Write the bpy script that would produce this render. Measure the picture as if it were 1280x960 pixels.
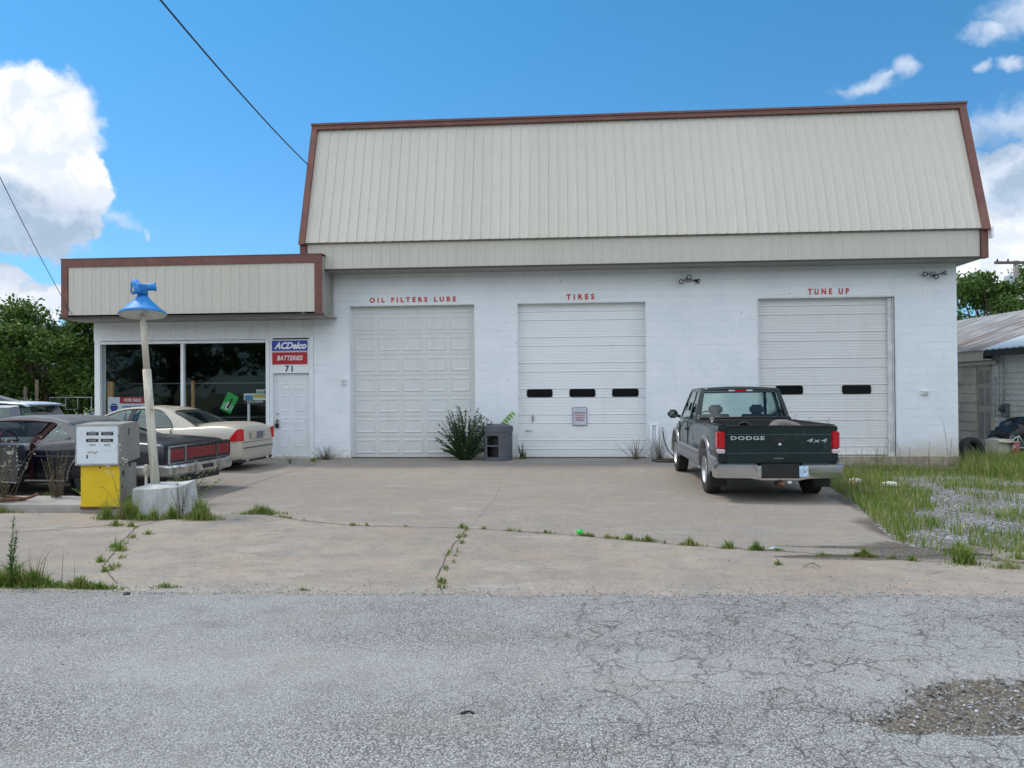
import bpy, bmesh, math, random
import numpy as np
from mathutils import Vector, Matrix, noise as mnoise
random.seed(7); RNG = np.random.default_rng(11)
R = math.radians
S = bpy.context.scene
for o in list(bpy.data.objects): bpy.data.objects.remove(o)
COL = S.collection

# ------------------------------------------------------------------ camera
TH, PI_, RO = R(4.3), R(0.6), R(0.42)
fw = Vector((-math.sin(TH)*math.cos(PI_), math.cos(TH)*math.cos(PI_), math.sin(PI_)))
rt0 = Vector((math.cos(TH), math.sin(TH), 0)); up0 = rt0.cross(fw)
rt = rt0*math.cos(RO) - up0*math.sin(RO); up = up0*math.cos(RO) + rt0*math.sin(RO)
cd = bpy.data.cameras.new('camera'); cam = bpy.data.objects.new('camera', cd); COL.objects.link(cam)
M3 = Matrix((rt, up, -fw)).transposed()
cam.matrix_world = Matrix.Translation((0, 0, 1.69)) @ M3.to_4x4()
cd.sensor_width = 36; cd.lens = 27; cd.clip_end = 3000
S.camera = cam

# ------------------------------------------------------------------ world
SUN = Vector((-0.50, 0.20, 0.84)).normalized()
SKY_STRENGTH = 0.14
W = bpy.data.worlds.new('World'); S.world = W; W.use_nodes = True
nt = W.node_tree; nt.nodes.clear()
class NT:
    def __init__(s, nt): s.nt = nt
    def n(s, typ, inputs=None, **kw):
        nd = s.nt.nodes.new(typ)
        for k, v in kw.items(): setattr(nd, k, v)
        for k, v in (inputs or {}).items():
            sk = nd.inputs[k]
            if isinstance(v, bpy.types.NodeSocket): s.nt.links.new(v, sk)
            else: sk.default_value = v
        return nd
    def m(s, op, a, b=0.0, c=0.0, clamp=False):
        nd = s.n('ShaderNodeMath', {0: a, 1: b, 2: c}, operation=op, use_clamp=clamp); return nd.outputs[0]
    def v(s, op, a, b=(0, 0, 0)):
        nd = s.n('ShaderNodeVectorMath', {0: a, 1: b}, operation=op)
        return nd.outputs['Value'] if op in ('LENGTH', 'DISTANCE', 'DOT_PRODUCT') else nd.outputs[0]
    def ss(s, x, lo, hi, a=0.0, b=1.0):
        return s.n('ShaderNodeMapRange', {0: x, 1: lo, 2: hi, 3: a, 4: b}, interpolation_type='SMOOTHSTEP').outputs[0]
    def noise(s, vec, scale, detail=4, rough=.55, out='Fac', dist=0.0):
        nd = s.n('ShaderNodeTexNoise', {'Vector': vec, 'Scale': scale, 'Detail': detail, 'Roughness': rough, 'Distortion': dist})
        return nd.outputs[out]
    def mix(s, f, a, b, blend='MIX'):
        nd = s.nt.nodes.new('ShaderNodeMix'); nd.data_type = 'RGBA'; nd.blend_type = blend; nd.clamp_factor = True
        for i, v in ((0, f), (6, a), (7, b)):
            if isinstance(v, bpy.types.NodeSocket): s.nt.links.new(v, nd.inputs[i])
            else: nd.inputs[i].default_value = v if i == 0 or len(v) == 4 else (*v, 1)
        return nd.outputs[2]
g = NT(nt)
sky = g.n('ShaderNodeTexSky', sky_type='NISHITA', sun_disc=False, sun_elevation=math.asin(SUN.z),
          sun_rotation=math.atan2(SUN.x, SUN.y), air_density=1.0, dust_density=0.3, ozone_density=2.0)
tc = g.n('ShaderNodeTexCoord').outputs['Generated']
d = g.v('NORMALIZE', tc)
sp = g.n('ShaderNodeSeparateXYZ', {0: d})
az = g.m('ARCTAN2', sp.outputs[0], sp.outputs[1]); el = g.m('ARCSINE', sp.outputs[2])
ae = g.n('ShaderNodeCombineXYZ', {0: az, 1: el}).outputs[0]
# billowy displacement of the (azimuth, elevation) chart
nz = g.noise(d, 22, 6, .6, 'Color')
nzl = g.noise(d, 7, 4, .55, 'Color')
disp = g.v('ADD', g.v('MULTIPLY', g.v('SUBTRACT', nz, (.5, .5, .5)), (.06, .045, 0)), g.v('MULTIPLY', g.v('SUBTRACT', nzl, (.5, .5, .5)), (.07, .04, 0)))
q = g.v('ADD', ae, disp)
def field(blobs):
    acc = None
    for (a, e, ra, re_) in blobs:
        l = g.v('LENGTH', g.v('MULTIPLY', g.v('SUBTRACT', q, (a, e, 0)), (1/ra, 1/re_, 0)))
        f = g.m('SUBTRACT', 1.0, l)
        acc = f if acc is None else g.m('MAXIMUM', acc, f)
    return acc
thick = [(-0.6335, 0.2964, 0.085, 0.058), (-0.6557, 0.2478, 0.09, 0.065), (-0.6068, 0.262, 0.050, 0.0521), (-0.6184, 0.215, 0.062, 0.045),
 (-0.6484, 0.1818, 0.080, 0.036), (-0.5776, 0.245, 0.032, 0.036), (-0.5912, 0.1876, 0.0312, 0.0187), (-0.6594, 0.1278, 0.020, 0.0146),
 (-0.6374, 0.1007, 0.05, 0.028), (-0.6108, 0.1154, 0.026, 0.0125), (0.5084, 0.2315, 0.060, 0.034), (0.4893, 0.1708, 0.055, 0.0573),
 (0.5109, 0.1343, 0.06, 0.06), (0.46, 0.1209, 0.032, 0.03), (.56, .2, .06, .1), (-.75, .24, .1, .09), (-.76, .12, .1, .03)]
thin = [(-0.5492, 0.2004, 0.024, 0.013), (-0.5215, 0.192, 0.009, 0.009), (0.515, 0.389, 0.045, 0.022), (0.485, 0.3745, 0.03, 0.010), (0.3927, 0.3562, 0.0155, 0.0125),
 (0.3543, 0.3475, 0.032, 0.0135), (0.3715, 0.3498, 0.0208, 0.0083), (0.474, 0.3411, 0.0135, 0.0083), (0.5062, 0.3407, 0.0187, 0.0083),
 (0.5118, 0.2839, 0.0481, 0.0238), (0.483, 0.2729, 0.0312, 0.0167), (-0.3405, 0.2277, 0.0052, 0.0063), (.443, .215, .04, .02)]
dk = [(-0.64, 0.172, 0.17, 0.062), (-0.665, 0.215, 0.05, 0.03), (0.52, 0.215, 0.06, 0.04), (.50, .26, .06, .03)]
Fk, Fn, Fd = field(thick), field(thin), field(dk)
fine = g.noise(d, 60, 5, .6)
Fk2 = g.m('ADD', Fk, g.m('MULTIPLY', g.m('SUBTRACT', fine, .5), .35))
Dk = g.ss(Fk2, -0.02, 0.26)
Fn2 = g.m('ADD', Fn, g.m('MULTIPLY', g.m('SUBTRACT', fine, .5), .9))
Dn = g.m('MULTIPLY', g.ss(Fn2, -0.25, 1.0), .62)
# clouds added out of view, behind and beside the camera, for reflections and facade light
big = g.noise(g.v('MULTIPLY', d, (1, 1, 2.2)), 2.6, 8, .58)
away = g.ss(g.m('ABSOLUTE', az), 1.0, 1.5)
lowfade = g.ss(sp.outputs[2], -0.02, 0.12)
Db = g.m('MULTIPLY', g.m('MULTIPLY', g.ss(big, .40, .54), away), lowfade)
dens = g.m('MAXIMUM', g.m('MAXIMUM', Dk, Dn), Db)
billow = g.noise(q, 26, 5, .6)
dark = g.m('MULTIPLY', g.ss(g.m('ADD', Fd, g.m('MULTIPLY', g.m('SUBTRACT', billow, .5), 1.5)), -.15, .75), .95)
k = 1.0/SKY_STRENGTH
white = (.66*k, .67*k, .70*k); grey = (.25*k, .33*k, .43*k)
ccol = g.mix(dark, white, grey)
ccol = g.mix(g.ss(billow, .62, .40, 0, .5), ccol, (.36*k, .45*k, .58*k))
ccol = g.mix(Db, ccol, (1.22*k, 1.30*k, 1.40*k))   # unseen added clouds brightened to throw more light on the facade
skyc = g.mix(1.0, sky.outputs[0], g.mix(g.ss(el, .02, .55), (.31, .50, .68), (.22, .59, .70)), 'MULTIPLY')
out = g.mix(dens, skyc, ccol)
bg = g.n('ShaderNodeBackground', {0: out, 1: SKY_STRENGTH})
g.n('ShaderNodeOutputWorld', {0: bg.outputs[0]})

# ------------------------------------------------------------------ sun (thin cloud over it: soft)
ld = bpy.data.lights.new('sun', 'SUN'); ld.energy = 1.5; ld.angle = R(10); ld.color = (1, .92, .80)
sun = bpy.data.objects.new('sun', ld); COL.objects.link(sun)
sun.rotation_euler = (-SUN).to_track_quat('-Z', 'Y').to_euler()
S.view_settings.view_transform = 'Standard'; S.view_settings.look = 'None'
S.view_settings.exposure = 0.68; S.view_settings.gamma = 1
S.view_settings.use_curve_mapping = False
S.render.engine = 'CYCLES'
try:
    S.cycles.transparent_max_bounces = 16; S.cycles.max_bounces = 8
except Exception: pass

# ------------------------------------------------------------------ materials
MATS = {}
def newmat(name):
    m = bpy.data.materials.new(name); m.use_nodes = True; m.node_tree.nodes.clear(); return m, NT(m.node_tree)
def finish(g, bsdf):
    g.n('ShaderNodeOutputMaterial', {0: bsdf})
def mat(name, base, rough=.6, metal=0.0, var=.12, scale=4.0, bump=0.0, bscale=60.0, dirt=None, dscale=1.5, dth=(.55, .75), damt=.6, coat=0.0, spec=.5, world=False, coatr=.06):
    """general painted / plain material: base colour with mottling, optional dirt patches and bump"""
    if name in MATS: return MATS[name]
    m, g = newmat(name)
    co = g.n('ShaderNodeTexCoord').outputs['Object']
    if world: co = g.n('ShaderNodeNewGeometry').outputs['Position']
    n1 = g.noise(co, scale, 5, .6)
    lo = tuple(c*(1-var) for c in base); hi = tuple(min(1, c*(1+var)) for c in base)
    c = g.mix(g.ss(n1, .3, .7), lo, hi)
    if dirt:
        n2 = g.noise(co, dscale, 7, .65)
        c = g.mix(g.m('MULTIPLY', g.ss(n2, *dth), damt), c, dirt)
    ins = {'Base Color': c, 'Roughness': g.ss(n1, .2, .8, max(rough-.06, .02), min(rough+.08, 1)), 'Metallic': metal, 'Specular IOR Level': spec, 'Coat Weight': coat, 'Coat Roughness': coatr}
    if bump:
        b = g.n('ShaderNodeBump', {'Height': g.noise(co, bscale, 4, .6), 'Strength': bump, 'Distance': .01})
        ins['Normal'] = b.outputs[0]
    finish(g, g.n('ShaderNodeBsdfPrincipled', ins).outputs[0]); MATS[name] = m; return m

def glassmat(name, tint=(.55, .62, .62), dens=.5, rough=.02, refl=1.0):
    if name in MATS: return MATS[name]
    m, g = newmat(name)
    fc_ = g.n('ShaderNodeLayerWeight', {'Blend': .5}).outputs['Facing']
    fr = g.m('ADD', .045, g.m('MULTIPLY', .9, g.m('POWER', fc_, 4.5)))
    co = g.n('ShaderNodeTexCoord').outputs['Object']
    bp = g.n('ShaderNodeBump', {'Height': g.noise(co, 2.0, 2), 'Strength': .15, 'Distance': .02}).outputs[0]
    t = g.n('ShaderNodeBsdfTransparent', {0: (*tint, 1)}).outputs[0]
    gl = g.n('ShaderNodeBsdfGlossy', {'Color': (.9, .95, .95, 1), 'Roughness': rough, 'Normal': bp}).outputs[0]
    mx = g.n('ShaderNodeMixShader', {0: g.m('MULTIPLY', fr, refl, clamp=True), 1: t, 2: gl}).outputs[0]
    finish(g, mx); MATS[name] = m; return m

def blockwall():
    m, g = newmat('painted_block')
    co = g.n('ShaderNodeTexCoord').outputs['Object']
    s = g.n('ShaderNodeSeparateXYZ', {0: co})
    xz = g.n('ShaderNodeCombineXYZ', {0: g.m('ADD', s.outputs[0], s.outputs[1]), 1: s.outputs[2]}).outputs[0]
    wob = g.v('ADD', xz, g.v('MULTIPLY', g.v('SUBTRACT', g.noise(co, 3, 3, .6, 'Color'), (.5, .5, .5)), (.02, .012, 0)))
    br = g.n('ShaderNodeTexBrick', {'Vector': wob, 'Scale': 1.0, 'Mortar Size': .006, 'Mortar Smooth': .8, 'Brick Width': .4064, 'Row Height': .2032, 'Color1': (.0, .0, .0, 1), 'Color2': (1, 1, 1, 1), 'Mortar': (.5, .5, .5, 1)})
    per = g.n('ShaderNodeSeparateColor', {0: br.outputs[0]}).outputs[0]
    n1 = g.noise(co, 1.3, 6, .6); n2 = g.noise(co, 9, 6, .7); n3 = g.noise(co, 45, 4, .6)
    c = g.mix(g.ss(n1, .3, .7), (.71, .76, .79), (.80, .83, .85))
    c = g.mix(g.m('MULTIPLY', per, .04), c, (.60, .65, .69))
    # the mortar joints show faintly and unevenly under the paint
    c = g.mix(g.m('MULTIPLY', br.outputs[1], g.ss(n2, .40, .68, .05, .42)), c, (.46, .49, .51))
    rowf = g.m('ABSOLUTE', g.m('SUBTRACT', g.m('FRACT', g.m('MULTIPLY', g.n('ShaderNodeSeparateXYZ', {0: wob}).outputs[1], 1/.2032)), .5))
    rowl = g.m('MULTIPLY', g.ss(rowf, .465, .495), g.ss(g.noise(g.v('MULTIPLY', co, (1.6, 1.6, 3)), 1.0, 5, .65), .50, .62))
    c = g.mix(g.m('MULTIPLY', rowl, .55), c, (.36, .38, .40))
    # rust and chipped spots
    v = g.n('ShaderNodeTexVoronoi', {'Vector': co, 'Scale': 2.6, 'Randomness': 1.0})
    spot = g.m('MULTIPLY', g.ss(v.outputs['Distance'], .075, .03), g.ss(n1, .48, .56))
    c = g.mix(g.m('MULTIPLY', spot, .75), c, (.22, .20, .19))
    chip = g.m('MULTIPLY', g.ss(g.noise(co, 16, 8, .75), .60, .66), g.ss(g.m('ADD', s.outputs[2], g.m('MULTIPLY', n1, 1.5)), 4.4, 5.2))
    c = g.mix(g.m('MULTIPLY', chip, .7), c, (.34, .31, .30))
    rr_ = g.m('MULTIPLY', g.ss(g.noise(g.v('MULTIPLY', co, (5, 5, .35)), 1.0, 6, .7), .60, .72), g.ss(n1, .42, .6)); c = g.mix(g.m('MULTIPLY', rr_, .30), c, (.50, .44, .37))
    # splash-back soil at the foot of the wall, wider to the right
    hgt = g.m('ADD', g.m('MULTIPLY', g.ss(s.outputs[0], 6.5, 9.2), .55), .12)
    foot = g.ss(g.m('DIVIDE', g.m('ADD', s.outputs[2], g.m('MULTIPLY', g.m('SUBTRACT', n2, .5), .35)), hgt), 1.0, 0.0)
    c = g.mix(g.m('MULTIPLY', foot, .75), c, (.45, .38, .28))
    drip = g.noise(g.v('MULTIPLY', co, (9, 9, .5)), 1.0, 5, .6)
    c = g.mix(g.m('MULTIPLY', g.ss(drip, .62, .78), .22), c, (.40, .41, .40))
    h = g.m('ADD', g.m('MULTIPLY', br.outputs[1], -.8), g.m('ADD', g.m('MULTIPLY', n3, .35), g.m('MULTIPLY', per, .35)))
    b = g.n('ShaderNodeBump', {'Height': h, 'Strength': .40, 'Distance': .010}).outputs[0]
    finish(g, g.n('ShaderNodeBsdfPrincipled', {'Base Color': c, 'Roughness': .62, 'Normal': b}).outputs[0]); return m

def ellmask(g, s, lst, nz, soft=.5):
    acc = None
    for (x, y, rx, ry) in lst:
        a = g.m('MULTIPLY', g.m('SUBTRACT', s.outputs[0], x), 1/rx); b = g.m('MULTIPLY', g.m('SUBTRACT', s.outputs[1], y), 1/ry)
        l = g.m('SQRT', g.m('ADD', g.m('MULTIPLY', a, a), g.m('MULTIPLY', b, b)))
        f = g.ss(g.m('ADD', l, g.m('MULTIPLY', g.m('SUBTRACT', nz, .5), 1.6)), 1+soft/2, 1-soft/2)
        acc = f if acc is None else g.m('MAXIMUM', acc, f)
    return acc

def concrete():
    m, g = newmat('old_concrete')
    co = g.n('ShaderNodeNewGeometry').outputs['Position']; s = g.n('ShaderNodeSeparateXYZ', {0: co})
    n1 = g.noise(co, .35, 6, .6); n2 = g.noise(co, 2.2, 7, .65); n3 = g.noise(co, 28, 5, .65); n4 = g.noise(g.v('MULTIPLY', co, (1, 2.4, 1)), 1.1, 6, .6)
    c = g.mix(g.ss(n1, .35, .65), (.262, .222, .182), (.335, .285, .232))
    c = g.mix(g.ss(n2, .38, .68, 0, .7), c, (.20, .182, .162))
    # upper slabs are greyer than the shoulder next to the road
    up_ = g.ss(g.m('ADD', g.m('ADD', s.outputs[1], g.m('MULTIPLY', s.outputs[0], .33)), g.m('MULTIPLY', n2, .2)), 8.95, 9.25)
    c = g.mix(g.m('MULTIPLY', up_, .50), c, (.215, .198, .18))
    c = g.mix(g.m('MULTIPLY', g.ss(n4, .51, .66), .62), c, (.315, .24, .175))
    c = g.mix(g.m('MULTIPLY', g.ss(n4, .44, .28), .55), c, (.37, .35, .32))
    n9 = g.noise(co, 7.5, 6, .7); c = g.mix(g.ss(n9, .50, .66, 0, .5), c, (.185, .165, .145)); c = g.mix(g.ss(n9, .44, .30, 0, .35), c, (.36, .325, .285))
    # tyre / oil stains
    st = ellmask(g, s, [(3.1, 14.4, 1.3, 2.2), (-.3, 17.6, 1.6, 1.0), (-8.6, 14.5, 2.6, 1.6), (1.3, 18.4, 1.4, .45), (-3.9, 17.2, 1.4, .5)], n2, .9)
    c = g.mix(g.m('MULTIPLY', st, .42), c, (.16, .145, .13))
    wet = ellmask(g, s, [(3.65, 8.35, .60, .45), (3.0, 8.0, .85, .13), (3.85, 9.5, .28, .9), (3.1, 8.5, .75, .09), (4.2, 11.5, .2, 1.5)], n2, .6)
    c = g.mix(g.m('MULTIPLY', wet, .92), c, (.075, .062, .050))
    # loose grit spread from the road edge
    edge = g.m('MULTIPLY', g.ss(g.m('ADD', s.outputs[1], g.m('MULTIPLY', n2, .8)), 7.4, 6.7), g.ss(n3, .42, .60))
    c = g.mix(g.m('MULTIPLY', edge, .6), c, (.36, .35, .34))
    vo = g.n('ShaderNodeTexVoronoi', {'Vector': co, 'Scale': 110})
    c = g.mix(g.ss(vo.outputs['Distance'], .30, .05, 0, .35), c, (.20, .18, .16))
    vo2 = g.n('ShaderNodeTexVoronoi', {'Vector': co, 'Scale': 46})
    c = g.mix(g.ss(vo2.outputs['Distance'], .16, .05, 0, .4), c, (.55, .52, .48))
    c = g.mix(g.ss(n3, .45, .75, 0, .45), c, (.42, .39, .35))
    ls = g.noise(g.v('MULTIPLY', co, (.5, 3.2, 1)), 1.7, 7, .68)
    c = g.mix(g.ss(ls, .55, .72, 0, .40), c, (.17, .16, .15))
    h = g.m('ADD', g.m('MULTIPLY', n3, .6), g.m('MULTIPLY', vo.outputs['Distance'], .5))
    b = g.n('ShaderNodeBump', {'Height': h, 'Strength': .5, 'Distance': .008}).outputs[0]
    finish(g, g.n('ShaderNodeBsdfPrincipled', {'Base Color': c, 'Roughness': .88, 'Normal': b, 'Specular IOR Level': .3}).outputs[0]); return m

def asphalt():
    m, g = newmat('chip_seal_asphalt')
    co = g.n('ShaderNodeNewGeometry').outputs['Position']; s = g.n('ShaderNodeSeparateXYZ', {0: co})
    n1 = g.noise(co, .6, 6, .6); n2 = g.noise(co, 3, 7, .65)
    v1 = g.n('ShaderNodeTexVoronoi', {'Vector': co, 'Scale': 85, 'Randomness': 1.0})
    v2 = g.n('ShaderNodeTexVoronoi', {'Vector': co, 'Scale': 210})
    hs = g.n('ShaderNodeSeparateColor', {0: v1.outputs['Color']}).outputs[0]
    hs2 = g.n('ShaderNodeSeparateColor', {0: v2.outputs['Color']}).outputs[1]
    stone = g.mix(hs, (.17, .163, .152), (.45, .437, .412))
    stone = g.mix(g.m('MULTIPLY', g.ss(hs2, .7, .95), .7), stone, (.66, .67, .68))
    gap = g.ss(v1.outputs['Distance'], .38, .66)
    c = g.mix(g.m('MULTIPLY', gap, .75), stone, (.085, .085, .09))
    c = g.mix(g.ss(n1, .40, .62, 0, .34), c, (.40, .40, .395))
    c = g.mix(g.ss(n2, .48, .70, 0, .42), c, (.19, .18, .165))
    wp = g.m('ADD', g.ss(g.m('ABSOLUTE', g.m('SUBTRACT', g.m('ADD', s.outputs[1], g.m('MULTIPLY', n1, .5)), 4.9)), .55, .1), g.ss(g.m('ABSOLUTE', g.m('SUBTRACT', g.m('ADD', s.outputs[1], g.m('MULTIPLY', n1, .5)), 3.3)), .5, .1))
    c = g.mix(g.m('MULTIPLY', wp, .22), c, (.44, .43, .41))
    oil = ellmask(g, s, [(-1.4, 4.3, .16, .08), (.3, 5.1, .25, .07), (-2.6, 5.4, .2, .08), (1.2, 5.7, .22, .06), (-.4, 3.2, .10, .05), (3.2, 5.9, .4, .12)], n2, .9)
    c = g.mix(g.m('MULTIPLY', oil, .16), c, (.10, .098, .095))
    brn = g.noise(g.v('MULTIPLY', co, (.8, 1.6, 1)), 1.1, 6, .65); c = g.mix(g.ss(brn, .54, .70, 0, .32), c, (.27, .245, .205))
    # crack network, dense towards the right, absent at the far left
    wob = g.v('ADD', co, g.v('MULTIPLY', g.v('SUBTRACT', g.noise(co, 4, 5, .65, 'Color'), (.5, .5, .5)), (.28, .28, 0)))
    w2 = g.v('MULTIPLY', wob, (1, 1, 0))
    ck1 = g.n('ShaderNodeTexVoronoi', {'Vector': w2, 'Scale': 2.2}, feature='DISTANCE_TO_EDGE').outputs['Distance']
    ck2 = g.n('ShaderNodeTexVoronoi', {'Vector': w2, 'Scale': 6.5}, feature='DISTANCE_TO_EDGE').outputs['Distance']
    right = g.ss(g.m('ADD', s.outputs[0], g.m('MULTIPLY', g.m('SUBTRACT', n1, .5), 3.5)), -1.3, .5)
    area = g.m('MULTIPLY', right, g.ss(n2, .40, .56))
    cr = g.m('MAXIMUM', g.m('MULTIPLY', g.ss(ck1, .012, .002), g.m('ADD', g.m('MULTIPLY', right, .7), .04)), g.m('MULTIPLY', g.ss(ck2, .028, .005), g.m('MULTIPLY', area, .9)))
    cr = g.m('MULTIPLY', cr, g.ss(g.noise(co, 1.9, 5, .65), .30, .52)); c = g.mix(g.m('MULTIPLY', cr, .72), c, (.05, .05, .048))
    wear = g.n('ShaderNodeAttribute', attribute_name='wear').outputs['Fac']
    v3 = g.n('ShaderNodeTexVoronoi', {'Vector': co, 'Scale': 48})
    hs3 = g.n('ShaderNodeSeparateColor', {0: v3.outputs['Color']}).outputs[0]
    soil = g.mix(hs3, (.13, .115, .095), (.34, .32, .285))
    soil = g.mix(g.ss(v3.outputs['Distance'], .3, .6, 0, .7), soil, (.05, .045, .04))
    nw = g.noise(co, 26, 5, .7); soil = g.mix(g.ss(g.noise(co, 5, 5, .65), .42, .60), soil, (.155, .13, .10)); soil = g.mix(g.ss(nw, .60, .68, 0, .85), soil, (.025, .024, .023))
    c = g.mix(g.ss(g.m('ADD', wear, g.m('MULTIPLY', g.m('SUBTRACT', nw, .5), 1.3)), .25, .65), c, soil)
    c = g.mix(g.m('MULTIPLY', g.ss(g.m('ABSOLUTE', g.m('SUBTRACT', wear, .35)), .3, .05), g.ss(nw, .5, .6)), c, (.05, .048, .045))
    h = g.m('SUBTRACT', g.m('ADD', g.m('MULTIPLY', g.m('SUBTRACT', 1.0, v1.outputs['Distance']), .7), g.m('MULTIPLY', hs, .5)), g.m('MULTIPLY', cr, 1.2))
    b = g.n('ShaderNodeBump', {'Height': h, 'Strength': .8, 'Distance': .010}).outputs[0]
    finish(g, g.n('ShaderNodeBsdfPrincipled', {'Base Color': c, 'Roughness': .9, 'Normal': b, 'Specular IOR Level': .25}).outputs[0]); return m

def gravelmat():
    m, g = newmat('gravel')
    co = g.n('ShaderNodeNewGeometry').outputs['Position']
    v1 = g.n('ShaderNodeTexVoronoi', {'Vector': co, 'Scale': 22}); hs = g.n('ShaderNodeSeparateColor', {0: v1.outputs['Color']}).outputs[0]
    n1 = g.noise(co, .9, 6, .6)
    c = g.mix(hs, (.22, .225, .24), (.46, .47, .49))
    c = g.mix(g.ss(v1.outputs['Distance'], .3, .65, 0, .8), c, (.10, .09, .08))
    c = g.mix(g.ss(n1, .5, .62, 0, .8), c, (.10, .10, .05))
    b = g.n('ShaderNodeBump', {'Height': g.m('SUBTRACT', 1.0, v1.outputs['Distance']), 'Strength': 1.0, 'Distance': .03}).outputs[0]
    finish(g, g.n('ShaderNodeBsdfPrincipled', {'Base Color': c, 'Roughness': .9, 'Normal': b}).outputs[0]); return m

def leafmat(name, c1, c2, c3=None, trans=.35):
    if name in MATS: return MATS[name]
    m, g = newmat(name)
    geo = g.n('ShaderNodeNewGeometry')
    rnd = geo.outputs['Random Per Island']
    co = geo.outputs['Position']
    n1 = g.noise(co, .9, 3)
    c = g.mix(rnd, c1, c2)
    c = g.mix(g.ss(n1, .4, .65, 0, .6), c, c3 or tuple(min(1, x*1.5) for x in c2))
    dif = g.n('ShaderNodeBsdfPrincipled', {'Base Color': c, 'Roughness': .55, 'Specular IOR Level': .35}).outputs[0]
    tr = g.n('ShaderNodeBsdfTranslucent', {0: c}).outputs[0]
    finish(g, g.n('ShaderNodeMixShader', {0: trans, 1: dif, 2: tr}).outputs[0]); MATS[name] = m; return m

def metalroof(name, pale=False):
    m, g = newmat(name)
    co = g.n('ShaderNodeTexCoord').outputs['Object']
    st = g.noise(g.v('MULTIPLY', co, (.45, 3.2, 1)), 1.0, 5, .6); n2 = g.noise(co, 1.2, 5, .6)
    c = g.mix(g.ss(n2, .35, .7), (.26, .26, .255), (.40, .40, .39)) if not pale else g.mix(g.ss(n2, .35, .7), (.46, .54, .58), (.56, .62, .64))
    if not pale: c = g.mix(g.m('MULTIPLY', g.ss(st, .47, .60), .85), c, (.19, .105, .07))
    else: c = g.mix(g.m('MULTIPLY', g.ss(st, .66, .75), .5), c, (.30, .24, .18))
    finish(g, g.n('ShaderNodeBsdfPrincipled', {'Base Color': c, 'Roughness': .6, 'Metallic': .15}).outputs[0]); return m

def streaky(name, base, dark, vs=(9, 9, .5), th=(.5, .75), amt=.5, rough=.6, spots=None, bump=.2):
    m, g = newmat(name)
    co = g.n('ShaderNodeTexCoord').outputs['Object']
    st = g.noise(g.v('MULTIPLY', co, vs), 1.0, 6, .65); n2 = g.noise(co, 14, 6, .65)
    c = g.mix(g.m('MULTIPLY', g.ss(st, *th), amt), base, dark)
    if spots: c = g.mix(g.m('MULTIPLY', g.ss(n2, .58, .70), .8), c, spots)
    b = g.n('ShaderNodeBump', {'Height': n2, 'Strength': bump, 'Distance': .01}).outputs[0]
    finish(g, g.n('ShaderNodeBsdfPrincipled', {'Base Color': c, 'Roughness': rough, 'Normal': b}).outputs[0]); return m

def panelmat():
    m, g = newmat('cream_metal_panel')
    co = g.n('ShaderNodeTexCoord').outputs['Object']; s = g.n('ShaderNodeSeparateXYZ', {0: co}); X, Z = s.outputs[0], s.outputs[2]
    sheet = g.n('ShaderNodeTexWhiteNoise', {'W': g.m('FLOOR', g.m('MULTIPLY', g.m('ADD', X, 20.0), 1/.952))}, noise_dimensions='1D').outputs[0]
    c = g.mix(sheet, (.525, .492, .418), (.555, .522, .447))
    st = g.noise(g.v('MULTIPLY', co, (7, 7, .35)), 1.0, 6, .65); n2 = g.noise(co, 2.2, 5, .6)
    c = g.mix(g.m('MULTIPLY', g.ss(st, .52, .78), .25), c, (.42, .395, .335))
    c = g.mix(g.ss(n2, .5, .75, 0, .22), c, (.47, .465, .42))
    lap = g.m('LESS_THAN', g.m('ABSOLUTE', g.m('SUBTRACT', g.m('FRACT', g.m('MULTIPLY', g.m('ADD', X, 20.0), 1/.952)), .5)), .006)
    c = g.mix(g.m('MULTIPLY', lap, .45), c, (.30, .29, .26))
    fx = g.m('MULTIPLY', g.m('SUBTRACT', g.m('FRACT', g.m('MULTIPLY', X, 1/.476)), .5), .476); fz = g.m('MULTIPLY', g.m('SUBTRACT', g.m('FRACT', g.m('MULTIPLY', g.m('SUBTRACT', Z, .15), 1/.82)), .5), .82)
    r = g.m('SQRT', g.m('ADD', g.m('MULTIPLY', fx, fx), g.m('MULTIPLY', fz, fz)))
    c = g.mix(g.m('MULTIPLY', g.ss(r, .022, .010), .55), c, (.25, .24, .22))
    drip = g.m('MULTIPLY', g.m('MULTIPLY', g.ss(g.m('ABSOLUTE', fx), .016, .004), g.ss(fz, .02, -.30)), g.m('LESS_THAN', fz, 0.0))
    c = g.mix(g.m('MULTIPLY', drip, .22), c, (.36, .33, .28))
    b = g.n('ShaderNodeBump', {'Height': g.noise(g.v('MULTIPLY', co, (1, 1, .5)), 1.8, 3, .5), 'Strength': .35, 'Distance': .05}).outputs[0]
    finish(g, g.n('ShaderNodeBsdfPrincipled', {'Base Color': c, 'Roughness': .45, 'Normal': b}).outputs[0]); return m
M_BLOCK, M_CONC, M_ASPH, M_GRAV = blockwall(), concrete(), asphalt(), gravelmat()
M_TRIMW = mat('white_trim', (.74, .77, .79), .5, var=.05, scale=2, dirt=(.45, .44, .42), dth=(.6, .8), damt=.4, bump=.05)
M_PANEL = panelmat()
M_BROWN = mat('brown_trim', (.145, .052, .036), .45, var=.12, scale=3, dirt=(.24, .12, .09), dth=(.5, .8), damt=.5)
M_SOFF = mat('soffit', (.30, .29, .26), .6)
M_BLACK = mat('black', (.012, .012, .013), .5)
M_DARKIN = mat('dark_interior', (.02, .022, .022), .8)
M_DOOR1 = streaky('pearl_door_paint', (.66, .67, .66), (.50, .49, .46), (7, 7, .4), (.5, .8), .35, .45, bump=.03)
M_DOOR2 = streaky('white_steel_door', (.78, .80, .81), (.60, .59, .55), (2, 2, .4), (.5, .8), .22, .45, bump=.04)
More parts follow.
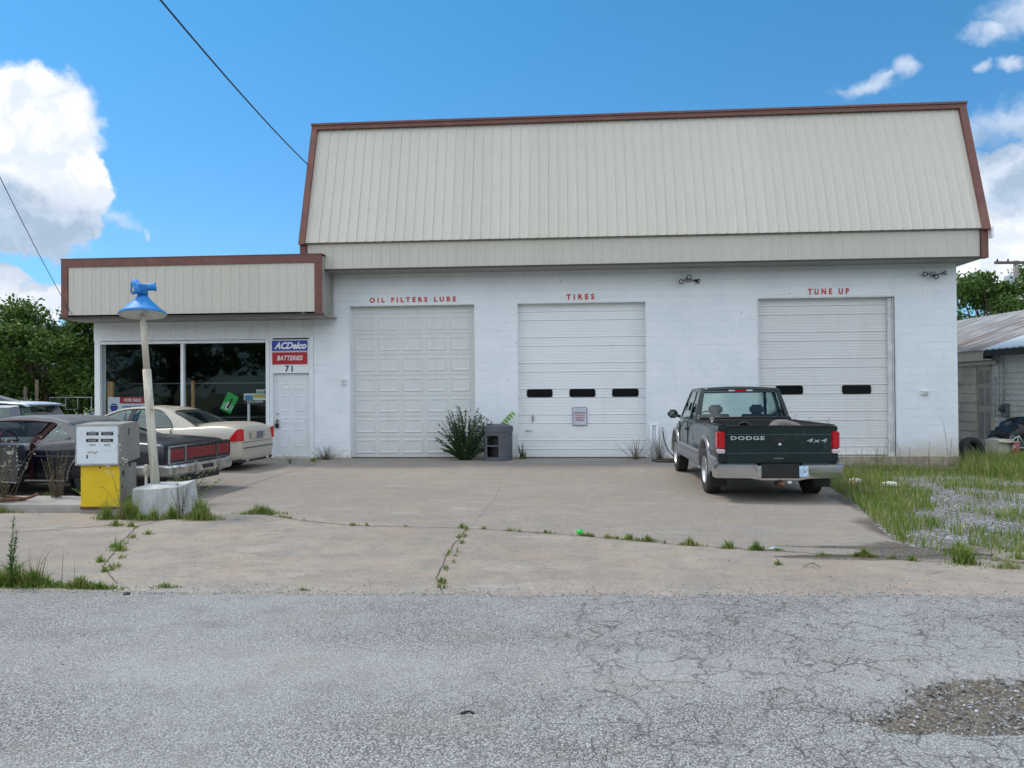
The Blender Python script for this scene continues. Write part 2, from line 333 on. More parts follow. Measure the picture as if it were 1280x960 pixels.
M_DOOR3 = streaky('weathered_steel_door', (.72, .715, .71), (.56, .53, .49), (2.5, 2.5, .3), (.45, .8), .32, .5, bump=.05)
M_GLASSB = glassmat('building_glass', (.88, .90, .90), refl=.5)
M_GLASSC = glassmat('car_glass', (.55, .64, .62), refl=1.5)
M_GLASSL = glassmat('light_car_glass', (.72, .82, .79), refl=1.1)
M_CHROME = mat('chrome', (.62, .63, .65), .16, 1.0, var=.08, scale=3, dirt=(.35, .33, .30), dth=(.5, .8), damt=.5)
M_CHROMEOLD = mat('dull_chrome', (.52, .52, .51), .30, .9, var=.2, scale=5, dirt=(.16, .13, .10), dth=(.52, .66), damt=.7, dscale=6)
M_TYRE = mat('tyre_rubber', (.022, .022, .022), .85, var=.3, scale=20, dirt=(.12, .10, .08), dth=(.5, .8), damt=.4)
M_RIM = mat('alloy', (.55, .56, .57), .3, .9)
M_RED = mat('red_lens', (.48, .006, .012), .22, coat=.15, var=.2, scale=30)
M_REDOLD = mat('old_red_lens', (.22, .018, .022), .35, var=.3, scale=20)
M_WHITEL = mat('white_lens', (.65, .62, .62), .2)
M_BARK = mat('bark', (.11, .085, .06), .9, var=.3, scale=8, bump=.4, bscale=20)
M_WOOD = mat('lumber', (.50, .28, .11), .7, var=.2, scale=6)
M_RUST = mat('rust', (.13, .055, .03), .85, var=.4, scale=12)
M_RUBBER = mat('rubber_hose', (.018, .018, .018), .5)

# ------------------------------------------------------------------ mesh helpers
def obj(name, me, m=None, parent=None, label=None):
    if isinstance(me, bmesh.types.BMesh):
        b = me; me = bpy.data.meshes.new(name); b.normal_update(); b.to_mesh(me); b.free()
    o = bpy.data.objects.new(name, me); COL.objects.link(o)
    if m is not None and not me.materials:
        for mm in (m if isinstance(m, (list, tuple)) else [m]): me.materials.append(mm)
    if parent is not None: o.parent = parent
    if label: o['label'] = label
    return o
def tag(o, label=None, cat=None, group=None, kind=None):
    if label: o['label'] = label
    if cat: o['category'] = cat
    if group: o['group'] = group
    if kind: o['kind'] = kind
    return o
def empty(name, loc=(0, 0, 0), rz=0, label=None, cat=None, group=None):
    o = bpy.data.objects.new(name, None); COL.objects.link(o); o.location = loc; o.rotation_euler = (0, 0, rz)
    o.empty_display_size = .1
    return tag(o, label, cat, group)
def children(o): return [c for c in bpy.data.objects if c.parent == o]
def copy_tree(o, parent=None):
    c = o.copy(); COL.objects.link(c)
    if parent is not None: c.parent = parent
    for ch in children(o):
        if ch is not c: copy_tree(ch, c)
    return c
def smooth(o, ang=40):
    for p in o.data.polygons: p.use_smooth = True
    m = o.modifiers.new('es', 'EDGE_SPLIT'); m.split_angle = R(ang); return o
def box(b, x0, x1, y0, y1, z0, z1, mi=0):
    vs = [b.verts.new(p) for p in ((x0, y0, z0), (x1, y0, z0), (x1, y1, z0), (x0, y1, z0), (x0, y0, z1), (x1, y0, z1), (x1, y1, z1), (x0, y1, z1))]
    for f in ((0, 3, 2, 1), (4, 5, 6, 7), (0, 1, 5, 4), (1, 2, 6, 5), (2, 3, 7, 6), (3, 0, 4, 7)):
        fa = b.faces.new([vs[i] for i in f]); fa.material_index = mi
    return vs
def boxo(name, dims, m, parent=None, bev=0.0, label=None):
    b = bmesh.new(); box(b, *dims)
    if bev: bmesh.ops.bevel(b, geom=b.edges[:], offset=bev, segments=2, affect='EDGES')
    return obj(name, b, m, parent, label)
def tube(b, pts, rads, seg=8, cap=True, mi=0):
    pts = [Vector(p) for p in pts]; n = len(pts)
    if not hasattr(rads, '__len__'): rads = [rads]*n
    rings = []; prev = None
    for i, p in enumerate(pts):
        t = (pts[min(i+1, n-1)]-pts[max(i-1, 0)]).normalized()
        a = t.orthogonal().normalized() if prev is None else (prev - t*prev.dot(t)).normalized()
        prev = a; c = t.cross(a)
        rings.append([b.verts.new(p + (a*math.cos(2*math.pi*k/seg)+c*math.sin(2*math.pi*k/seg))*rads[i]) for k in range(seg)])
    for i in range(n-1):
        for k in range(seg):
            f = b.faces.new((rings[i][k], rings[i][(k+1) % seg], rings[i+1][(k+1) % seg], rings[i+1][k])); f.material_index = mi; f.smooth = True
    if cap:
        f = b.faces.new(rings[0][::-1]); f.material_index = mi; f = b.faces.new(rings[-1]); f.material_index = mi
def lathe(b, prof, center=(0, 0, 0), axis='Z', seg=24, mi=0, caps=True):
    """prof: list of (r, h) revolved about the axis"""
    cx = Vector(center); rings = []
    for r, h in prof:
        ring = []
        for k in range(seg):
            a = 2*math.pi*k/seg; u, v = math.cos(a)*r, math.sin(a)*r
            p = {'Z': (u, v, h), 'Y': (u, h, v), 'X': (h, u, v)}[axis]
            ring.append(b.verts.new(cx+Vector(p)))
        rings.append(ring)
    for i in range(len(prof)-1):
        for k in range(seg):
            f = b.faces.new((rings[i][k], rings[i][(k+1) % seg], rings[i+1][(k+1) % seg], rings[i+1][k])); f.smooth = True; f.material_index = mi
    if not caps: return
    if prof[0][0] > 1e-4: b.faces.new(rings[0][::-1]).material_index = mi
    if prof[-1][0] > 1e-4: b.faces.new(rings[-1]).material_index = mi
def prism(b, poly, axis, a0, a1, mi=0):
    """poly: 2D points; extruded along axis from a0 to a1. axis 'X': (y,z), 'Y': (x,z), 'Z': (x,y)"""
    def P(p, a): return {'X': (a, p[0], p[1]), 'Y': (p[0], a, p[1]), 'Z': (p[0], p[1], a)}[axis]
    v0 = [b.verts.new(P(p, a0)) for p in poly]; v1 = [b.verts.new(P(p, a1)) for p in poly]; n = len(poly)
    fs = [b.faces.new(v0), b.faces.new(v1[::-1])]
    for i in range(n): fs.append(b.faces.new((v0[i], v1[i], v1[(i+1) % n], v0[(i+1) % n])))
    for f in fs: f.material_index = mi
    bmesh.ops.recalc_face_normals(b, faces=fs)
def np_mesh(name, verts, faces, mats, parent=None, midx=None):
    me = bpy.data.meshes.new(name)
    verts = np.asarray(verts, dtype=np.float32).reshape(-1, 3); faces = np.asarray(faces, dtype=np.int32)
    nf, k = faces.shape
    me.vertices.add(len(verts)); me.vertices.foreach_set('co', verts.ravel())
    me.loops.add(nf*k); me.loops.foreach_set('vertex_index', faces.ravel())
    me.polygons.add(nf); me.polygons.foreach_set('loop_start', np.arange(0, nf*k, k, dtype=np.int32))
    me.polygons.foreach_set('loop_total', np.full(nf, k, dtype=np.int32))
    for m in mats: me.materials.append(m)
    if midx is not None: me.polygons.foreach_set('material_index', np.asarray(midx, dtype=np.int32))
    me.update(calc_edges=True); me.validate()
    return obj(name, me, None, parent)
def text(name, body, size, loc, m, parent=None, rot=(R(90), 0, 0), depth=.004, shear=0.0, bold=0.0, sx=1.0, sp_=1.0, align='CENTER', ws=1.0, label=None):
    cu = bpy.data.curves.new(name, 'FONT'); cu.body = body; cu.size = size; cu.align_x = align; cu.align_y = 'CENTER'
    cu.extrude = depth/2; cu.shear = shear; cu.offset = bold; cu.space_character = sp_; cu.space_word = ws; cu.resolution_u = 4
    tmp = bpy.data.objects.new(name, cu); COL.objects.link(tmp)
    dg = bpy.context.evaluated_depsgraph_get(); me = bpy.data.meshes.new_from_object(tmp.evaluated_get(dg))
    bpy.data.objects.remove(tmp); bpy.data.curves.remove(cu)
    me.materials.clear(); me.materials.append(m)
    o = obj(name, me, None, parent, label); o.location = loc; o.rotation_euler = rot; o.scale = (sx, 1, 1)
    return o
def wall_holes(b, x0, x1, z0, z1, yf, yb, holes, mi=0):
    """flat wall facing -Y with rectangular openings, reveals and back faces"""
    xs = sorted({x0, x1, *[h[0] for h in holes], *[h[1] for h in holes]}); zs = sorted({z0, z1, *[h[2] for h in holes], *[h[3] for h in holes]})
    xs = [x for x in xs if x0 <= x <= x1]; zs = [z for z in zs if z0 <= z <= z1]
    V = {}
    def v(i, j, y):
        key = (i, j, y)
        if key not in V: V[key] = b.verts.new((xs[i], y, zs[j]))
        return V[key]
    def solid(i, j):
        if i < 0 or j < 0 or i >= len(xs)-1 or j >= len(zs)-1: return False
        cx, cz = (xs[i]+xs[i+1])/2, (zs[j]+zs[j+1])/2
        return not any(h[0] < cx < h[1] and h[2] < cz < h[3] for h in holes)
    for i in range(len(xs)-1):
        for j in range(len(zs)-1):
            if not solid(i, j): continue
            fs = [b.faces.new((v(i, j, yf), v(i+1, j, yf), v(i+1, j+1, yf), v(i, j+1, yf))), b.faces.new((v(i, j, yb), v(i, j+1, yb), v(i+1, j+1, yb), v(i+1, j, yb)))]
            if not solid(i-1, j): fs.append(b.faces.new((v(i, j, yf), v(i, j+1, yf), v(i, j+1, yb), v(i, j, yb))))
            if not solid(i+1, j): fs.append(b.faces.new((v(i+1, j, yf), v(i+1, j, yb), v(i+1, j+1, yb), v(i+1, j+1, yf))))
            if not solid(i, j-1): fs.append(b.faces.new((v(i, j, yf), v(i, j, yb), v(i+1, j, yb), v(i+1, j, yf))))
            if not solid(i, j+1): fs.append(b.faces.new((v(i, j+1, yf), v(i+1, j+1, yf), v(i+1, j+1, yb), v(i, j+1, yb))))
            for f in fs: f.material_index = mi
def ribbed(b, x0, x1, p0, p1, pitch=.238, rib=.03, h=.016, th=.01, phase=0.0):
    """metal sheet from lower edge p0=(y,z) to upper edge p1=(y,z), ribs up the slope standing out towards the viewer"""
    dy, dz = p1[0]-p0[0], p1[1]-p0[1]; L = math.hypot(dy, dz); n = (-dz/L, dy/L)      # outward (towards -y)
    prof = [(x0, 0.)]; x = x0+pitch*.5+phase
    while x < x1-.03:
        prof += [(x-rib/2-.012, 0.), (x-rib/2, h), (x+rib/2, h), (x+rib/2+.006, 0.)]
        if x+pitch/2 < x1-.03: prof += [(x+pitch*.5-.012, 0.), (x+pitch*.5-.006, .003), (x+pitch*.5+.006, .003), (x+pitch*.5+.012, 0.)]
        x += pitch
    prof.append((x1, 0.))
    for (pa, off) in (((p0, p1), 0.), ):
        lo = [b.verts.new((x, p0[0]+n[0]*hh, p0[1]+n[1]*hh)) for x, hh in prof]; hi = [b.verts.new((x, p1[0]+n[0]*hh, p1[1]+n[1]*hh)) for x, hh in prof]
        for i in range(len(prof)-1): b.faces.new((lo[i], lo[i+1], hi[i+1], hi[i]))

def gh(x, y):
    """height of the right-hand yard: level with the slab, falling towards the shed"""
    t = min(max((y-13.0)/6.0, 0), 1); t = t*t*(3-2*t)
    r = min(max((x-4.4)/1.5, 0), 1)
    return -.004 - .21*t*max(r, .0) + .035*(mnoise.noise(Vector((x*.6, y*.6, 3.1))))*r

# ================================================================== SETTING
def tri_fill(name, pts, z, m, parent=None):
    b = bmesh.new(); f = b.faces.new([b.verts.new((x, y, z)) for x, y in pts]); bmesh.ops.triangulate(b, faces=[f]); return obj(name, b, m, parent)
m_far = mat('field_grass', (.10, .13, .045), .9, var=.3, scale=.3, dirt=(.19, .18, .09), dth=(.45, .7), damt=.6, dscale=.15, world=True)
b = bmesh.new()
f = b.faces.new([b.verts.new(p) for p in ((-1500, -800, -.34), (1500, -800, -.34), (1500, 1500, -.34), (-1500, 1500, -.34))])
tag(obj('ground', b, m_far), kind='structure')

# concrete apron: slab with an irregular right-hand border
rb = [(3.95, 19.5), (4.28, 17.0), (4.52, 15.2), (4.48, 13.7), (4.22, 11.8), (3.92, 10.4), (3.72, 9.5), (3.62, 8.9), (3.70, 8.35), (3.95, 7.95), (4.6, 7.75), (6, 7.6), (30, 7.7)]
pts = []
for i, (p, q_) in enumerate(zip(rb[:-1], rb[1:])):
    k_ = max(1, int(math.dist(p, q_)/.18)) if i < 11 else 10
    for j in range(k_):
        t = j/k_; x = p[0]+(q_[0]-p[0])*t; y = p[1]+(q_[1]-p[1])*t
        pts.append((x+.05*mnoise.noise(Vector((x*4, y*4, 0))), y))
pts.append((30, 7.7))
poly = [(-34, 6.0), (30, 6.0)] + pts[::-1] + [(-34, 19.5)]
b = bmesh.new(); vs0 = [b.verts.new((x, y, 0)) for x, y in poly]; f = b.faces.new(vs0)
lowv = [b.verts.new((x, y, -.33)) for x, y in poly]
for i in range(len(poly)): b.faces.new((vs0[i], lowv[i], lowv[(i+1) % len(poly)], vs0[(i+1) % len(poly)]))
bmesh.ops.triangulate(b, faces=[f]); bmesh.ops.recalc_face_normals(b, faces=b.faces[:])
tag(obj('concrete_apron', b, M_CONC), kind='structure')
# yard left of and behind the building
yard = mat('yard_soil', (.20, .185, .15), .95, var=.25, scale=2, dirt=(.09, .11, .04), dth=(.45, .6), damt=.8, bump=.4, bscale=25, world=True)
b = bmesh.new(); f = b.faces.new([b.verts.new(p) for p in ((-60, 19.5, -.012), (-12.5, 19.5, -.012), (-12.5, 40, -.33), (-60, 40, -.33))]); tag(obj('yard', b, yard), kind='structure')

# road: fine grid near the camera with a worn hollow, irregular edge
def road_edge(x): return 6.36 + .022*x + .05*mnoise.noise(Vector((x*1.3, 0, 0))) + .03*mnoise.noise(Vector((x*7, 1, 0))) + (.05 if x > 1 else 0)
PH = [(2.42, 4.30, .62, .34), (1.95, 4.05, .42, .16), (2.75, 4.1, .50, .32)]
def hollow(x, y):
    w = 0
    for cx, cy, rx, ry in PH:
        d_ = math.hypot((x-cx)/rx, (y-cy)/ry) + .45*mnoise.noise(Vector((x*4.2, y*6.5, 2))) + .25*mnoise.noise(Vector((x*15, y*15, 5)))
        w = max(w, min(max((1.12-d_)/.22, 0), 1))
    # an island of sound surface left standing in it
    d2 = math.hypot((x-2.62)/.26, (y-4.17)/.12) + .3*mnoise.noise(Vector((x*6, y*6, 9)))
    return w*(.75+.5*abs(mnoise.noise(Vector((x*9, y*9, 7)))))*(1-min(max((1.0-d2)/.2, 0), 1))
xs = np.concatenate([[-160, -60, -20], np.arange(-7, 0.9, .09), np.arange(.9, 3.6, .022), np.arange(3.6, 8, .09), [20, 60, 160]])
tt = np.concatenate([[-1], np.linspace(0, .42, 14)[:-1], np.linspace(.42, .72, 62)[:-1], np.linspace(.72, 1, 18)])
vs, fs, wear = [], [], []
for x in xs:
    e = road_edge(float(x))
    for t in tt:
        y = 1.9+(e-1.9)*t if t >= 0 else -14.0
        near = -8 < x < 9 and y > 1.5
        h = hollow(x, y) if near else 0
        z = .016 + (.006*mnoise.noise(Vector((x*.8, y*.8, 0))) if near else 0)
        z -= h*(.034+.030*mnoise.noise(Vector((x*11, y*11, 0))))
        if t == 1: z = .001
        vs.append((x, y, z)); wear.append(h)
nT = len(tt)
for i in range(len(xs)-1):
    for j in range(nT-1): fs.append((i*nT+j, (i+1)*nT+j, (i+1)*nT+j+1, i*nT+j+1))
road = np_mesh('road', vs, fs, [M_ASPH]); road.data.attributes.new('wear', 'FLOAT', 'POINT').data.foreach_set('value', np.array(wear, dtype=np.float32))
for p in road.data.polygons: p.use_smooth = True
tag(road, kind='structure')
b = bmesh.new(); b.faces.new([b.verts.new(p) for p in ((-160, -60, -.02), (160, -60, -.02), (160, -14, -.02), (-160, -14, -.02))]); tag(obj('verge', b, m_far), kind='structure')

# gravel yard at the right
gx = np.concatenate([np.arange(3.3, 14, .2), np.arange(14, 60, 3.0)]); gy = np.concatenate([np.arange(7.2, 26, .2), np.arange(26, 60, 3.0)])
vs = [(x, y, gh(x, y)) for x in gx for y in gy]; n_ = len(gy)
fs = [(i*n_+j, (i+1)*n_+j, (i+1)*n_+j+1, i*n_+j+1) for i in range(len(gx)-1) for j in range(n_-1)]
gravel = tag(np_mesh('gravel_yard', vs, fs, [M_GRAV]), kind='structure')
for p in gravel.data.polygons: p.use_smooth = True

# cracks and joints in the slab: jagged ribbons 4 mm above it
def ribbon(b, pts, w, z=.004, jag=.02, step=.09):
    out = []
    for p, q_ in zip(pts[:-1], pts[1:]):
        L = math.dist(p, q_); k_ = max(1, int(L/step))
        for j in range(k_): t = j/k_; out.append((p[0]+(q_[0]-p[0])*t, p[1]+(q_[1]-p[1])*t))
    out.append(pts[-1]); prev = None
    for i, (x, y) in enumerate(out):
        a = out[max(i-1, 0)]; c = out[min(i+1, len(out)-1)]; dx, dy = c[0]-a[0], c[1]-a[1]; L = math.hypot(dx, dy) or 1
        nx, ny = -dy/L, dx/L; j = jag*mnoise.noise(Vector((x*3, y*3, 4)))+jag*.5*mnoise.noise(Vector((x*13, y*13, 4)))
        ww = w*(.55+.9*abs(mnoise.noise(Vector((x*5, y*5, 8)))))
        v0 = b.verts.new((x+nx*(j-ww), y+ny*(j-ww), z)); v1 = b.verts.new((x+nx*(j+ww), y+ny*(j+ww), z))
        if prev: b.faces.new((prev[0], v0, v1, prev[1]))
        prev = (v0, v1)
JOINT = [(-7.7, 8.6), (-6.3, 9.3), (-5.2, 10.25), (-4.32, 10.52), (-3.6, 10.0), (-2.79, 9.64), (-1.28, 9.50), (.1, 9.05), (1.27, 8.52), (2.3, 8.22), (3.6, 7.8)]
b = bmesh.new()
ribbon(b, JOINT, .010)
ribbon(b, [(-4.05, 6.6), (-4.6, 7.25), (-5.2, 8.6), (-5.55, 9.5), (-5.35, 10.6), (-5.75, 11.6), (-6.0, 14.5), (-6.12, 18.4)], .008)
ribbon(b, [(-1.10, 6.5), (-1.23, 6.96), (-1.3, 8.2), (-1.28, 9.50)], .008)
ribbon(b, [(-1.25, 9.5), (-1.2, 12), (-1.27, 14)], .0022, jag=.02); ribbon(b, [(-1.25, 15.2), (-1.27, 19.4)], .002, jag=.01)
ribbon(b, [(2.05, 8.0), (2.8, 8.02), (3.8, 8.10)], .012, jag=.05); ribbon(b, [(2.2, 8.55), (3.0, 8.45), (3.75, 8.5)], .008, jag=.05)
ribbon(b, [(-9.5, 9.2), (-7, 9.35), (-5.6, 9.4)], .004); ribbon(b, [(-5.4, 9.1), (-4, 9.2), (-2.9, 9.3)], .004, jag=.08)
ribbon(b, [(1.9, 14.1), (4.4, 14.0)], .005, jag=.02); ribbon(b, [(-.9, 17.7), (.9, 17.8), (1.5, 18.5)], .006, jag=.1)
for k_ in range(16):
    x, y = random.uniform(-5, 3.4), random.uniform(6.8, 17); a = random.uniform(-.6, .6); L = random.uniform(.2, .7)
    ribbon(b, [(x, y), (x+L*math.cos(a), y+L*math.sin(a))], .0035, jag=.06)
tag(obj('pavement_joint', b, mat('joint_dirt', (.10, .088, .07), .95, var=.4, scale=6, world=True)), kind='structure')

# ================================================================== BUILDING
F = 19.5
bld = empty('service_station', (0, F, 0), 0, 'long white block garage with cream metal roof, three bay doors and a low office', 'building')
def B(name, dims, m, parent=None, bev=0, label=None):      # world Y dims -> local to the building origin
    d_ = list(dims)
    if parent is None or parent is bld: d_[2] -= F; d_[3] -= F; parent = bld
    return boxo(name, d_, m, parent, bev, label)
D1, D2, D3 = (-5.68, -2.40, 0, 3.94), (-1.33, 1.93, 0, 3.94), (4.67, 7.99, .05, 3.97)
b = bmesh.new()
wall_holes(b, -6.62, 9.44, 0, 4.84, 0, .26, [D1, D2, D3])
box(b, 9.18, 9.437, .262, 11.5, 0, 4.838); box(b, -6.617, -6.36, .262, 11.5, 0, 4.838); box(b, -6.358, 9.178, 11.3, 11.497, 0, 4.838)
obj('block_wall', b, M_BLOCK, bld)
b = bmesh.new(); wall_holes(b, -12.58, -6.622, 0, 3.61, .0, .2, [(-12.47, -7.87, .55, 3.06), (-7.70, -6.74, .04, 2.22)])
box(b, -12.578, -12.4, .202, 8, 0, 3.61); box(b, -12.398, -6.63, 7.8, 8, 0, 3.61)
obj('office_wall', b, M_BLOCK, bld)
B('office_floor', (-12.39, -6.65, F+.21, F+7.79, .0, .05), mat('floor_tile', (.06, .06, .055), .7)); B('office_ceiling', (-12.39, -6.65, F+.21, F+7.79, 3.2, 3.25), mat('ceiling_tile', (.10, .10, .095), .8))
B('added_dark_sheet', (-12.396, -12.37, F+.21, F+4.19, .06, 3.19), M_DARKIN); B('added_dark_sheet', (-6.66, -6.64, F+.21, F+4.19, .06, 3.19), M_DARKIN); B('office_partition', (-12.39, -6.65, F+4.2, F+4.3, .06, 3.19), M_DARKIN)  # dark side sheets added over the white inner walls to darken the room
B('footing', (3.9, 9.46, F-.10, F-.004, -.32, .045), mat('old_footing', (.34, .29, .22), .9, var=.25, scale=6, dirt=(.5, .47, .42), bump=.3), bev=.01)
B('threshold', (-6.62, 4.2, F-.05, F-.003, .0, .014), mat('old_footing', (0, 0, 0)))
# roof mass
b = bmesh.new()
ribbed(b, -6.58, 9.66, (-.84, 5.44), (.2, 8.62), h=.016)
o = obj('roof_panel', b, M_PANEL, bld); sol = o.modifiers.new('s', 'SOLIDIFY'); sol.thickness = .004; sol.offset = -1
b = bmesh.new(); ribbed(b, -6.52, 9.62, (-.74, 4.765), (-.74, 5.43), h=.014, phase=.06); o = obj('fascia_panel', b, M_PANEL, bld)
b = bmesh.new(); prism(b, [(-.72, 4.80), (-.72, 5.42), (-.80, 5.42), (.21, 8.60), (11.6, 8.60), (11.6, 4.80)], 'X', -6.60, 9.70); obj('roof_core', b, M_SOFF, bld)
b = bmesh.new(); box(b, -6.64, 9.73, -.755, .001, 4.76, 4.795); box(b, 9.441, 9.73, .002, 11.55, 4.76, 4.795); obj('soffit', b, M_SOFF, bld)
b = bmesh.new(); box(b, -6.645, 9.735, -.79, -.757, 4.745, 4.79); obj('drip_edge', b, mat('dark_drip', (.05, .035, .03), .6), bld)
# brown trims
b = bmesh.new(); box(b, -6.69, 9.79, .10, .34, 8.60, 8.70); box(b, -6.70, 9.80, .07, .36, 8.702, 8.755)
obj('ridge_trim', b, M_BROWN, bld)
for nm, xa, xb in (('left', -6.70, -6.545), ('right', 9.625, 9.79)):
    b = bmesh.new(); prism(b, [(-.92, 5.40), (-.90, 5.46), (.10, 8.60), (.30, 8.60), (-.70, 5.40)], 'X', xa, xb)
    prism(b, [(-.80, 4.752), (-.80, 5.398), (-.62, 5.398), (-.62, 4.752)], 'X', xa+.004, xb-.004); obj('rake_trim', b, M_BROWN, bld)
b = bmesh.new(); box(b, 9.79, 9.84, -.93, -.80, 5.2, 5.45); obj('gutter_end', b, M_TRIMW, bld)
# office canopy sign box
b = bmesh.new(); ribbed(b, -12.62, -6.24, (-1.0, 3.71), (-1.0, 4.93), h=.012, pitch=.24); obj('canopy_panel', b, M_PANEL, bld)
b = bmesh.new(); box(b, -12.78, -6.10, -.985, -.2, 3.72, 5.10); box(b, -12.70, -6.64, -.198, 8, 3.63, 4.95); obj('canopy_core', b, M_SOFF, bld)
b = bmesh.new(); box(b, -12.80, -6.07, -1.03, -.988, 4.92, 5.12); box(b, -12.80, -12.63, -1.028, -.988, 3.66, 4.918); box(b, -6.25, -6.07, -1.028, -.988, 3.66, 4.918)
box(b, -12.82, -6.05, -1.04, -.7, 5.122, 5.14); box(b, -12.815, -12.79, -.986, -.1, 3.66, 5.118)
obj('canopy_trim', b, M_BROWN, bld)
B('canopy_return', (-6.085, -6.075, F-.984, F-.1, 3.66, 5.09), M_SOFF)
b = bmesh.new(); box(b, -12.83, -6.0, -1.05, .0, 3.615, 3.655); obj('canopy_soffit', b, M_SOFF, bld)
b = bmesh.new(); box(b, -12.83, -6.0, -1.075, -1.052, 3.60, 3.66); obj('canopy_drip', b, MATS['dark_drip'], bld)
B('corner_flashing', (-6.62, -6.56, F-.9, F-.75, 3.66, 4.75), M_TRIMW)
# office front: frieze, frames, glass
B('frieze_board', (-12.58, -6.63, F-.03, F-.003, 3.10, 3.605), streaky('frieze_paint', (.72, .75, .77), (.50, .50, .48), spots=(.55, .55, .53)))
ofw = B('window', (-12.47, -7.87, F+.06, F+.064, .55, 3.06), M_GLASSB, label='large dark office shop window in two panes')
for (a0, a1, z0, z1) in ((-12.55, -12.41, .5, 3.10), (-10.20, -10.12, .55, 3.03), (-7.90, -7.80, .5, 3.10)):
    boxo('window_frame', (a0, a1, -.03, .09, z0, z1), M_TRIMW, ofw, .006).location = (0, 0, 0)
boxo('window_frame', (-12.40, -7.91, -.03, .09, 3.03, 3.12), M_TRIMW, ofw, .006); boxo('window_sill', (-12.60, -7.82, -.06, .09, .47, .55), M_TRIMW, ofw, .006)
for c in ofw.children: c.location = (0, 0, 0)
# entry surround and door
B('entry_surround', (-7.79, -7.702, F-.035, F-.004, 0.02, 3.14), M_TRIMW, bev=.004); B('entry_surround', (-6.738, -6.63, F-.035, F-.004, 0.02, 3.14), M_TRIMW, bev=.004)
B('entry_surround', (-7.70, -6.74, F-.03, F-.004, 2.222, 3.14), M_TRIMW, bev=.004)
door = B('entry_door', (-7.70, -6.74, F+.07, F+.11, .05, 2.215), mat('door_white', (.70, .73, .75), .4, var=.04), label='white six panel steel entry door with lock box')
for (px0, px1) in ((-7.56, -7.28), (-7.16, -6.88)):
    for (z0, z1) in ((.30, .78), (.92, 1.08), (1.22, 1.66), (1.80, 1.98)):
        b = bmesh.new(); v = []
        for (i, y) in ((0, .0695), (.02, .062), (.035, .062), (.055, .0695)):
            v.append([b.verts.new(p) for p in ((px0+i, y, z0+i), (px1-i, y, z0+i), (px1-i, y, z1-i), (px0+i, y, z1-i))])
        for a_, c_ in zip(v[:-1], v[1:]):
            for k_ in range(4): b.faces.new((a_[k_], a_[(k_+1) % 4], c_[(k_+1) % 4], c_[k_]))
        obj('door_moulding', b, MATS['door_white'], door)
b = bmesh.new(); lathe(b, [(.0, 0.0), (.028, .002), (.030, .03), (.0, .036)], (-7.61, .03, 1.17), 'Y', 16); obj('deadbolt', b, M_CHROME, door)
b = bmesh.new(); lathe(b, [(.018, .0), (.018, .03), (.032, .035), (.03, .06), (0, .065)], (-7.61, -.0, 1.0), 'Y', 16); obj('door_knob', b, M_CHROME, door)
b = bmesh.new(); box(b, -7.665, -7.575, -.01, .045, .80, .92); bmesh.ops.bevel(b, geom=b.edges[:], offset=.012, segments=2, affect='EDGES'); tube(b, [(-7.65, .02, .92), (-7.645, .02, .99), (-7.60, .02, .995), (-7.59, .02, .92)], .008); obj('lock_box', b, M_BLACK, door)
for c in door.children: c.location = (0, 0, 0)
# --- bay doors
def panel_door():
    x0, x1, z0, z1 = D1; b = bmesh.new(); y = .20
    box(b, x0, x1, y, y+.05, z0+.02, z1)
    d_ = obj('bay_door', b, M_DOOR1, bld, 'cream white bay door of raised square panels'); b = bmesh.new()
    for r in range(8):
        zb = .02+r*.533
        for c_ in range(5):
            xa = x0+.10+c_*.627; X0, X1, Z0, Z1 = xa, xa+.52, zb+.10, min(zb+.46, z1-.02)
            if Z1-Z0 < .06: continue
            v = []
            for (i, yy) in ((0, y-.001), (.014, y-.015), (.03, y-.015), (.060, y-.004)):
                v.append([b.verts.new(p) for p in ((X0+i, yy, Z0+i), (X1-i, yy, Z0+i), (X1-i, yy, Z1-i), (X0+i, yy, Z1-i))])
            for a_, e_ in zip(v[:-1], v[1:]):
                for k_ in range(4): b.faces.new((a_[k_], a_[(k_+1) % 4], e_[(k_+1) % 4], e_[k_]))
            b.faces.new(v[-1])
    obj('panel_moulding', b, M_DOOR1, d_)
    b = bmesh.new()
    for r in range(1, 8):
        zz = .02+r*.533
        if zz < z1-.05: box(b, x0, x1, y-.003, y-.0005, zz-.006, zz+.006)
    obj('section_seam', b, mat('seam_shadow', (.48, .48, .47), .8), d_)
    b = bmesh.new(); box(b, x0, x1, y-.01, y+.04, 0, .022); obj('bottom_seal', b, M_BLACK, d_)
    for xx in (x0+.012, x1-.012): boxo('weather_strip', (xx-.012, xx+.012, y-.03, y-.004, .02, z1), M_TRIMW, d_)
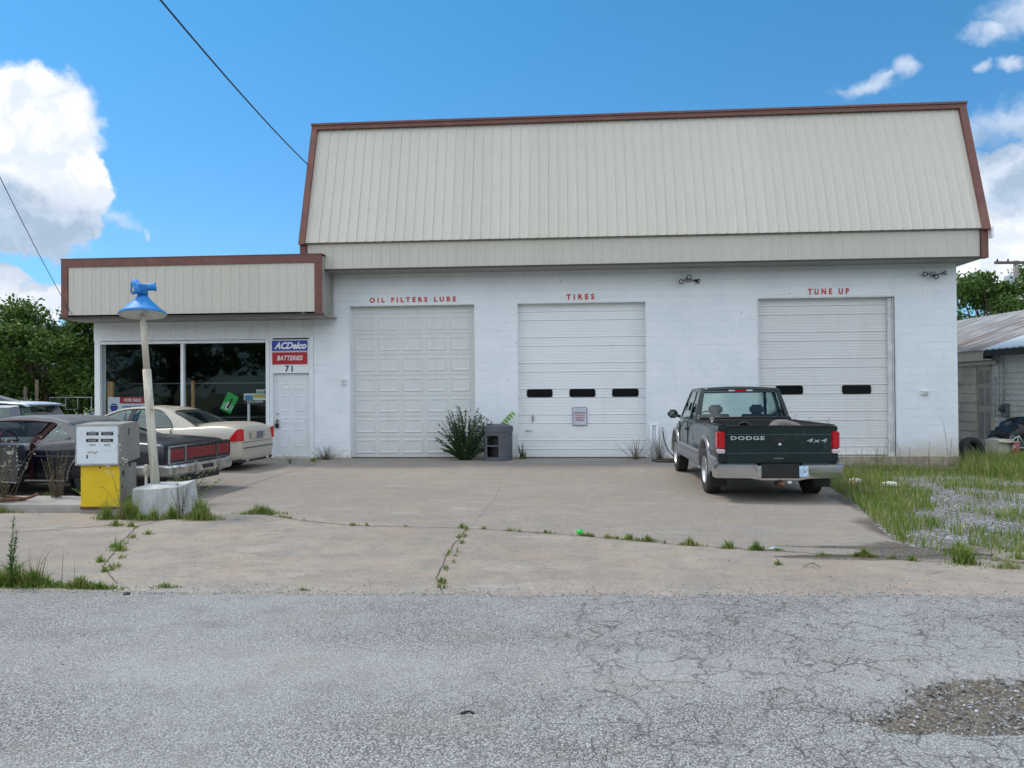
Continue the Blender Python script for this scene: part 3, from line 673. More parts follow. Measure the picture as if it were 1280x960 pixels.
def groove_door(D, m, label, wins):
    x0, x1, z0, z1 = D; y = .19; prof = []
    seams = sorted([.21+.66*k_+z0 for k_ in range(6)]+[.43+.66*k_+z0 for k_ in range(6)])
    z = z0+.02; prof.append((y, z)); fine = .0733
    zz = z0+.02
    edges = [s_ for s_ in seams if s_ < z1]
    allz = []
    lo = z0+.02
    for s_ in edges+[z1]:
        n_f = int(round((s_-lo)/fine)); 
        for i in range(1, n_f): allz.append((lo+(s_-lo)*i/n_f, 0))
        allz.append((s_, 1)); lo = s_
    for (s_, big_) in allz:
        if s_ >= z1-.01: break
        w_, dp = (.010, .022) if big_ else (.010, .009)
        prof += [(y, s_-w_), (y+dp, s_-w_*.4), (y+dp, s_+w_*.3), (y, s_+w_)]
        if big_: prof += [(y-.006, s_+w_+.004), (y-.006, s_+w_+.018), (y, s_+w_+.024)]
    prof.append((y, z1)); b = bmesh.new()
    a_ = [b.verts.new((x0, p[0], p[1])) for p in prof]; c_ = [b.verts.new((x1, p[0], p[1])) for p in prof]
    for i in range(len(prof)-1): b.faces.new((a_[i], c_[i], c_[i+1], a_[i+1]))
    box(b, x0, x1, y+.03, y+.06, z0+.02, z1)
    d_ = obj('bay_door', b, m, bld, label)
    for (wx0, wx1, wz0, wz1) in wins:
        r = .05; pts_ = []
        for (cx, cz, a0) in ((wx1-r, wz0+r, -90), (wx1-r, wz1-r, 0), (wx0+r, wz1-r, 90), (wx0+r, wz0+r, 180)):
            for k_ in range(5): an = R(a0+k_*22.5); pts_.append((cx+r*math.cos(an), cz+r*math.sin(an)))
        b = bmesh.new(); prism(b, pts_, 'Y', y-.016, y-.002); w = obj('window', b, mat('window_gasket', (.012, .012, .012), .6, spec=.1), d_)
        b = bmesh.new(); cx, cz = (wx0+wx1)/2, (wz0+wz1)/2; prism(b, [((p[0]-cx)*.93+cx, (p[1]-cz)*.80+cz) for p in pts_], 'Y', y-.0175, y-.0165); obj('pane', b, mat('dark_pane', (.010, .011, .012), .12, spec=.15), w)
    b = bmesh.new(); box(b, x0, x1, y-.005, y+.04, z0, z0+.022); obj('bottom_seal', b, M_BLACK, d_)
    return d_
panel_door()
d2 = groove_door(D2, M_DOOR2, 'white grooved bay door with three small windows', [(-1.10, -.44, 1.55, 1.755), (-.01, .65, 1.55, 1.755), (1.075, 1.74, 1.55, 1.755)])
d3 = groove_door(D3, M_DOOR3, 'weathered grey white grooved bay door with two dark windows', [(5.14, 5.81, 1.58, 1.80), (6.76, 7.46, 1.58, 1.80)])
b = bmesh.new(); box(b, -.97, -.93, .16, .19, .92, 1.08); box(b, -.985, -.915, .165, .188, 1.03, 1.06); obj('lift_handle', b, M_CHROMEOLD, d2)
b = bmesh.new(); tube(b, [(-1.13, .18, .69), (-1.12, .15, .70), (-1.0, .15, .70), (-.99, .18, .69)], .012); obj('door_latch', b, M_CHROMEOLD, d2)
for D, nm in ((D1, 1), (D2, 2), (D3, 3)):
    b = bmesh.new(); x0, x1, z0, z1 = D; w = .045
    box(b, x0-.001, x0+w*.5, -.012, .0, z0, z1); box(b, x1-w*.5, x1+.001, -.012, .0, z0, z1); box(b, x0-.001, x1+.001, -.012, .0, z1, z1+.04)
    if nm == 3: box(b, x1-.14, x1-.05, .10, .18, z0, z1-.01); box(b, x1-.045, x1-.024, .05, .18, z0, z1-.01)
    obj('door_jamb', b, M_TRIMW if nm < 3 else mat('greyed_trim', (.70, .70, .70), .6, dirt=(.3, .28, .25)), bld)
# painted lettering
M_LET = mat('red_sign_paint', (.52, .045, .028), .6, var=.2, scale=12, dirt=(.62, .42, .38), dth=(.58, .75), damt=.6)
for body, x0, x1, z0, z1 in (('OIL FILTERS LUBE', -5.14, -2.89, 4.02, 4.155), ('TIRES', -.07, .64, 4.015, 4.16), ('TUNE UP', 5.90, 6.89, 4.045, 4.195)):
    t = text('painted_lettering', body, .19, (0, 0, 0), M_LET, bld, depth=.003, sp_=1.75, ws=1.0, bold=.009)
    bb = [v.co for v in t.data.vertices]; w = max(v.x for v in bb)-min(v.x for v in bb); hh = max(v.y for v in bb)-min(v.y for v in bb)
    cx, cy = (max(v.x for v in bb)+min(v.x for v in bb))/2, (max(v.y for v in bb)+min(v.y for v in bb))/2
    for v in t.data.vertices: v.co.x = (v.co.x-cx)*(x1-x0)/w; v.co.y = (v.co.y-cy)*(z1-z0)/hh
    t.location = ((x0+x1)/2, -.003, (z0+z1)/2); t['label'] = 'red stencilled words ' + body + ' over a bay door'
t = text('house_number', '71', .22, (-7.26, -.034, 2.335), M_BLACK, bld, depth=.012, bold=.004, sp_=1.25, label='black house number 71 above the entry door')

# ---- signs on the front
def signboard(label, x0, x1, z0, z1, y, m, cat='sign', name='wall_sign'):
    s_ = empty(name, ((x0+x1)/2, y, z0), 0, label, cat); w, h = x1-x0, z1-z0
    boxo('sign_board', (-w/2, w/2, -.02, .0, 0, h), m, s_, .004); return s_, w, h
M_BLUE = mat('sign_blue', (.02, .045, .32), .3, var=.05); M_SRED = mat('sign_red', (.40, .010, .02), .3, var=.05); M_SWH = mat('sign_white', (.78, .80, .82), .4, var=.03)
s_, w, h = signboard('blue battery maker sign above the red sign over the office door', -7.72, -6.78, 2.79, 3.07, F-.035, M_BLUE)
text('sign_lettering', 'ACDelco', .235, (.02, -.024, h*.50), M_SWH, s_, shear=.35, bold=.010, sx=.92, depth=.004)
boxo('sign_border', (-w/2, w/2, -.022, -.0205, -.0, .012), M_SWH, s_)
s_, w, h = signboard('red sign reading BATTERIES between the blue sign and number 71', -7.715, -6.785, 2.455, 2.765, F-.035, M_SRED)
text('sign_lettering', 'BATTERIES', .165, (0, -.024, h*.50), M_SWH, s_, shear=.25, bold=.003, sx=.82, sp_=1.06, depth=.004)
s_, w, h = signboard('small grey paper notice fixed to the middle bay door', .08, .42, .84, 1.28, F+.175, mat('notice_grey', (.56, .56, .62), .6))
b = bmesh.new(); box(b, -w/2-.01, w/2+.01, -.024, -.002, -.012, .0); box(b, -w/2-.01, w/2+.01, -.024, -.002, h, h+.012); box(b, -w/2-.012, -w/2, -.024, -.002, .0, h); box(b, w/2, w/2+.012, -.024, -.002, .0, h); obj('sign_border', b, mat('border_grey', (.2, .19, .24), .5), s_)
for k_, (tx, mm) in enumerate((("DON'T BLOCK", M_BLACK), ('DOOR OR', M_SRED), ('DRIVEWAY', M_SRED), ('THANKS', mat('ink', (.08, .05, .12), .6)))):
    text('sign_lettering', tx, .052 if k_ else .045, (0, -.023, h*.70-k_*.062), mm, s_, bold=.0012, depth=.003, sx=1.0)
# signs inside the shop window
def real_estate():
    s_, w, h = signboard('white and red FOR SALE sign with a balloon mark behind the office window', -12.28, -11.22, 1.0, 1.63, F+.13, mat('sign_ice', (.62, .72, .78), .5))
    s_.rotation_euler = (0, 0, 0)
    boxo('red_banner', (-w/2+.33, w/2, -.024, -.021, h-.17, h), M_SRED, s_)
    text('sign_lettering', 'FOR SALE', .115, (.165, -.027, h-.085), M_SWH, s_, bold=.003, sx=.95)
    text('sign_lettering', 'DONNA TRUMAN', .085, (.165, -.023, h-.26), M_BLUE, s_, bold=.001, sx=.85)
    text('sign_lettering', '573 555 0139', .065, (.165, -.023, h-.35), M_BLUE, s_, sx=.9)
    text('sign_lettering', 'residential', .06, (.165, -.023, h-.43), M_BLUE, s_, sx=.9)
    cx, cz, r = -.36, h-.28, .115
    def band(a0, a1, m):     # lens-shaped balloon bands
        b = bmesh.new(); top, bot = [], []
        for k_ in range(13):
            u = -1+k_/6; x = cx+r*u; zt = math.sqrt(max(1-u*u, 0))
            top.append((x, cz+zt*r*a1)); bot.append((x, cz+zt*r*a0))
        prism(b, bot+top[::-1][1:-1], 'Y', -.0235, -.021); obj('balloon_mark', b, m, s_)
    band(.62, 1.0, M_BLUE); band(.25, .50, M_SRED)
    b = bmesh.new(); prism(b, [(cx-r, cz+.0), (cx-r*.5, cz+.05), (cx+r*.5, cz+.05), (cx+r, cz), (cx+.03, cz-.16), (cx-.03, cz-.16)], 'Y', -.0235, -.021); obj('balloon_mark', b, M_BLUE, s_)
real_estate()
M_GRN = mat('sign_green', (.01, .38, .06), .45, var=.08)
s_ = empty('window_poster', (-8.95, F+.13, 1.46), 0, 'tilted bright green poster with a black and white figure in the office window', 'poster')
boxo('poster_sheet', (-.16, .16, -.006, 0, -.25, .25), M_GRN, s_)
boxo('poster_print', (-.045, .04, -.009, -.0065, -.20, .02), M_SWH, s_); b = bmesh.new(); prism(b, [(-.01, -.16), (.045, -.15), (.05, .12), (.02, .17), (0, .12)], 'Y', -.012, -.0095); obj('poster_print', b, M_BLACK, s_)
text('poster_lettering', 'GO', .13, (.10, -.009, -.10), M_SWH, s_, rot=(R(90), R(-90), 0), sx=.8); text('poster_lettering', 'SALE', .10, (-.10, -.009, -.12), M_SWH, s_, rot=(R(90), R(-90), 0), sx=.8)
s_.rotation_euler = (0, R(27), 0)
s_, w, h = signboard('yellow and blue parts sign standing low in the office window', -8.56, -7.96, 1.44, 1.70, F+.16, M_SWH)
boxo('sign_band', (-w/2+.03, -.05, -.024, -.021, .09, .22), mat('sky_blue_ink', (.08, .25, .45), .4), s_); boxo('sign_band', (-.04, w/2, -.024, -.021, .15, .24), mat('sign_yellow', (.62, .45, .04), .5), s_)
boxo('sign_band', (-w/2, w/2, -.0235, -.0208, .0, .085), M_BLACK, s_); text('sign_lettering', 'SUPER CENTER', .068, (0, -.025, .045), M_SWH, s_, sx=.95, bold=.001)
boxo('sign_post', (-.21, -.15, -.01, .03, -1.38, .0), M_SWH, s_)
s_, w, h = signboard('small white lettered sign leaning in the right corner of the office window', -8.22, -7.90, 1.66, 1.81, F+.14, mat('pale_card', (.5, .55, .5), .6))
text('sign_lettering', 'ALSCO', .075, (-.04, -.023, .07), M_DARKIN, s_, sx=.8); 
b = bmesh.new(); lathe(b, [(.035, -.024), (.05, -.022)], (w/2-.06, 0, .075), 'Y', 14); obj('sign_emblem', b, M_BLUE, s_)
for k_, (x0, x1, lb) in enumerate(((-12.39, -12.22, 'bare lumber post behind the left edge of the office window'), (-10.30, -10.20, 'bare lumber stud behind the left side of the office window mullion'), (-10.04, -9.97, 'bare lumber stud behind the right side of the office window mullion'))):
    tag(boxo('lumber_post', (x0, x1, F+.22, F+.30, .055, 2.05), M_WOOD, bev=.004), lb, 'post')
tag(boxo('display_rail', (-12.2, -7.9, F+.95, F+1.0, 1.98, 2.01), mat('rail_metal', (.10, .11, .11), .4)), 'thin dark rail running across the room behind the office window', 'rail')
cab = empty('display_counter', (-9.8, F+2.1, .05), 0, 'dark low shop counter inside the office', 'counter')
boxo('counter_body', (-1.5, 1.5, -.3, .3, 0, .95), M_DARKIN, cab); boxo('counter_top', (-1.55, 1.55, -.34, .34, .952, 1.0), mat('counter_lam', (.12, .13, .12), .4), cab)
# ---- floodlights and boxes
def floods(x, z, label, cfg):
    f_ = empty('floodlight', (x, F, z), 0, label, 'floodlight', 'bare floodlight clusters under the eave')
    boxo('mounting_plate', (-.07, .07, -.05, 0, -.06, .06), mat('aged_metal', (.30, .31, .32), .5, .5), f_, .008)
    for (dx, dz, tx, ty, tz) in cfg:
        b = bmesh.new(); lathe(b, [(.022, 0), (.03, .05), (.055, .10), (.062, .13), (.052, .133), (.0, .10)], (0, 0, 0), 'Z', 16)
        L = obj('lamp_head', b, M_BLACK if tz < 0 else mat('aged_metal', (0, 0, 0)), f_); L.location = (dx, -.06, dz); L.rotation_euler = Vector((tx, ty, tz)).to_track_quat('Z', 'Y').to_euler()
        b = bmesh.new(); lathe(b, [(.0, .122), (.050, .125)], seg=16); obj('lens', b, mat('bulb_glass', (.5, .52, .53), .1), L)
        b = bmesh.new(); tube(b, [(0, -.03, 0), (dx, -.06, dz)], .012); obj('swivel_arm', b, MATS['aged_metal'], f_)
floods(2.98, 4.47, 'floodlight cluster with black rimmed lamps right of the middle bay door', [(-.14, -.02, -.45, -.85, -.35), (.0, .05, 0, -1, -.1), (.14, -.02, .8, -.5, -.3)])
floods(8.88, 4.50, 'pale weathered floodlight cluster above the right end of the facade', [(-.15, .0, -.7, -.7, -.1), (.0, -.03, .1, -.9, -.5), (.16, .0, .8, -.6, .1)])
def wallbox(x, z, w, h, label, dark_=False):
    e_ = empty('outlet_box', (x, F, z), 0, label, 'outlet box'); boxo('box_body', (-w/2, w/2, -.06, -.002, -h/2, h/2), M_TRIMW, e_, .008)
    boxo('socket_cover', (-w/3, w/3, -.07, -.061, -h/3, h/3), mat('cover_grey', (.45, .45, .42), .5), e_, .003)
wallbox(8.66, 1.60, .16, .11, 'small beige outlet box low on the wall right of the third bay door'); wallbox(-5.83, 1.99, .10, .15, 'small white box on the wall left of the first bay door')
b = bmesh.new()
for xx in (2.02, 2.17): tube(b, [(xx, F-.04, .0), (xx, F-.04, .86)], .028)
tube(b, [(2.02, F-.04, .84), (2.17, F-.04, .84)], .02); tag(obj('conduit_pipe', b, M_TRIMW), 'pair of short white pipes on the wall right of the middle bay door', 'pipe')
tap = empty('garden_tap', (2.31, F, .72), 0, 'small outdoor tap low on the wall by the pickup', 'tap')
b = bmesh.new(); tube(b, [(0, 0, 0), (0, -.07, 0), (0, -.09, -.03)], .014); obj('spout', b, M_CHROMEOLD, tap); b = bmesh.new(); lathe(b, [(.0, 0), (.03, .0), (.03, .01), (0, .01)], (0, -.06, .04)); tube(b, [(0, -.06, 0), (0, -.06, .04)], .006); obj('tap_handle', b, M_RUST, tap)
b = bmesh.new(); pts_ = [(2.31, F-.09, .68), (2.33, F-.12, .5), (2.42, F-.2, .22), (2.58, F-.45, .03), (2.5, F-.8, .02), (2.1, F-1.0, .02), (1.95, F-.8, .02), (2.15, F-.6, .022), (2.55, F-.7, .03), (2.75, F-1.0, .03), (2.5, F-1.2, .02), (2.0, F-1.15, .02)]
def smoothpts(p, n=6):
    out = []; p = [Vector(x) for x in p]
    for i in range(len(p)-1):
        a, b_, c, d_ = p[max(i-1, 0)], p[i], p[i+1], p[min(i+2, len(p)-1)]
        for k_ in range(n):
            t = k_/n; out.append(.5*((2*b_)+(c-a)*t+(2*a-5*b_+4*c-d_)*t*t+(3*b_-a-3*c+d_)*t**3))
    out.append(p[-1]); return out
tube(b, smoothpts(pts_), .014, 6); tag(obj('garden_hose', b, M_RUBBER), 'black garden hose coiled from the wall tap to the concrete', 'hose')
b = bmesh.new(); tube(b, [(-6.62, F-1.0, 3.70), (-6.62, F-.9, 3.9)], .02); b.free()

# ================================================================== VEHICLES
def interp(tab, x):
    """tab: list of (x, v...) sorted by x"""
    if x <= tab[0][0]: return tab[0][1:]
    for a, c in zip(tab[:-1], tab[1:]):
        if x <= c[0]:
            t = (x-a[0])/(c[0]-a[0]); return tuple(a[i]+(c[i]-a[i])*t for i in range(1, len(a)))
    return tab[-1][1:]
def loft_body(stations, prof, m, name, parent, cuts=(), subdiv=2, label=None, inset_end=True):
    """stations: (x, halfwidth, zbottom, zshoulder, zdeck); prof(hw, zb, zs, zd) -> half profile from bottom centre to deck centre. Arches cut out with cylinders."""
    b = bmesh.new(); rings = []
    for st in stations:
        hp = prof(*st[1:]); full = [(y, z) for y, z in hp] + [(-y, z) for y, z in hp[-2:0:-1]]
        rings.append([b.verts.new((st[0], y, z)) for y, z in full])
    n = len(rings[0])
    for i in range(len(rings)-1):
        for k_ in range(n): b.faces.new((rings[i][k_], rings[i][(k_+1) % n], rings[i+1][(k_+1) % n], rings[i+1][k_]))
    b.faces.new(rings[0][::-1]); b.faces.new(rings[-1]); bmesh.ops.recalc_face_normals(b, faces=b.faces[:])
    o = obj(name, b, m, parent, label)
    md = o.modifiers.new('sub', 'SUBSURF'); md.levels = subdiv; md.render_levels = subdiv
    cutters = []
    for (cx, r, z) in cuts:
        cb = bmesh.new(); lathe(cb, [(r, -1.3), (r, 1.3)], (cx, 0, z), 'Y', 36); co_ = obj('cut', cb); cutters.append(co_)
        bm_ = o.modifiers.new('cut', 'BOOLEAN'); bm_.object = co_; bm_.operation = 'DIFFERENCE'; bm_.solver = 'EXACT'
    par = o.parent; bpy.context.view_layer.update()
    mw = o.matrix_world.copy()
    for c in cutters: c.matrix_world = mw
    bpy.context.view_layer.update()
    dg = bpy.context.evaluated_depsgraph_get(); me = bpy.data.meshes.new_from_object(o.evaluated_get(dg))
    o.modifiers.clear(); o.data = me
    for c in cutters: bpy.data.objects.remove(c)
    for p in me.polygons: p.use_smooth = True
    es = o.modifiers.new('es', 'EDGE_SPLIT'); es.split_angle = R(38)
    return o
def wheel(parent, x, y, r, w, side, rimr=.62, style='alloy', rimmat=None):
    """side: +1 outside is +y"""
    rimmat = rimmat or M_RIM
    t = empty('wheel', (x, y, r)); t.parent = parent
    b = bmesh.new(); h = w/2
    lathe(b, [(r*rimr, -h*.9), (r*.80, -h), (r*.94, -h*.92), (r*.985, -h*.7), (r, -h*.45), (r, h*.45), (r*.985, h*.7), (r*.94, h*.92), (r*.80, h), (r*rimr, h*.9)], axis='Y', seg=40, caps=False)
    for k_ in range(60):       # tread blocks
        a = 2*math.pi*k_/60
        for yy in (-h*.62, -h*.2, h*.2, h*.62):
            p = Vector((math.cos(a)*r, yy, math.sin(a)*r)); tn = Vector((-math.sin(a), 0, math.cos(a))); rn = Vector((math.cos(a), 0, math.sin(a)))
            q_ = [p+tn*sx*.012+Vector((0, sy*h*.16, 0)) for sx, sy in ((-1, -1), (1, -1), (1, 1), (-1, 1))]
            lo = [b.verts.new(v-rn*.004) for v in q_]; hi = [b.verts.new(v+rn*.007) for v in q_]
            b.faces.new(hi)
            for j in range(4): b.faces.new((lo[j], lo[(j+1) % 4], hi[(j+1) % 4], hi[j]))
    obj('tyre', b, M_TYRE, t)
    b = bmesh.new(); s = side; R0 = r*rimr
    lathe(b, [(R0*1.02, s*h*.92), (R0*1.0, s*h*.98), (R0*.93, s*h*.90), (R0*.90, s*h*.3), (R0*.86, s*h*.2)], axis='Y', seg=36, caps=False)
    lathe(b, [(.0, s*h*.72), (R0*.22, s*h*.70), (R0*.24, s*h*.55)], axis='Y', seg=20)
    ns = 5 if style == 'alloy' else 10
    for k_ in range(ns):
        a = 2*math.pi*k_/ns+.3; ww = R0*(.17 if style == 'alloy' else .06)
        for (r0, r1, y0, y1) in ((R0*.18, R0*.92, s*h*.66, s*h*.72),):
            u = Vector((math.cos(a), 0, math.sin(a))); tn = Vector((-math.sin(a), 0, math.cos(a)))
            vs = [b.verts.new(u*rr+tn*sx*ww*(1 if rr == r0 else .75)+Vector((0, yy, 0))) for rr, yy in ((r0, y0), (r1, y1)) for sx in (-1, 1)]
            v2 = [b.verts.new(v.co-Vector((0, s*.03, 0))) for v in vs]
            b.faces.new((vs[0], vs[1], vs[3], vs[2])); b.faces.new((vs[0], v2[0], v2[2], vs[2])); b.faces.new((vs[1], v2[1], v2[3], vs[3]))
    lathe(b, [(R0*.86, s*h*.2), (.0, s*h*.18)], axis='Y', seg=24, mi=1, caps=False)
    o = obj('rim', b, [rimmat, M_BLACK], t)
    return t
def side_poly(pts, hw_tab, name, m, parent, off=0.0, thick=.02, side=1, label=None, sub=.12):
    """a panel on the leaning greenhouse side: pts in (x, z); hw_tab(x, z) -> half width"""
    # subdivide the outline so it follows the curved side
    P = []
    for a, c in zip(pts, pts[1:]+pts[:1]):
        k_ = max(1, int(math.dist(a, c)/sub))
        for j in range(k_): P.append((a[0]+(c[0]-a[0])*j/k_, a[1]+(c[1]-a[1])*j/k_))
    b = bmesh.new()
    o_ = [b.verts.new((x, side*(hw_tab(x, z)+off), z)) for x, z in P]; i_ = [b.verts.new((x, side*(hw_tab(x, z)+off-thick), z)) for x, z in P]
    n = len(P); f0 = b.faces.new(o_); f1 = b.faces.new(i_[::-1])
    for j in range(n): b.faces.new((o_[j], i_[j], i_[(j+1) % n], o_[(j+1) % n]))
    bmesh.ops.triangulate(b, faces=[f0, f1]); bmesh.ops.recalc_face_normals(b, faces=b.faces[:])
    return obj(name, b, m, parent, label)
def strip(b, A, C, nx=10, nb=0, bulge=(0, 0, 0)):
    """surface between polylines A and C of equal length (lists of 3D points)"""
    rows = []
    K = 6
    for k_ in range(K+1):
        t = k_/K; bl = 4*t*(1-t)
        rows.append([b.verts.new(Vector(a).lerp(Vector(c), t)+Vector(bulge)*bl) for a, c in zip(A, C)])
    for r0, r1 in zip(rows[:-1], rows[1:]):
        for j in range(len(r0)-1): f = b.faces.new((r0[j], r0[j+1], r1[j+1], r1[j])); f.smooth = True

def crossline(x, hw, z, crown=0, bow=0, n=9):
    return [(x-bow*(2*k_/(n-1)-1)**2, hw*(2*k_/(n-1)-1), z+crown*(1-(2*k_/(n-1)-1)**2)) for k_ in range(n)]
def seat(parent, x, y, m, h=.62, w=.5, head=True, z0=.32):
    s_ = empty('seat', (x, y, z0)); s_.parent = parent
    b = bmesh.new(); box(b, -.1, .42, -w/2, w/2, 0, .16); bmesh.ops.bevel(b, geom=b.edges[:], offset=.05, segments=3, affect='EDGES'); obj('seat_cushion', b, m, s_)
    b = bmesh.new(); prism(b, [(-.08, .1), (-.26, h), (-.20, h+.03), (-.12, h), (.06, .14)], 'Y', -w/2, w/2); bmesh.ops.bevel(b, geom=b.edges[:], offset=.02, segments=2, affect='EDGES'); obj('seat_back', b, m, s_)
    if head:
        b = bmesh.new(); box(b, -.30, -.20, -.13, .13, h+.02, h+.20); bmesh.ops.bevel(b, geom=b.edges[:], offset=.04, segments=3, affect='EDGES'); obj('headrest', b, m, s_)

# ---------------------------------------------------------------- pickup
def carpaint(name, base, metal=.0, rough=.28, coat=.6, dirt=(.25, .22, .18), damt=.12, dth=(.5, .8), var=.06, dscale=2):
    return mat(name, base, rough, metal, var=var, scale=1.6, coat=coat, dirt=dirt, damt=damt, dth=dth, dscale=dscale)
P_GREEN = carpaint('dark_green_paint', (.002, .015, .017), rough=.27, coat=.25, damt=.10, dth=(.5, .75), dscale=3.5)
P_GREY = carpaint('driftwood_grey_paint', (.20, .20, .215), metal=.4, rough=.38, coat=.3, damt=.2)
M_LINER = mat('bed_liner', (.018, .019, .02), .7, bump=.2)
def pickup():
    T = empty('pickup_truck', (3.13, 11.80, 0), R(90), 'dark green and grey four wheel drive pickup parked before the third bay door', 'pickup truck')
    hwid = .90; RA, FA = 1.18, 4.65; WR = .375
    # side profile: grey below the crease, green above
    def prof(hw, zb, zs, zd):
        return [(0, zb), (hw*.80, zb), (hw*.955, zb+.03), (hw*.985, zb+.17), (hw, zb+.33), (hw*.985, zs-.12), (hw*.955, zs-.02), (hw*.90, zs+.012), (hw*.45, zd), (0, zd+.01)]
    st = [(2.46, .0, 0, 0, 0)]
    cabst = [(2.42, .885, .40, 1.13, 1.13), (2.50, .89, .40, 1.13, 1.13), (3.0, .895, .40, 1.12, 1.12), (3.7, .90, .40, 1.11, 1.11), (4.15, .90, .40, 1.09, 1.10), (4.6, .895, .40, 1.06, 1.12), (5.05, .87, .40, 1.02, 1.09), (5.40, .82, .40, .96, 1.03), (5.56, .74, .42, .88, .92), (5.58, .70, .44, .84, .88)]
    body = loft_body(cabst, prof, P_GREEN, 'cab_body', T, cuts=[(FA, .47, WR+.03)])
    # bed: hollow box with outer skins, rails, inner liner
    b = bmesh.new(); rings = []
    xsb = [.10, .16, .5, .9, 1.4, 1.9, 2.36, 2.40]
    for i, x in enumerate(xsb):
        e = .975 if i in (0,) else 1.0
        P = [(.80, .42), (.865*e, .44), (.885*e, .58), (.905*e, .70), (.915*e, .76), (.895*e, .80), (.90*e, .98), (.89*e, 1.09), (.865*e, 1.145), (.80, 1.15), (.79, 1.13), (.79, .62), (0, .62)]
        full = P + [(-y, z) for y, z in P[-2::-1]]
        rings.append([b.verts.new((x, y, z)) for y, z in full])
    n = len(rings[0])
    for i in range(len(rings)-1):
        for k_ in range(n-1):
            f = b.faces.new((rings[i][k_], rings[i][k_+1], rings[i+1][k_+1], rings[i+1][k_])); f.material_index = 1 if 9 <= k_ <= 14 else 0
    # front wall of bed and closing lips
    f = b.faces.new([rings[-1][k_] for k_ in range(11, 14)]+[b.verts.new((2.40, -.79, 1.13)), b.verts.new((2.40, .79, 1.13))]); f.material_index = 1
    bmesh.ops.recalc_face_normals(b, faces=b.faces[:])
    bed = obj('bed', b, [P_GREEN, M_LINER], T)
    sd = bed.modifiers.new('s', 'SOLIDIFY'); sd.thickness = .02; sd.offset = -1
    cb = bmesh.new(); lathe(cb, [(.47, .70), (.47, 1.3)], (RA, 0, WR+.05), 'Y', 36); lathe(cb, [(.47, -1.3), (.47, -.70)], (RA, 0, WR+.05), 'Y', 36); bmesh.ops.recalc_face_normals(cb, faces=cb.faces[:])
    c_ = obj('cut', cb); bpy.context.view_layer.update(); c_.matrix_world = bed.matrix_world.copy()
    bo = bed.modifiers.new('c', 'BOOLEAN'); bo.object = c_; bo.operation = 'DIFFERENCE'; bo.solver = 'EXACT'; bpy.context.view_layer.update()
    me = bpy.data.meshes.new_from_object(bed.evaluated_get(bpy.context.evaluated_depsgraph_get())); bed.modifiers.clear(); bed.data = me; bpy.data.objects.remove(c_)
    smooth(bed, 30)
    boxo('bulkhead', (2.385, 2.43, -.86, .86, .45, 1.14), P_GREEN, T, .012)
    # lower grey cladding and flares
    for s in (1, -1):
        b = bmesh.new()
        for (xa, xb) in ((RA+.44, FA-.46), (.12, RA-.44)):
            A = [(y, z) for y, z in ((.80, .385), (.895, .39), (.918, .42), (.918, .56), (.925, .64), (.912, .665), (.88, .665))]
            v0 = [b.verts.new((xa, s*y, z)) for y, z in A]; v1 = [b.verts.new((xb, s*y, z)) for y, z in A]
            for k_ in range(len(A)-1): b.faces.new((v0[k_], v1[k_], v1[k_+1], v0[k_+1]))
            b.faces.new(v0); b.faces.new(v1[::-1])
        bmesh.ops.recalc_face_normals(b, faces=b.faces[:]); obj('lower_cladding', b, P_GREY, T)
        for cx, zc in ((RA, WR+.05), (FA, WR+.03)):
            b = bmesh.new(); prev = None
            for k_ in range(25):
                a = R(-14+208*k_/24); rr = .0
                pr = []
                for (r, y) in ((.455, .80), (.462, .925), (.478, .938), (.515, .930), (.530, .895)):
                    pr.append(b.verts.new((cx+math.cos(a)*r, s*y, max(zc+math.sin(a)*r, .36))))
                if prev:
                    for j in range(len(pr)-1): f = b.faces.new((prev[j], pr[j], pr[j+1], prev[j+1])); f.smooth = True
                prev = pr
            bmesh.ops.recalc_face_normals(b, faces=b.faces[:]); obj('wheel_flare', b, P_GREY, T)
            b = bmesh.new(); lathe(b, [(.47, s*.55), (.47, s*.88)], (cx, 0, zc), 'Y', 30, caps=False); lathe(b, [(.0, s*.55), (.47, s*.55)], (cx, 0, zc), 'Y', 30, caps=False)
            b2 = [v for v in b.verts if v.co.z < .33]; 
            for v in b2: v.co.z = .33
            obj('wheel_well', b, M_BLACK, T)
            wheel(T, cx, s*.80, WR, .24, s, .60, 'alloy')
        b = bmesh.new(); box(b, .58, .605, min(s*.66, s*.93), max(s*.66, s*.93), .17, .52); bmesh.ops.bevel(b, geom=b.edges[:], offset=.006, segments=1, affect='EDGES'); obj('mud_flap', b, M_BLACK, T)
    # tailgate
    tg = boxo('tailgate', (.055, .10, -.775, .775, .585, 1.14), P_GREEN, T, .018)
    b = bmesh.new()
    box(b, .048, .058, -.77, .77, 1.015, 1.022); box(b, .047, .058, -.77, .77, .735, .742); bmesh.ops.bevel(b, geom=b.edges[:], offset=.002, segments=1, affect='EDGES'); obj('crease', b, mat('green_edge', (.05, .12, .115), .3), tg)
    boxo('tailgate_cap', (.045, .115, -.78, .78, 1.142, 1.158), P_GREEN, tg, .006)
    b = bmesh.new(); box(b, .044, .060, -.11, .11, .905, .985); bmesh.ops.bevel(b, geom=b.edges[:], offset=.012, segments=2, affect='EDGES'); obj('handle', b, M_BLACK, tg)
    b = bmesh.new(); lathe(b, [(0, .040), (.022, .042), (.024, .054)], (0, -.02, .868), 'X', 16); obj('lock', b, M_CHROME, tg)
    boxo('badge', (.046, .054, -.07, .07, .655, .668), mat('dull_badge', (.20, .23, .23), .4), tg, .002)
    for s in (1, -1): boxo('panel_gap', (.07, .075, s*.781-.004, s*.781+.004, .59, 1.13), M_BLACK, T)
    rz = (R(90), 0, R(-90))
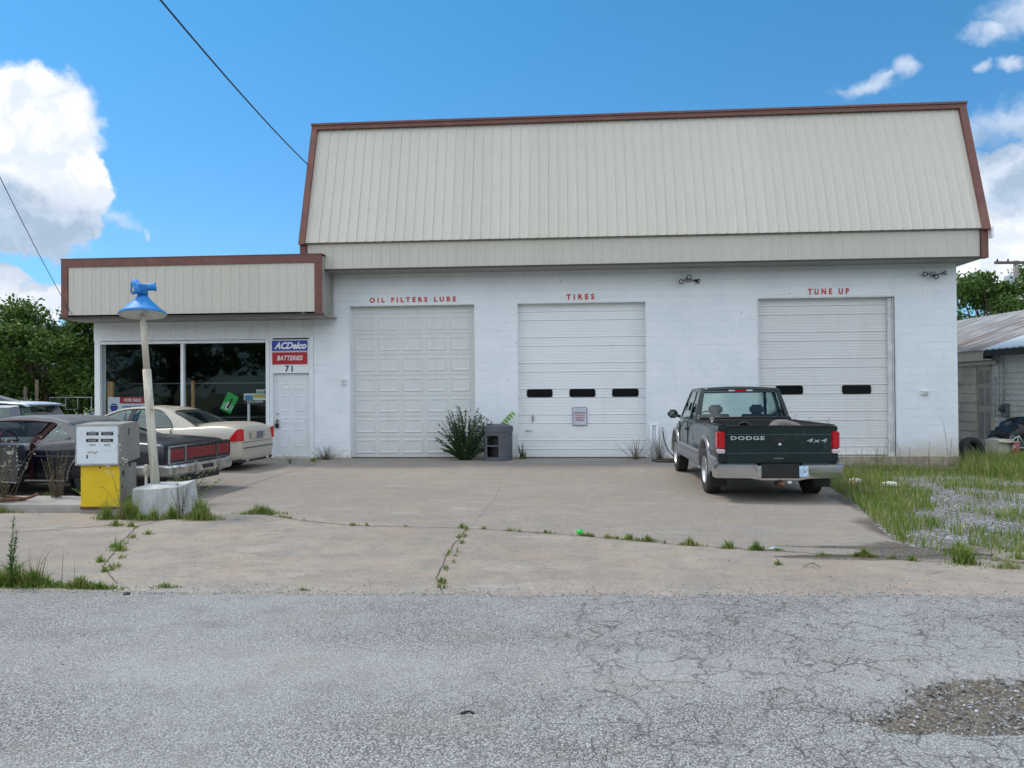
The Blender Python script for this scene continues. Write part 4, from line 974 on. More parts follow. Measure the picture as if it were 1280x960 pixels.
    def wide(s_, body, size, y, z, w_, h_, sh=0.0):
        t = text('lettering', body, size, (0, 0, 0), mat('silver_letter', (.45, .48, .49), .35), tg, rot=rz, depth=.004, bold=.0025 if sh == 0 else .0005, shear=sh, sp_=1.15)
        v_ = t.data.vertices; x0, x1 = min(v.co.x for v in v_), max(v.co.x for v in v_); y0, y1 = min(v.co.y for v in v_), max(v.co.y for v in v_)
        for v in v_: v.co.x = (v.co.x-(x0+x1)/2)*w_/(x1-x0); v.co.y = (v.co.y-(y0+y1)/2)*h_/(y1-y0)
        t.location = (.050, y, z); return t
    wide(T, 'DODGE', .1, .455, .968, .50, .058); wide(T, '4x4', .1, -.565, .93, .30, .062, .25)
    # tail lights
    for s in (1, -1):
        o = boxo('tail_light', (.065, .24, min(s*.785, s*.905), max(s*.785, s*.905), .80, 1.065), M_RED, T, .018)
        boxo('reverse_lens', (.061, .236, min(s*.787, s*.903), max(s*.787, s*.903), .735, .797), M_WHITEL, o, .01)
        boxo('lens_bar', (.058, .238, min(s*.786, s*.9045), max(s*.786, s*.9045), .763, .768), M_RED, o)
        boxo('lamp_housing', (.085, .30, min(s*.78, s*.885), max(s*.78, s*.885), .60, .733), P_GREEN, T, .01)
        boxo('corner_cap', (.09, .30, min(s*.78, s*.886), max(s*.78, s*.886), 1.067, 1.146), P_GREEN, T, .014)
    # bumper: chrome step bumper dropping at the plate
    b = bmesh.new()
    ysec = [(-.945, .12, .575, .37), (-.92, .0, .585, .36), (-.44, -.055, .585, .36), (-.34, -.065, .585, .345), (-.28, -.05, .50, .33), (.28, -.05, .50, .33), (.34, -.065, .585, .345), (.44, -.055, .585, .36), (.92, .0, .585, .36), (.945, .12, .575, .37)]
    rings = []
    for (y, x, zt, zb) in ysec:
        zm = (zt+zb)/2
        rings.append([b.verts.new(p) for p in ((x+.16, y, zt), (x+.03, y, zt), (x, y, zt-.02), (x-.005, y, zm), (x+.02, y, zb+.01), (x+.05, y, zb), (x+.16, y, zb))])
    for a, c in zip(rings[:-1], rings[1:]):
        for k_ in range(6): b.faces.new((a[k_], a[k_+1], c[k_+1], c[k_]))
    b.faces.new(rings[0]); b.faces.new(rings[-1][::-1]); bmesh.ops.recalc_face_normals(b, faces=b.faces[:])
    bu = obj('rear_bumper', b, M_CHROME, T); smooth(bu, 35)
    for s in (1, -1): boxo('side_cap', (.10, .60, min(s*.86, s*.935), max(s*.86, s*.935), .40, .60), P_GREY, T, .03)
    boxo('plate_recess', (-.062, .05, -.285, .285, .372, .583), M_BLACK, bu, .01)
    boxo('sticker', (-.068, -.0625, -.40, -.27, .40, .56), mat('sticker_blue', (.45, .62, .78), .4, var=.3, scale=40), bu)
    boxo('sticker', (-.068, -.0625, .285, .34, .41, .56), mat('dull_sticker', (.3, .34, .3), .5, var=.4, scale=50), bu)
    b = bmesh.new(); box(b, -.03, .25, -.06, .02, .24, .32); bmesh.ops.bevel(b, geom=b.edges[:], offset=.008, segments=1, affect='EDGES'); tube(b, [(-.06, -.02, .27), (-.09, -.02, .30)], .03); obj('tow_hitch', b, M_RUST, T)
    boxo('trailer_socket', (-.02, .04, -.17, -.11, .29, .33), M_SWH, T, .006)
    b = bmesh.new(); tube(b, [(.3, -.75, .36), (.3, .75, .36)], .045); tube(b, [(1.18, -.7, WR), (1.18, .7, WR)], .05); lathe(b, [(0, 1.02), (.12, 1.05), (.14, 1.18), (.12, 1.31), (0, 1.34)], (0, .0, WR), 'X', 16)
    box(b, .2, 5.0, .32, .40, .40, .50); box(b, .2, 5.0, -.40, -.32, .40, .50); box(b, 1.9, 3.6, -.3, .3, .30, .42); tube(b, [(FA, -.7, WR), (FA, .7, WR)], .045); obj('chassis', b, M_BLACK, T)
    # greenhouse
    zb, zr = 1.10, 1.735
    def hw(x, z):
        t = min(max((z-zb)/(zr-zb), 0), 1); base = .865; top = .70
        return base+(top-base)*(t**1.15)
    xr0, xr1 = 2.66, 3.72           # roof rear / front
    def gx(z, a, c): t = (z-zb)/(zr-zb); return a+(c-a)*t
    rear = lambda z: gx(z, 2.46, xr0); ws = lambda z: gx(z, 4.32, xr1)
    lz, uz = 1.165, 1.665
    for s in (1, -1):
        side_poly([(rear(zb), zb), (rear(zb)+.13, zb), (rear(uz)+.10, uz), (rear(uz)+.02, zr-.02), (rear(uz)-.01, uz)], hw, 'rear_pillar', P_GREEN, T, 0, .05, s)
        side_poly([(3.05, zb), (3.13, zb), (3.11, zr-.03), (3.05, zr-.03)], hw, 'door_pillar', P_GREEN, T, 0, .045, s)
        side_poly([(ws(zb)-.09, zb), (ws(zb), zb), (ws(uz)+.02, uz), (ws(uz)-.10, uz)], hw, 'windshield_pillar', P_GREEN, T, 0, .045, s)
        side_poly([(rear(uz), uz), (ws(uz)+.02, uz), (ws(zr), zr-.01), (rear(zr), zr-.01)], hw, 'roof_rail', P_GREEN, T, 0, .05, s)
        side_poly([(rear(zb), zb), (ws(zb), zb), (ws(lz), lz), (rear(lz), lz)], hw, 'belt_rail', P_GREEN, T, .004, .05, s)
        side_poly([(rear(lz)+.11, lz), (3.05, lz), (3.05, uz), (rear(uz)+.10, uz)], hw, 'side_window', M_GLASSC, T, -.012, .005, s)
        side_poly([(3.13, lz), (ws(lz)-.09, lz), (ws(uz)-.10, uz), (3.11, uz)], hw, 'side_window', M_GLASSC, T, -.012, .005, s)
        # door lines, handle, mirror
        boxo('door_gap', (3.085, 3.093, min(s*.88, s*.9005), max(s*.88, s*.9005), .68, 1.10), M_BLACK, T); boxo('door_gap', (4.13, 4.138, min(s*.88, s*.904), max(s*.88, s*.904), .68, 1.08), M_BLACK, T)
        b = bmesh.new(); box(b, 3.17, 3.33, min(s*.895, s*.915), max(s*.895, s*.915), .93, .985); bmesh.ops.bevel(b, geom=b.edges[:], offset=.008, segments=2, affect='EDGES'); obj('door_handle', b, M_BLACK, T)
        mr = empty('mirror', (3.98, s*.90, 1.20)); mr.parent = T
        b = bmesh.new(); box(b, -.05, .08, min(s*.05, s*.25), max(s*.05, s*.25), -.06, .11); bmesh.ops.bevel(b, geom=b.edges[:], offset=.045, segments=4, affect='EDGES'); tube(b, [(.02, 0, -.03), (.02, s*.08, .0)], .03); obj('mirror_shell', b, M_BLACK, mr)
        boxo('mirror_glass', (-.056, -.051, min(s*.075, s*.23), max(s*.075, s*.23), -.04, .09), mat('mirror_glass', (.75, .8, .8), .05, 1.0), mr, .0)
    # roof
    b = bmesh.new(); A = [crossline(x, hwr, z, cr) for x, hwr, z, cr in ((xr0-.04, .66, zr-.035, .03), (xr0+.02, .695, zr-.008, .03), (xr0+.3, .705, zr, .035), (xr1-.3, .705, zr-.002, .035), (xr1, .69, zr-.015, .03), (xr1+.09, .665, zr-.05, .028))]
    for a, c in zip(A[:-1], A[1:]):
        va = [b.verts.new(p) for p in a]; vc = [b.verts.new(p) for p in c]
        for j in range(8): b.faces.new((va[j], va[j+1], vc[j+1], vc[j]))
    bmesh.ops.remove_doubles(b, verts=b.verts[:], dist=1e-4); bmesh.ops.recalc_face_normals(b, faces=b.faces[:])
    o = obj('roof', b, P_GREEN, T); smooth(o); sd = o.modifiers.new('s', 'SOLIDIFY'); sd.thickness = .03; sd.offset = -1
    def quad(name, x0, w0, z0, x1, w1, z1, m, off=.0, bow=.03, par=T):
        b = bmesh.new(); strip(b, crossline(x0+off, w0, z0, 0, bow), crossline(x1+off, w1, z1, 0, bow)); return obj(name, b, m, par)
    # rear window and its frame
    quad('rear_window', rear(lz)-.01, .76, lz+.03, rear(uz)-.005, .66, uz, M_GLASSL, bow=-.02)
    b = bmesh.new()
    for s in (1, -1):
        vs = [(rear(zb)-.02, s*.865, zb), (rear(zb)-.02, s*.76, zb), (rear(uz)-.015, s*.655, uz), (xr0-.035, s*.665, zr-.03), (rear(uz)-.01, s*.715, uz)]
        f0 = [b.verts.new(v) for v in vs]; f1 = [b.verts.new((v[0]+.05, v[1], v[2])) for v in vs]; b.faces.new(f0); b.faces.new(f1[::-1])
        for j in range(5): b.faces.new((f0[j], f1[j], f1[(j+1) % 5], f0[(j+1) % 5]))
    prism(b, [(rear(uz)-.025, uz), (xr0-.045, zr-.03), (xr0, zr-.03), (rear(uz)+.03, uz)], 'Y', -.66, .66); prism(b, [(rear(zb)-.02, zb-.02), (rear(lz)-.02, lz+.03), (rear(lz)+.02, lz+.03), (rear(zb)+.02, zb-.02)], 'Y', -.86, .86)
    bmesh.ops.recalc_face_normals(b, faces=b.faces[:]); obj('rear_frame', b, P_GREEN, T)
    b = bmesh.new()
    tube(b, [(rear(lz)-.035, -.755, lz+.03), (rear(lz)-.035, .755, lz+.03), (rear(uz)-.03, .66, uz), (rear(uz)-.03, -.66, uz), (rear(lz)-.035, -.755, lz+.03)], .020, 6); obj('window_rubber', b, M_BLACK, T)
    quad('windshield', ws(lz), .78, lz, ws(uz), .66, uz, M_GLASSL, bow=.06)
    bl = boxo('brake_light', (xr0-.075, xr0-.03, -.10, .10, 1.672, 1.702), M_RED, T, .006)
    for s in (1, -1): boxo('cargo_lamp', (xr0-.074, xr0-.03, s*.16-.055, s*.16+.055, 1.672, 1.702), M_WHITEL, bl, .006)
    m_seat = mat('grey_cloth', (.10, .10, .105), .9)
    for y in (.38, -.38): seat(T, 3.25, y, m_seat, .60, .52, True, .62)
    b = bmesh.new(); box(b, 4.0, 4.35, -.78, .78, .85, 1.14); bmesh.ops.bevel(b, geom=b.edges[:], offset=.05, segments=2, affect='EDGES'); obj('dashboard', b, M_DARKIN, T)
    b = bmesh.new(); lathe(b, [(.17, 0), (.185, .012), (.17, .024), (.155, .012), (.17, 0)], axis='X', seg=24, caps=False); o = obj('steering_wheel', b, M_BLACK, T); o.location = (3.92, .38, 1.12); o.rotation_euler = (0, R(25), 0)
    boxo('back_shelf', (2.50, 2.95, -.80, .80, .70, 1.10), M_DARKIN, T, .03); boxo('cab_floor', (2.45, 4.4, -.82, .82, .45, .60), M_DARKIN, T)
    # bed rail lips, tie-down rings and rack pipe
    for s in (1, -1): boxo('bed_rail_cap', (.14, 2.40, min(s*.79, s*.87), max(s*.79, s*.87), 1.152, 1.166), M_BLACK, T, .006)
    for (x, y) in ((.35, -.83), (1.25, -.83), (2.05, -.83), (2.2, .83), (.9, .83)):
        b = bmesh.new(); tube(b, [(x, y, 1.16), (x, y, 1.20)], .012)
        c = []
        for k_ in range(13): a = 2*math.pi*k_/12; c.append((x, y+.024*math.cos(a), 1.222+.024*math.sin(a)))
        tube(b, c, .007, 6); obj('tie_down_ring', b, M_CHROMEOLD, T)
    b = bmesh.new(); tube(b, [(2.30, -.80, 1.20), (2.30, .80, 1.20)], .02); tube(b, [(2.30, .80, 1.20), (2.30, .80, 1.13)], .02); tube(b, [(2.30, -.80, 1.20), (2.30, -.80, 1.13)], .02); obj('headache_bar', b, M_BLACK, T)
    boxo('tool_box', (2.0, 2.28, -.70, .70, .70, 1.17), M_LINER, T, .02)
    return T
TRUCK = pickup()
# load in the bed: an old tyre on its side under a tarpaulin, and a grey sheet
b = bmesh.new(); lathe(b, [(.20, -.1), (.30, -.12), (.37, -.08), (.385, 0), (.37, .08), (.30, .12), (.20, .1), (.19, 0), (.20, -.1)], seg=36, caps=False)
o = tag(obj('spare_tyre', b, mat('dusty_tyre', (.15, .135, .12), .9, bump=.3)), 'dusty grey tyre lying tilted in the pickup bed', 'tyre'); o.location = (3.56, 12.75, .93); o.rotation_euler = (R(32), R(14), 0)
b = bmesh.new(); N_ = 14
g_ = [[b.verts.new((2.62+i*.055, 12.02+j*.12, .70+.52*math.exp(-((i-1)/5.)**2)*(.75+.25*math.cos(j*.5))+.04*mnoise.noise(Vector((i*.5, j*.5, 1))))) for j in range(8)] for i in range(N_)]
for i in range(N_-1):
    for j in range(7): b.faces.new((g_[i][j], g_[i+1][j], g_[i+1][j+1], g_[i][j+1])).smooth = True
o = tag(obj('tarpaulin', b, mat('grey_tarp', (.13, .135, .14), .7, var=.2)), 'crumpled grey sheet bunched inside the pickup bed behind the tailgate', 'tarpaulin'); sd = o.modifiers.new('s', 'SOLIDIFY'); sd.thickness = .008

# ---------------------------------------------------------------- rounded sedan
P_PEARL = mat('champagne_paint', (.46, .42, .35), .38, .2, var=.02, scale=.8, coat=.4, coatr=.18)
def sedan(loc, rz, paint, label, cat='car', glass=None, plate=True):
    glass = glass or M_GLASSC
    T = empty('parked_car', loc, rz, label, cat)
    RA, FA, WR = 1.02, 3.92, .325
    def prof(hw, zb, zs, zd):
        return [(0, zb), (hw*.78, zb), (hw*.93, zb+.04), (hw*.985, zb+.20), (hw, zb+.36), (hw*.985, zs-.14), (hw*.93, zs-.03), (hw*.84, zs+.005), (hw*.45, zd), (0, zd+.012)]
    st = [(0.0, .70, .30, .60, .62), (.015, .80, .235, .80, .86), (.06, .85, .215, .93, .99), (.22, .895, .20, 1.0, 1.055), (.6, .915, .20, 1.01, 1.065), (1.02, .925, .20, .99, 1.05), (1.5, .93, .20, .965, 1.0), (2.4, .93, .20, .95, .97), (3.3, .93, .20, .93, .95), (3.7, .925, .20, .90, .95), (4.1, .915, .20, .85, .91), (4.5, .88, .21, .78, .83), (4.78, .78, .23, .66, .70), (4.90, .62, .27, .52, .55)]
    loft_body(st, prof, paint, 'body', T, cuts=[(RA, .375, WR+.01), (FA, .375, WR+.01)])
    zb, zr = .93, 1.425
    def hw(x, z):
        t = min(max((z-zb)/(zr-zb), 0), 1); return .845+(.60-.845)*(t**1.25)
    top = [(1.05, .99), (1.35, 1.16), (1.70, 1.325), (2.0, 1.40), (2.4, 1.43), (2.8, 1.41), (3.1, 1.33), (3.5, 1.13), (3.85, .94)]
    def tz(x): return interp(top, x)[0]
    lowp = [(1.05, .95), (3.85, .93)]
    # side window openings
    for s in (1, -1):
        uz = lambda x: tz(x)-.055
        # sail panel, pillars, rail
        side_poly([(1.05, .94), (1.62, .945), (1.60, 1.02), (1.72, 1.16), (1.98, uz(1.98)), (2.0, tz(2.0)-.012), (1.70, tz(1.70)-.012), (1.35, tz(1.35)-.012), (1.05, .98)], hw, 'sail_panel', paint, T, 0, .05, s)
        rail = [(1.98, uz(1.98)), (2.4, uz(2.4)), (2.8, uz(2.8)), (3.1, uz(3.1)), (3.5, uz(3.5)), (3.72, .955), (3.86, .94), (3.5, tz(3.5)-.01), (3.1, tz(3.1)-.01), (2.8, tz(2.8)-.012), (2.4, tz(2.4)-.012), (2.0, tz(2.0)-.012)]
        side_poly(rail, hw, 'roof_rail', paint, T, .002, .05, s)
        side_poly([(2.60, .95), (2.72, .95), (2.66, uz(2.66)), (2.56, uz(2.56))], hw, 'door_pillar', M_BLACK, T, .0, .04, s)
        side_poly([(1.60, .955), (2.60, .955), (2.56, uz(2.56)), (2.2, uz(2.2)), (1.98, uz(1.98)), (1.72, 1.16), (1.60, 1.02)], hw, 'side_window', glass, T, -.012, .005, s)
        side_poly([(2.72, .955), (3.72, .955), (3.5, uz(3.5)), (3.1, uz(3.1)), (2.8, uz(2.8)), (2.66, uz(2.66))], hw, 'side_window', glass, T, -.012, .005, s)
        b = bmesh.new(); loop = [(1.60, .955), (1.60, 1.02), (1.72, 1.16), (1.98, uz(1.98)), (2.4, uz(2.4)), (2.8, uz(2.8)), (3.1, uz(3.1)), (3.5, uz(3.5)), (3.72, .955)]
        tube(b, smoothpts([(x, s*(hw(x, z)+.003), z) for x, z in loop], 4), .008, 6); tube(b, [(1.60, s*.848, .955), (3.72, s*.848, .955)], .009, 6); obj('window_seal', b, M_BLACK, T)
        b = bmesh.new(); box(b, 3.40, 3.56, min(s*.93, s*1.07), max(s*.93, s*1.07), .93, 1.06); bmesh.ops.bevel(b, geom=b.edges[:], offset=.035, segments=3, affect='EDGES'); tube(b, [(3.5, s*.84, .95), (3.5, s*.96, .97)], .03); obj('mirror', b, paint, T)
        for cx in (RA, FA):
            b = bmesh.new(); lathe(b, [(.37, s*.60), (.37, s*.90)], (cx, 0, WR+.01), 'Y', 30, caps=False); lathe(b, [(0, s*.60), (.37, s*.60)], (cx, 0, WR+.01), 'Y', 30, caps=False); obj('wheel_well', b, M_BLACK, T)
            wheel(T, cx, s*.81, WR, .215, s, .66)
        for xx, z0, z1 in ((1.58, .5, .93), (2.64, .24, .93), (3.68, .3, .91)):
            boxo('door_gap', (xx-.003, xx+.003, min(s*.90, s*.933), max(s*.90, s*.933), z0, z1), M_BLACK, T)
        for xx in (2.68, 1.66):
            b = bmesh.new(); box(b, xx+.02, xx+.20, min(s*.925, s*.948), max(s*.925, s*.948), .80, .83); bmesh.ops.bevel(b, geom=b.edges[:], offset=.008, segments=2, affect='EDGES'); obj('door_handle', b, paint, T)
    b = bmesh.new(); prevr = None
    for x in (1.62, 1.70, 1.85, 2.0, 2.2, 2.4, 2.6, 2.8, 2.95, 3.05):
        row = [b.verts.new(p) for p in crossline(x, hw(x, tz(x)-.012)+.005, tz(x)-.018, .03)]
        if prevr:
            for j in range(8): b.faces.new((prevr[j], prevr[j+1], row[j+1], row[j]))
        prevr = row
    bmesh.ops.recalc_face_normals(b, faces=b.faces[:]); o = obj('roof', b, paint, T); smooth(o); sd = o.modifiers.new('s', 'SOLIDIFY'); sd.thickness = .02; sd.offset = -1
    b = bmesh.new(); strip(b, crossline(1.02, .74, .995, .02, -.06), crossline(1.66, .585, 1.305, .03, -.03), bulge=(-.02, 0, .02)); obj('rear_window', b, glass, T)
    b = bmesh.new(); strip(b, crossline(3.84, .78, .94, .02, .08), crossline(3.03, .60, 1.35, .03, .04), bulge=(.02, 0, .02)); obj('windshield', b, glass, T)
    b = bmesh.new(); tube(b, smoothpts([(1.0, -.76, .985), (.97, 0, 1.02), (1.0, .76, .985), (1.33, .68, 1.15), (1.66, .60, 1.305), (1.64, 0, 1.335), (1.66, -.60, 1.305), (1.33, -.68, 1.15), (1.0, -.76, .985)], 4), .010, 6); obj('window_seal', b, M_BLACK, T)
    # rear face: lamps wrap the corners
    for s in (1, -1):
        b = bmesh.new(); A = []
        def rs(x): return (.865+.04*min(x/.2, 1))
        outer = [((.025, .72), (.90, .67)), ((.022, .76), (.92, .67)), ((.035, .80), (.93, .67)), ((.10, .862), (.91, .67)), ((.17, .886), (.82, .67)), ((.23, .898), (.73, .672)), ((.28, .905), (.69, .675))]
        hi = [b.verts.new((x-.022 if y < .8 else x-.008, s*(y+.012), zt)) for (x, y), (zt, zl) in outer]; lo = [b.verts.new((x-.024 if y < .8 else x-.008, s*(y+.014), zl)) for (x, y), (zt, zl) in outer]
        for j in range(len(outer)-1): b.faces.new((lo[j], lo[j+1], hi[j+1], hi[j]))
        bmesh.ops.recalc_face_normals(b, faces=b.faces[:]); L = obj('tail_light', b, M_RED, T); sd = L.modifiers.new('s', 'SOLIDIFY'); sd.thickness = .03; sd.offset = 0
        b = bmesh.new()
        hi = [b.verts.new((x-.03 if y < .8 else x-.016, s*(y+.019), zt-.02)) for (x, y), (zt, zl) in outer[1:5]]; lo = [b.verts.new((x-.03 if y < .8 else x-.016, s*(y+.020), zt-.07)) for (x, y), (zt, zl) in outer[1:5]]
        for j in range(3): b.faces.new((lo[j], lo[j+1], hi[j+1], hi[j]))
        obj('indicator_lens', b, mat('amber_lens', (.60, .38, .28), .2), L)
    if plate:
        p_ = boxo('plate_panel', (-.032, .0, -.40, .40, .69, .86), paint, T, .02)
        boxo('number_plate', (-.045, -.034, -.155, .155, .695, .845), mat('plate_dark', (.10, .11, .14), .4, var=.4, scale=30), p_, .003); boxo('chrome_bar', (-.045, -.033, -.40, .40, .865, .878), M_CHROME, p_, .004)
        b = bmesh.new(); lathe(b, [(.0, -.05), (.03, -.048), (.034, -.035)], (0, -.24, .78), 'X', 18); obj('emblem', b, M_CHROME, p_)
    boxo('bumper_strip', (-.028, .02, -.72, .72, .50, .515), M_BLACK, T, .004)
    boxo('trunk_gap', (-.006, .02, -.70, .70, .625, .633), M_BLACK, T)
    b = bmesh.new(); box(b, .03, .5, -.78, .78, .185, .27); box(b, .5, 4.4, -.7, .7, .17, .24); bmesh.ops.bevel(b, geom=b.edges[:], offset=.02, segments=1, affect='EDGES'); obj('underbody', b, M_BLACK, T)
    b = bmesh.new(); tube(b, [(-.0, .5, .215), (.3, .5, .22)], .035, 12); tube(b, [(-.0, -.5, .215), (.3, -.5, .22)], .035, 12); obj('exhaust', b, M_CHROMEOLD, T)
    ms = mat('beige_leather', (.33, .30, .25), .6)
    for y in (.36, -.36): seat(T, 2.55, y, ms, .58, .50, True, .42)
    seat(T, 1.75, 0, ms, .56, 1.25, False, .40)
    boxo('parcel_shelf', (1.05, 1.5, -.7, .7, .90, .93), mat('shelf_grey', (.12, .12, .12), .8), T); b = bmesh.new(); box(b, 3.25, 3.7, -.74, .74, .62, .94); bmesh.ops.bevel(b, geom=b.edges[:], offset=.04, segments=2, affect='EDGES'); obj('dashboard', b, M_DARKIN, T)
    boxo('cabin_floor', (1.2, 3.7, -.8, .8, .40, .45), M_DARKIN, T)
    return T
# near rear corner at (-7.11, 16.1); heading 177 degrees
hd = R(177.3); fwd = Vector((math.cos(hd), math.sin(hd))); lf = Vector((-fwd.y, fwd.x))
c0 = Vector((-7.11, 16.1)) - lf*.90
SED = sedan((c0.x, c0.y, 0), hd, P_PEARL, 'champagne beige rounded sedan parked across the office window with rear toward the door')
# strip that roofs far cars
P_BLUE = carpaint('bright_blue_paint', (.03, .085, .20), metal=.2)
CAR2 = sedan((-15.1, 29.2, -.16), R(178), P_BLUE, 'blue car mostly hidden behind the left end of the office', plate=False)

# ---------------------------------------------------------------- old navy coupe with a grey roof
P_NAVY = carpaint('faded_navy_paint', (.004, .005, .011), rough=.32, coat=.15, dirt=(.05, .055, .075), damt=.5, dth=(.45, .72), dscale=1.2)
P_VINYL = mat('grey_vinyl_roof', (.115, .115, .12), .55, var=.15, scale=6, dirt=(.2, .18, .16), bump=.2, bscale=60)
P_DKMAR = mat('dark_maroon', (.030, .010, .012), .8, var=.3, scale=8, spec=.15)
P_MAROON = mat('maroon_trim', (.10, .020, .027), .6, var=.25, scale=6, dirt=(.06, .02, .02), dth=(.5, .7))
def coupe():
    hd = R(175.3); fwd = Vector((math.cos(hd), math.sin(hd))); lf = Vector((-fwd.y, fwd.x)); c0 = Vector((-6.40, 11.85))-lf*.97
    T = empty('old_coupe', (c0.x, c0.y, 0), hd, 'faded navy old two door coupe with grey roof and maroon interior behind the fuel pump', 'car')
    RA, FA, WR = 1.40, 4.38, .345
    def prof(hw, zb, zs, zd):
        return [(0, zb), (hw*.80, zb), (hw*.94, zb+.02), (hw*.965, zb+.12), (hw*.985, zb+.28), (hw, zs-.20), (hw*.985, zs-.10), (hw*.93, zs-.01), (hw*.86, zs+.012), (hw*.4, zd), (0, zd+.008)]
    st = [(0.10, .93, .34, .84, .85), (.12, .965, .30, .87, .89), (.18, .975, .28, .89, .92), (.5, .98, .27, .915, .945), (1.0, .985, .26, .95, .965), (1.4, .985, .26, .97, .975), (1.8, .985, .26, .95, .95), (2.4, .985, .26, .90, .89), (3.2, .985, .26, .89, .88), (3.9, .985, .26, .89, .90), (4.4, .98, .26, .89, .92), (4.9, .965, .27, .87, .90), (5.35, .93, .29, .83, .85), (5.42, .90, .32, .80, .81)]
    def prof2(hw, zb, zs, zd): return prof(hw, zb, zs, zd)
    body = loft_body(st, prof2, P_NAVY, 'body', T, cuts=[(RA, .40, WR-.02), (FA, .40, WR-.02)])
    zb, zr = .90, 1.335
    def hw(x, z): t = min(max((z-zb)/(zr-zb), 0), 1); return .90+(.64-.90)*(t**1.15)
    top = [(1.30, .97), (1.75, 1.12), (2.1, 1.25), (2.35, 1.315), (2.7, 1.335), (3.3, 1.325), (3.45, 1.29), (3.7, 1.14), (4.05, .90)]
    def tz(x): return interp(top, x)[0]
    uz = lambda x: tz(x)-.06
    for s in (1, -1):
        side_poly([(1.30, .91), (1.80, .915), (1.86, 1.0), (2.05, 1.13), (2.30, uz(2.3)), (2.35, tz(2.35)-.012), (2.1, tz(2.1)-.012), (1.75, tz(1.75)-.012), (1.30, .96)], hw, 'sail_panel', P_VINYL, T, 0, .05, s)
        side_poly([(1.84, .95), (2.40, .95), (2.20, uz(2.2)), (2.05, 1.13), (1.88, 1.0)], hw, 'quarter_window', M_GLASSC, T, -.012, .005, s)
        side_poly([(1.80, .90), (2.45, .90), (2.44, .95), (1.82, .95)], hw, 'belt_trim', P_VINYL, T, .006, .05, s)
        side_poly([(2.40, .93), (2.50, .93), (2.30, uz(2.3)), (2.20, uz(2.2))], hw, 'door_pillar', P_DKMAR, T, .006, .05, s)
        side_poly([(2.30, uz(2.3)), (3.3, uz(3.3)), (3.45, uz(3.45)), (3.7, uz(3.7)), (3.98, .91), (4.06, .90), (3.7, tz(3.7)-.005), (3.45, tz(3.45)-.01), (3.3, tz(3.3)-.01), (2.7, tz(2.7)-.012), (2.35, tz(2.35)-.012)], hw, 'roof_rail', P_VINYL, T, .002, .05, s)
        b = bmesh.new(); tube(b, smoothpts([(x, s*(hw(x, z)-.005), z) for x, z in ((2.30, uz(2.3)-.012), (2.8, uz(2.8)-.012), (3.3, uz(3.3)-.012), (3.45, uz(3.45)-.012), (3.7, uz(3.7)-.012), (3.93, .93))], 3), .014, 6); obj('window_channel', b, P_DKMAR, T)
        # side chrome, creases, arch mouldings
        b = bmesh.new(); box(b, 1.85, 3.95, min(s*.955, s*.995), max(s*.955, s*.995), .283, .303); obj('rocker_moulding', b, M_CHROMEOLD, T)
        for cx in (RA, FA):
            b = bmesh.new(); tube(b, [(cx+.405*math.cos(a), s*.983, WR-.02+.405*math.sin(a)) for a in [R(-6+192*k_/22) for k_ in range(23)]], .012, 6); obj('arch_moulding', b, M_CHROMEOLD, T)
            b = bmesh.new(); lathe(b, [(.395, s*.60), (.395, s*.94)], (cx, 0, WR-.02), 'Y', 30, caps=False); lathe(b, [(0, s*.60), (.395, s*.60)], (cx, 0, WR-.02), 'Y', 30, caps=False); obj('wheel_well', b, M_BLACK, T)
            wheel(T, cx, s*.84, WR, .20, s, .60, 'old', M_CHROMEOLD)
        b = bmesh.new(); box(b, .55, 2.40, min(s*.96, s*.992), max(s*.96, s*.992), .690, .700); obj('body_crease', b, mat('navy_edge', (.10, .12, .17), .3), T)
    # driver's door standing slightly open (near side, hinge at the front)
    dr = empty('door', (3.86, .975, 0), 0); dr.parent = T; dr.rotation_euler = (0, 0, R(-13)); dr['label'] = 'navy door standing ajar with a chrome handle'
    b = bmesh.new(); prism(b, [(-1.50, .30), (-.02, .30), (-.02, .86), (-.06, .895), (-1.46, .90), (-1.52, .86), (-1.54, .55)], 'Y', -.10, .03); bmesh.ops.bevel(b, geom=b.edges[:], offset=.014, segments=2, affect='EDGES'); o = obj('door_skin', b, P_NAVY, dr); smooth(o, 30)
    b = bmesh.new(); box(b, -1.45, -.06, -.13, -.102, .34, .86); obj('door_card', b, P_MAROON, dr)
    b = bmesh.new(); box(b, -1.44, -1.28, .03, .055, .745, .80); bmesh.ops.bevel(b, geom=b.edges[:], offset=.01, segments=2, affect='EDGES'); obj('door_handle', b, M_CHROME, dr)
    b = bmesh.new(); lathe(b, [(.0, .045), (.014, .044), (.016, .03)], (-1.36, 0, .70), 'Y', 12); obj('lock', b, M_CHROME, dr)
    b = bmesh.new(); box(b, -1.5, -.02, .03, .042, .29, .305); obj('rocker_moulding', b, M_CHROMEOLD, dr)
    # opening behind the door: dark jamb
    boxo('door_jamb', (2.44, 2.50, .93, .989, .32, .90), P_DKMAR, T, .01)
    # roof, glass
    b = bmesh.new(); prevr = None
    for x in (1.98, 2.1, 2.35, 2.7, 3.0, 3.3, 3.42):
        row = [b.verts.new(p) for p in crossline(x, hw(x, tz(x)-.012)+.005, tz(x)-.016, .03)]
        if prevr:
            for j in range(8): b.faces.new((prevr[j], prevr[j+1], row[j+1], row[j]))
        prevr = row
    bmesh.ops.recalc_face_normals(b, faces=b.faces[:]); o = obj('roof', b, P_VINYL, T); smooth(o); sd = o.modifiers.new('s', 'SOLIDIFY'); sd.thickness = .02; sd.offset = -1
    b = bmesh.new(); strip(b, crossline(1.28, .78, .975, .01, -.05), crossline(2.0, .66, 1.20, .03, -.03)); obj('rear_window', b, M_GLASSC, T)
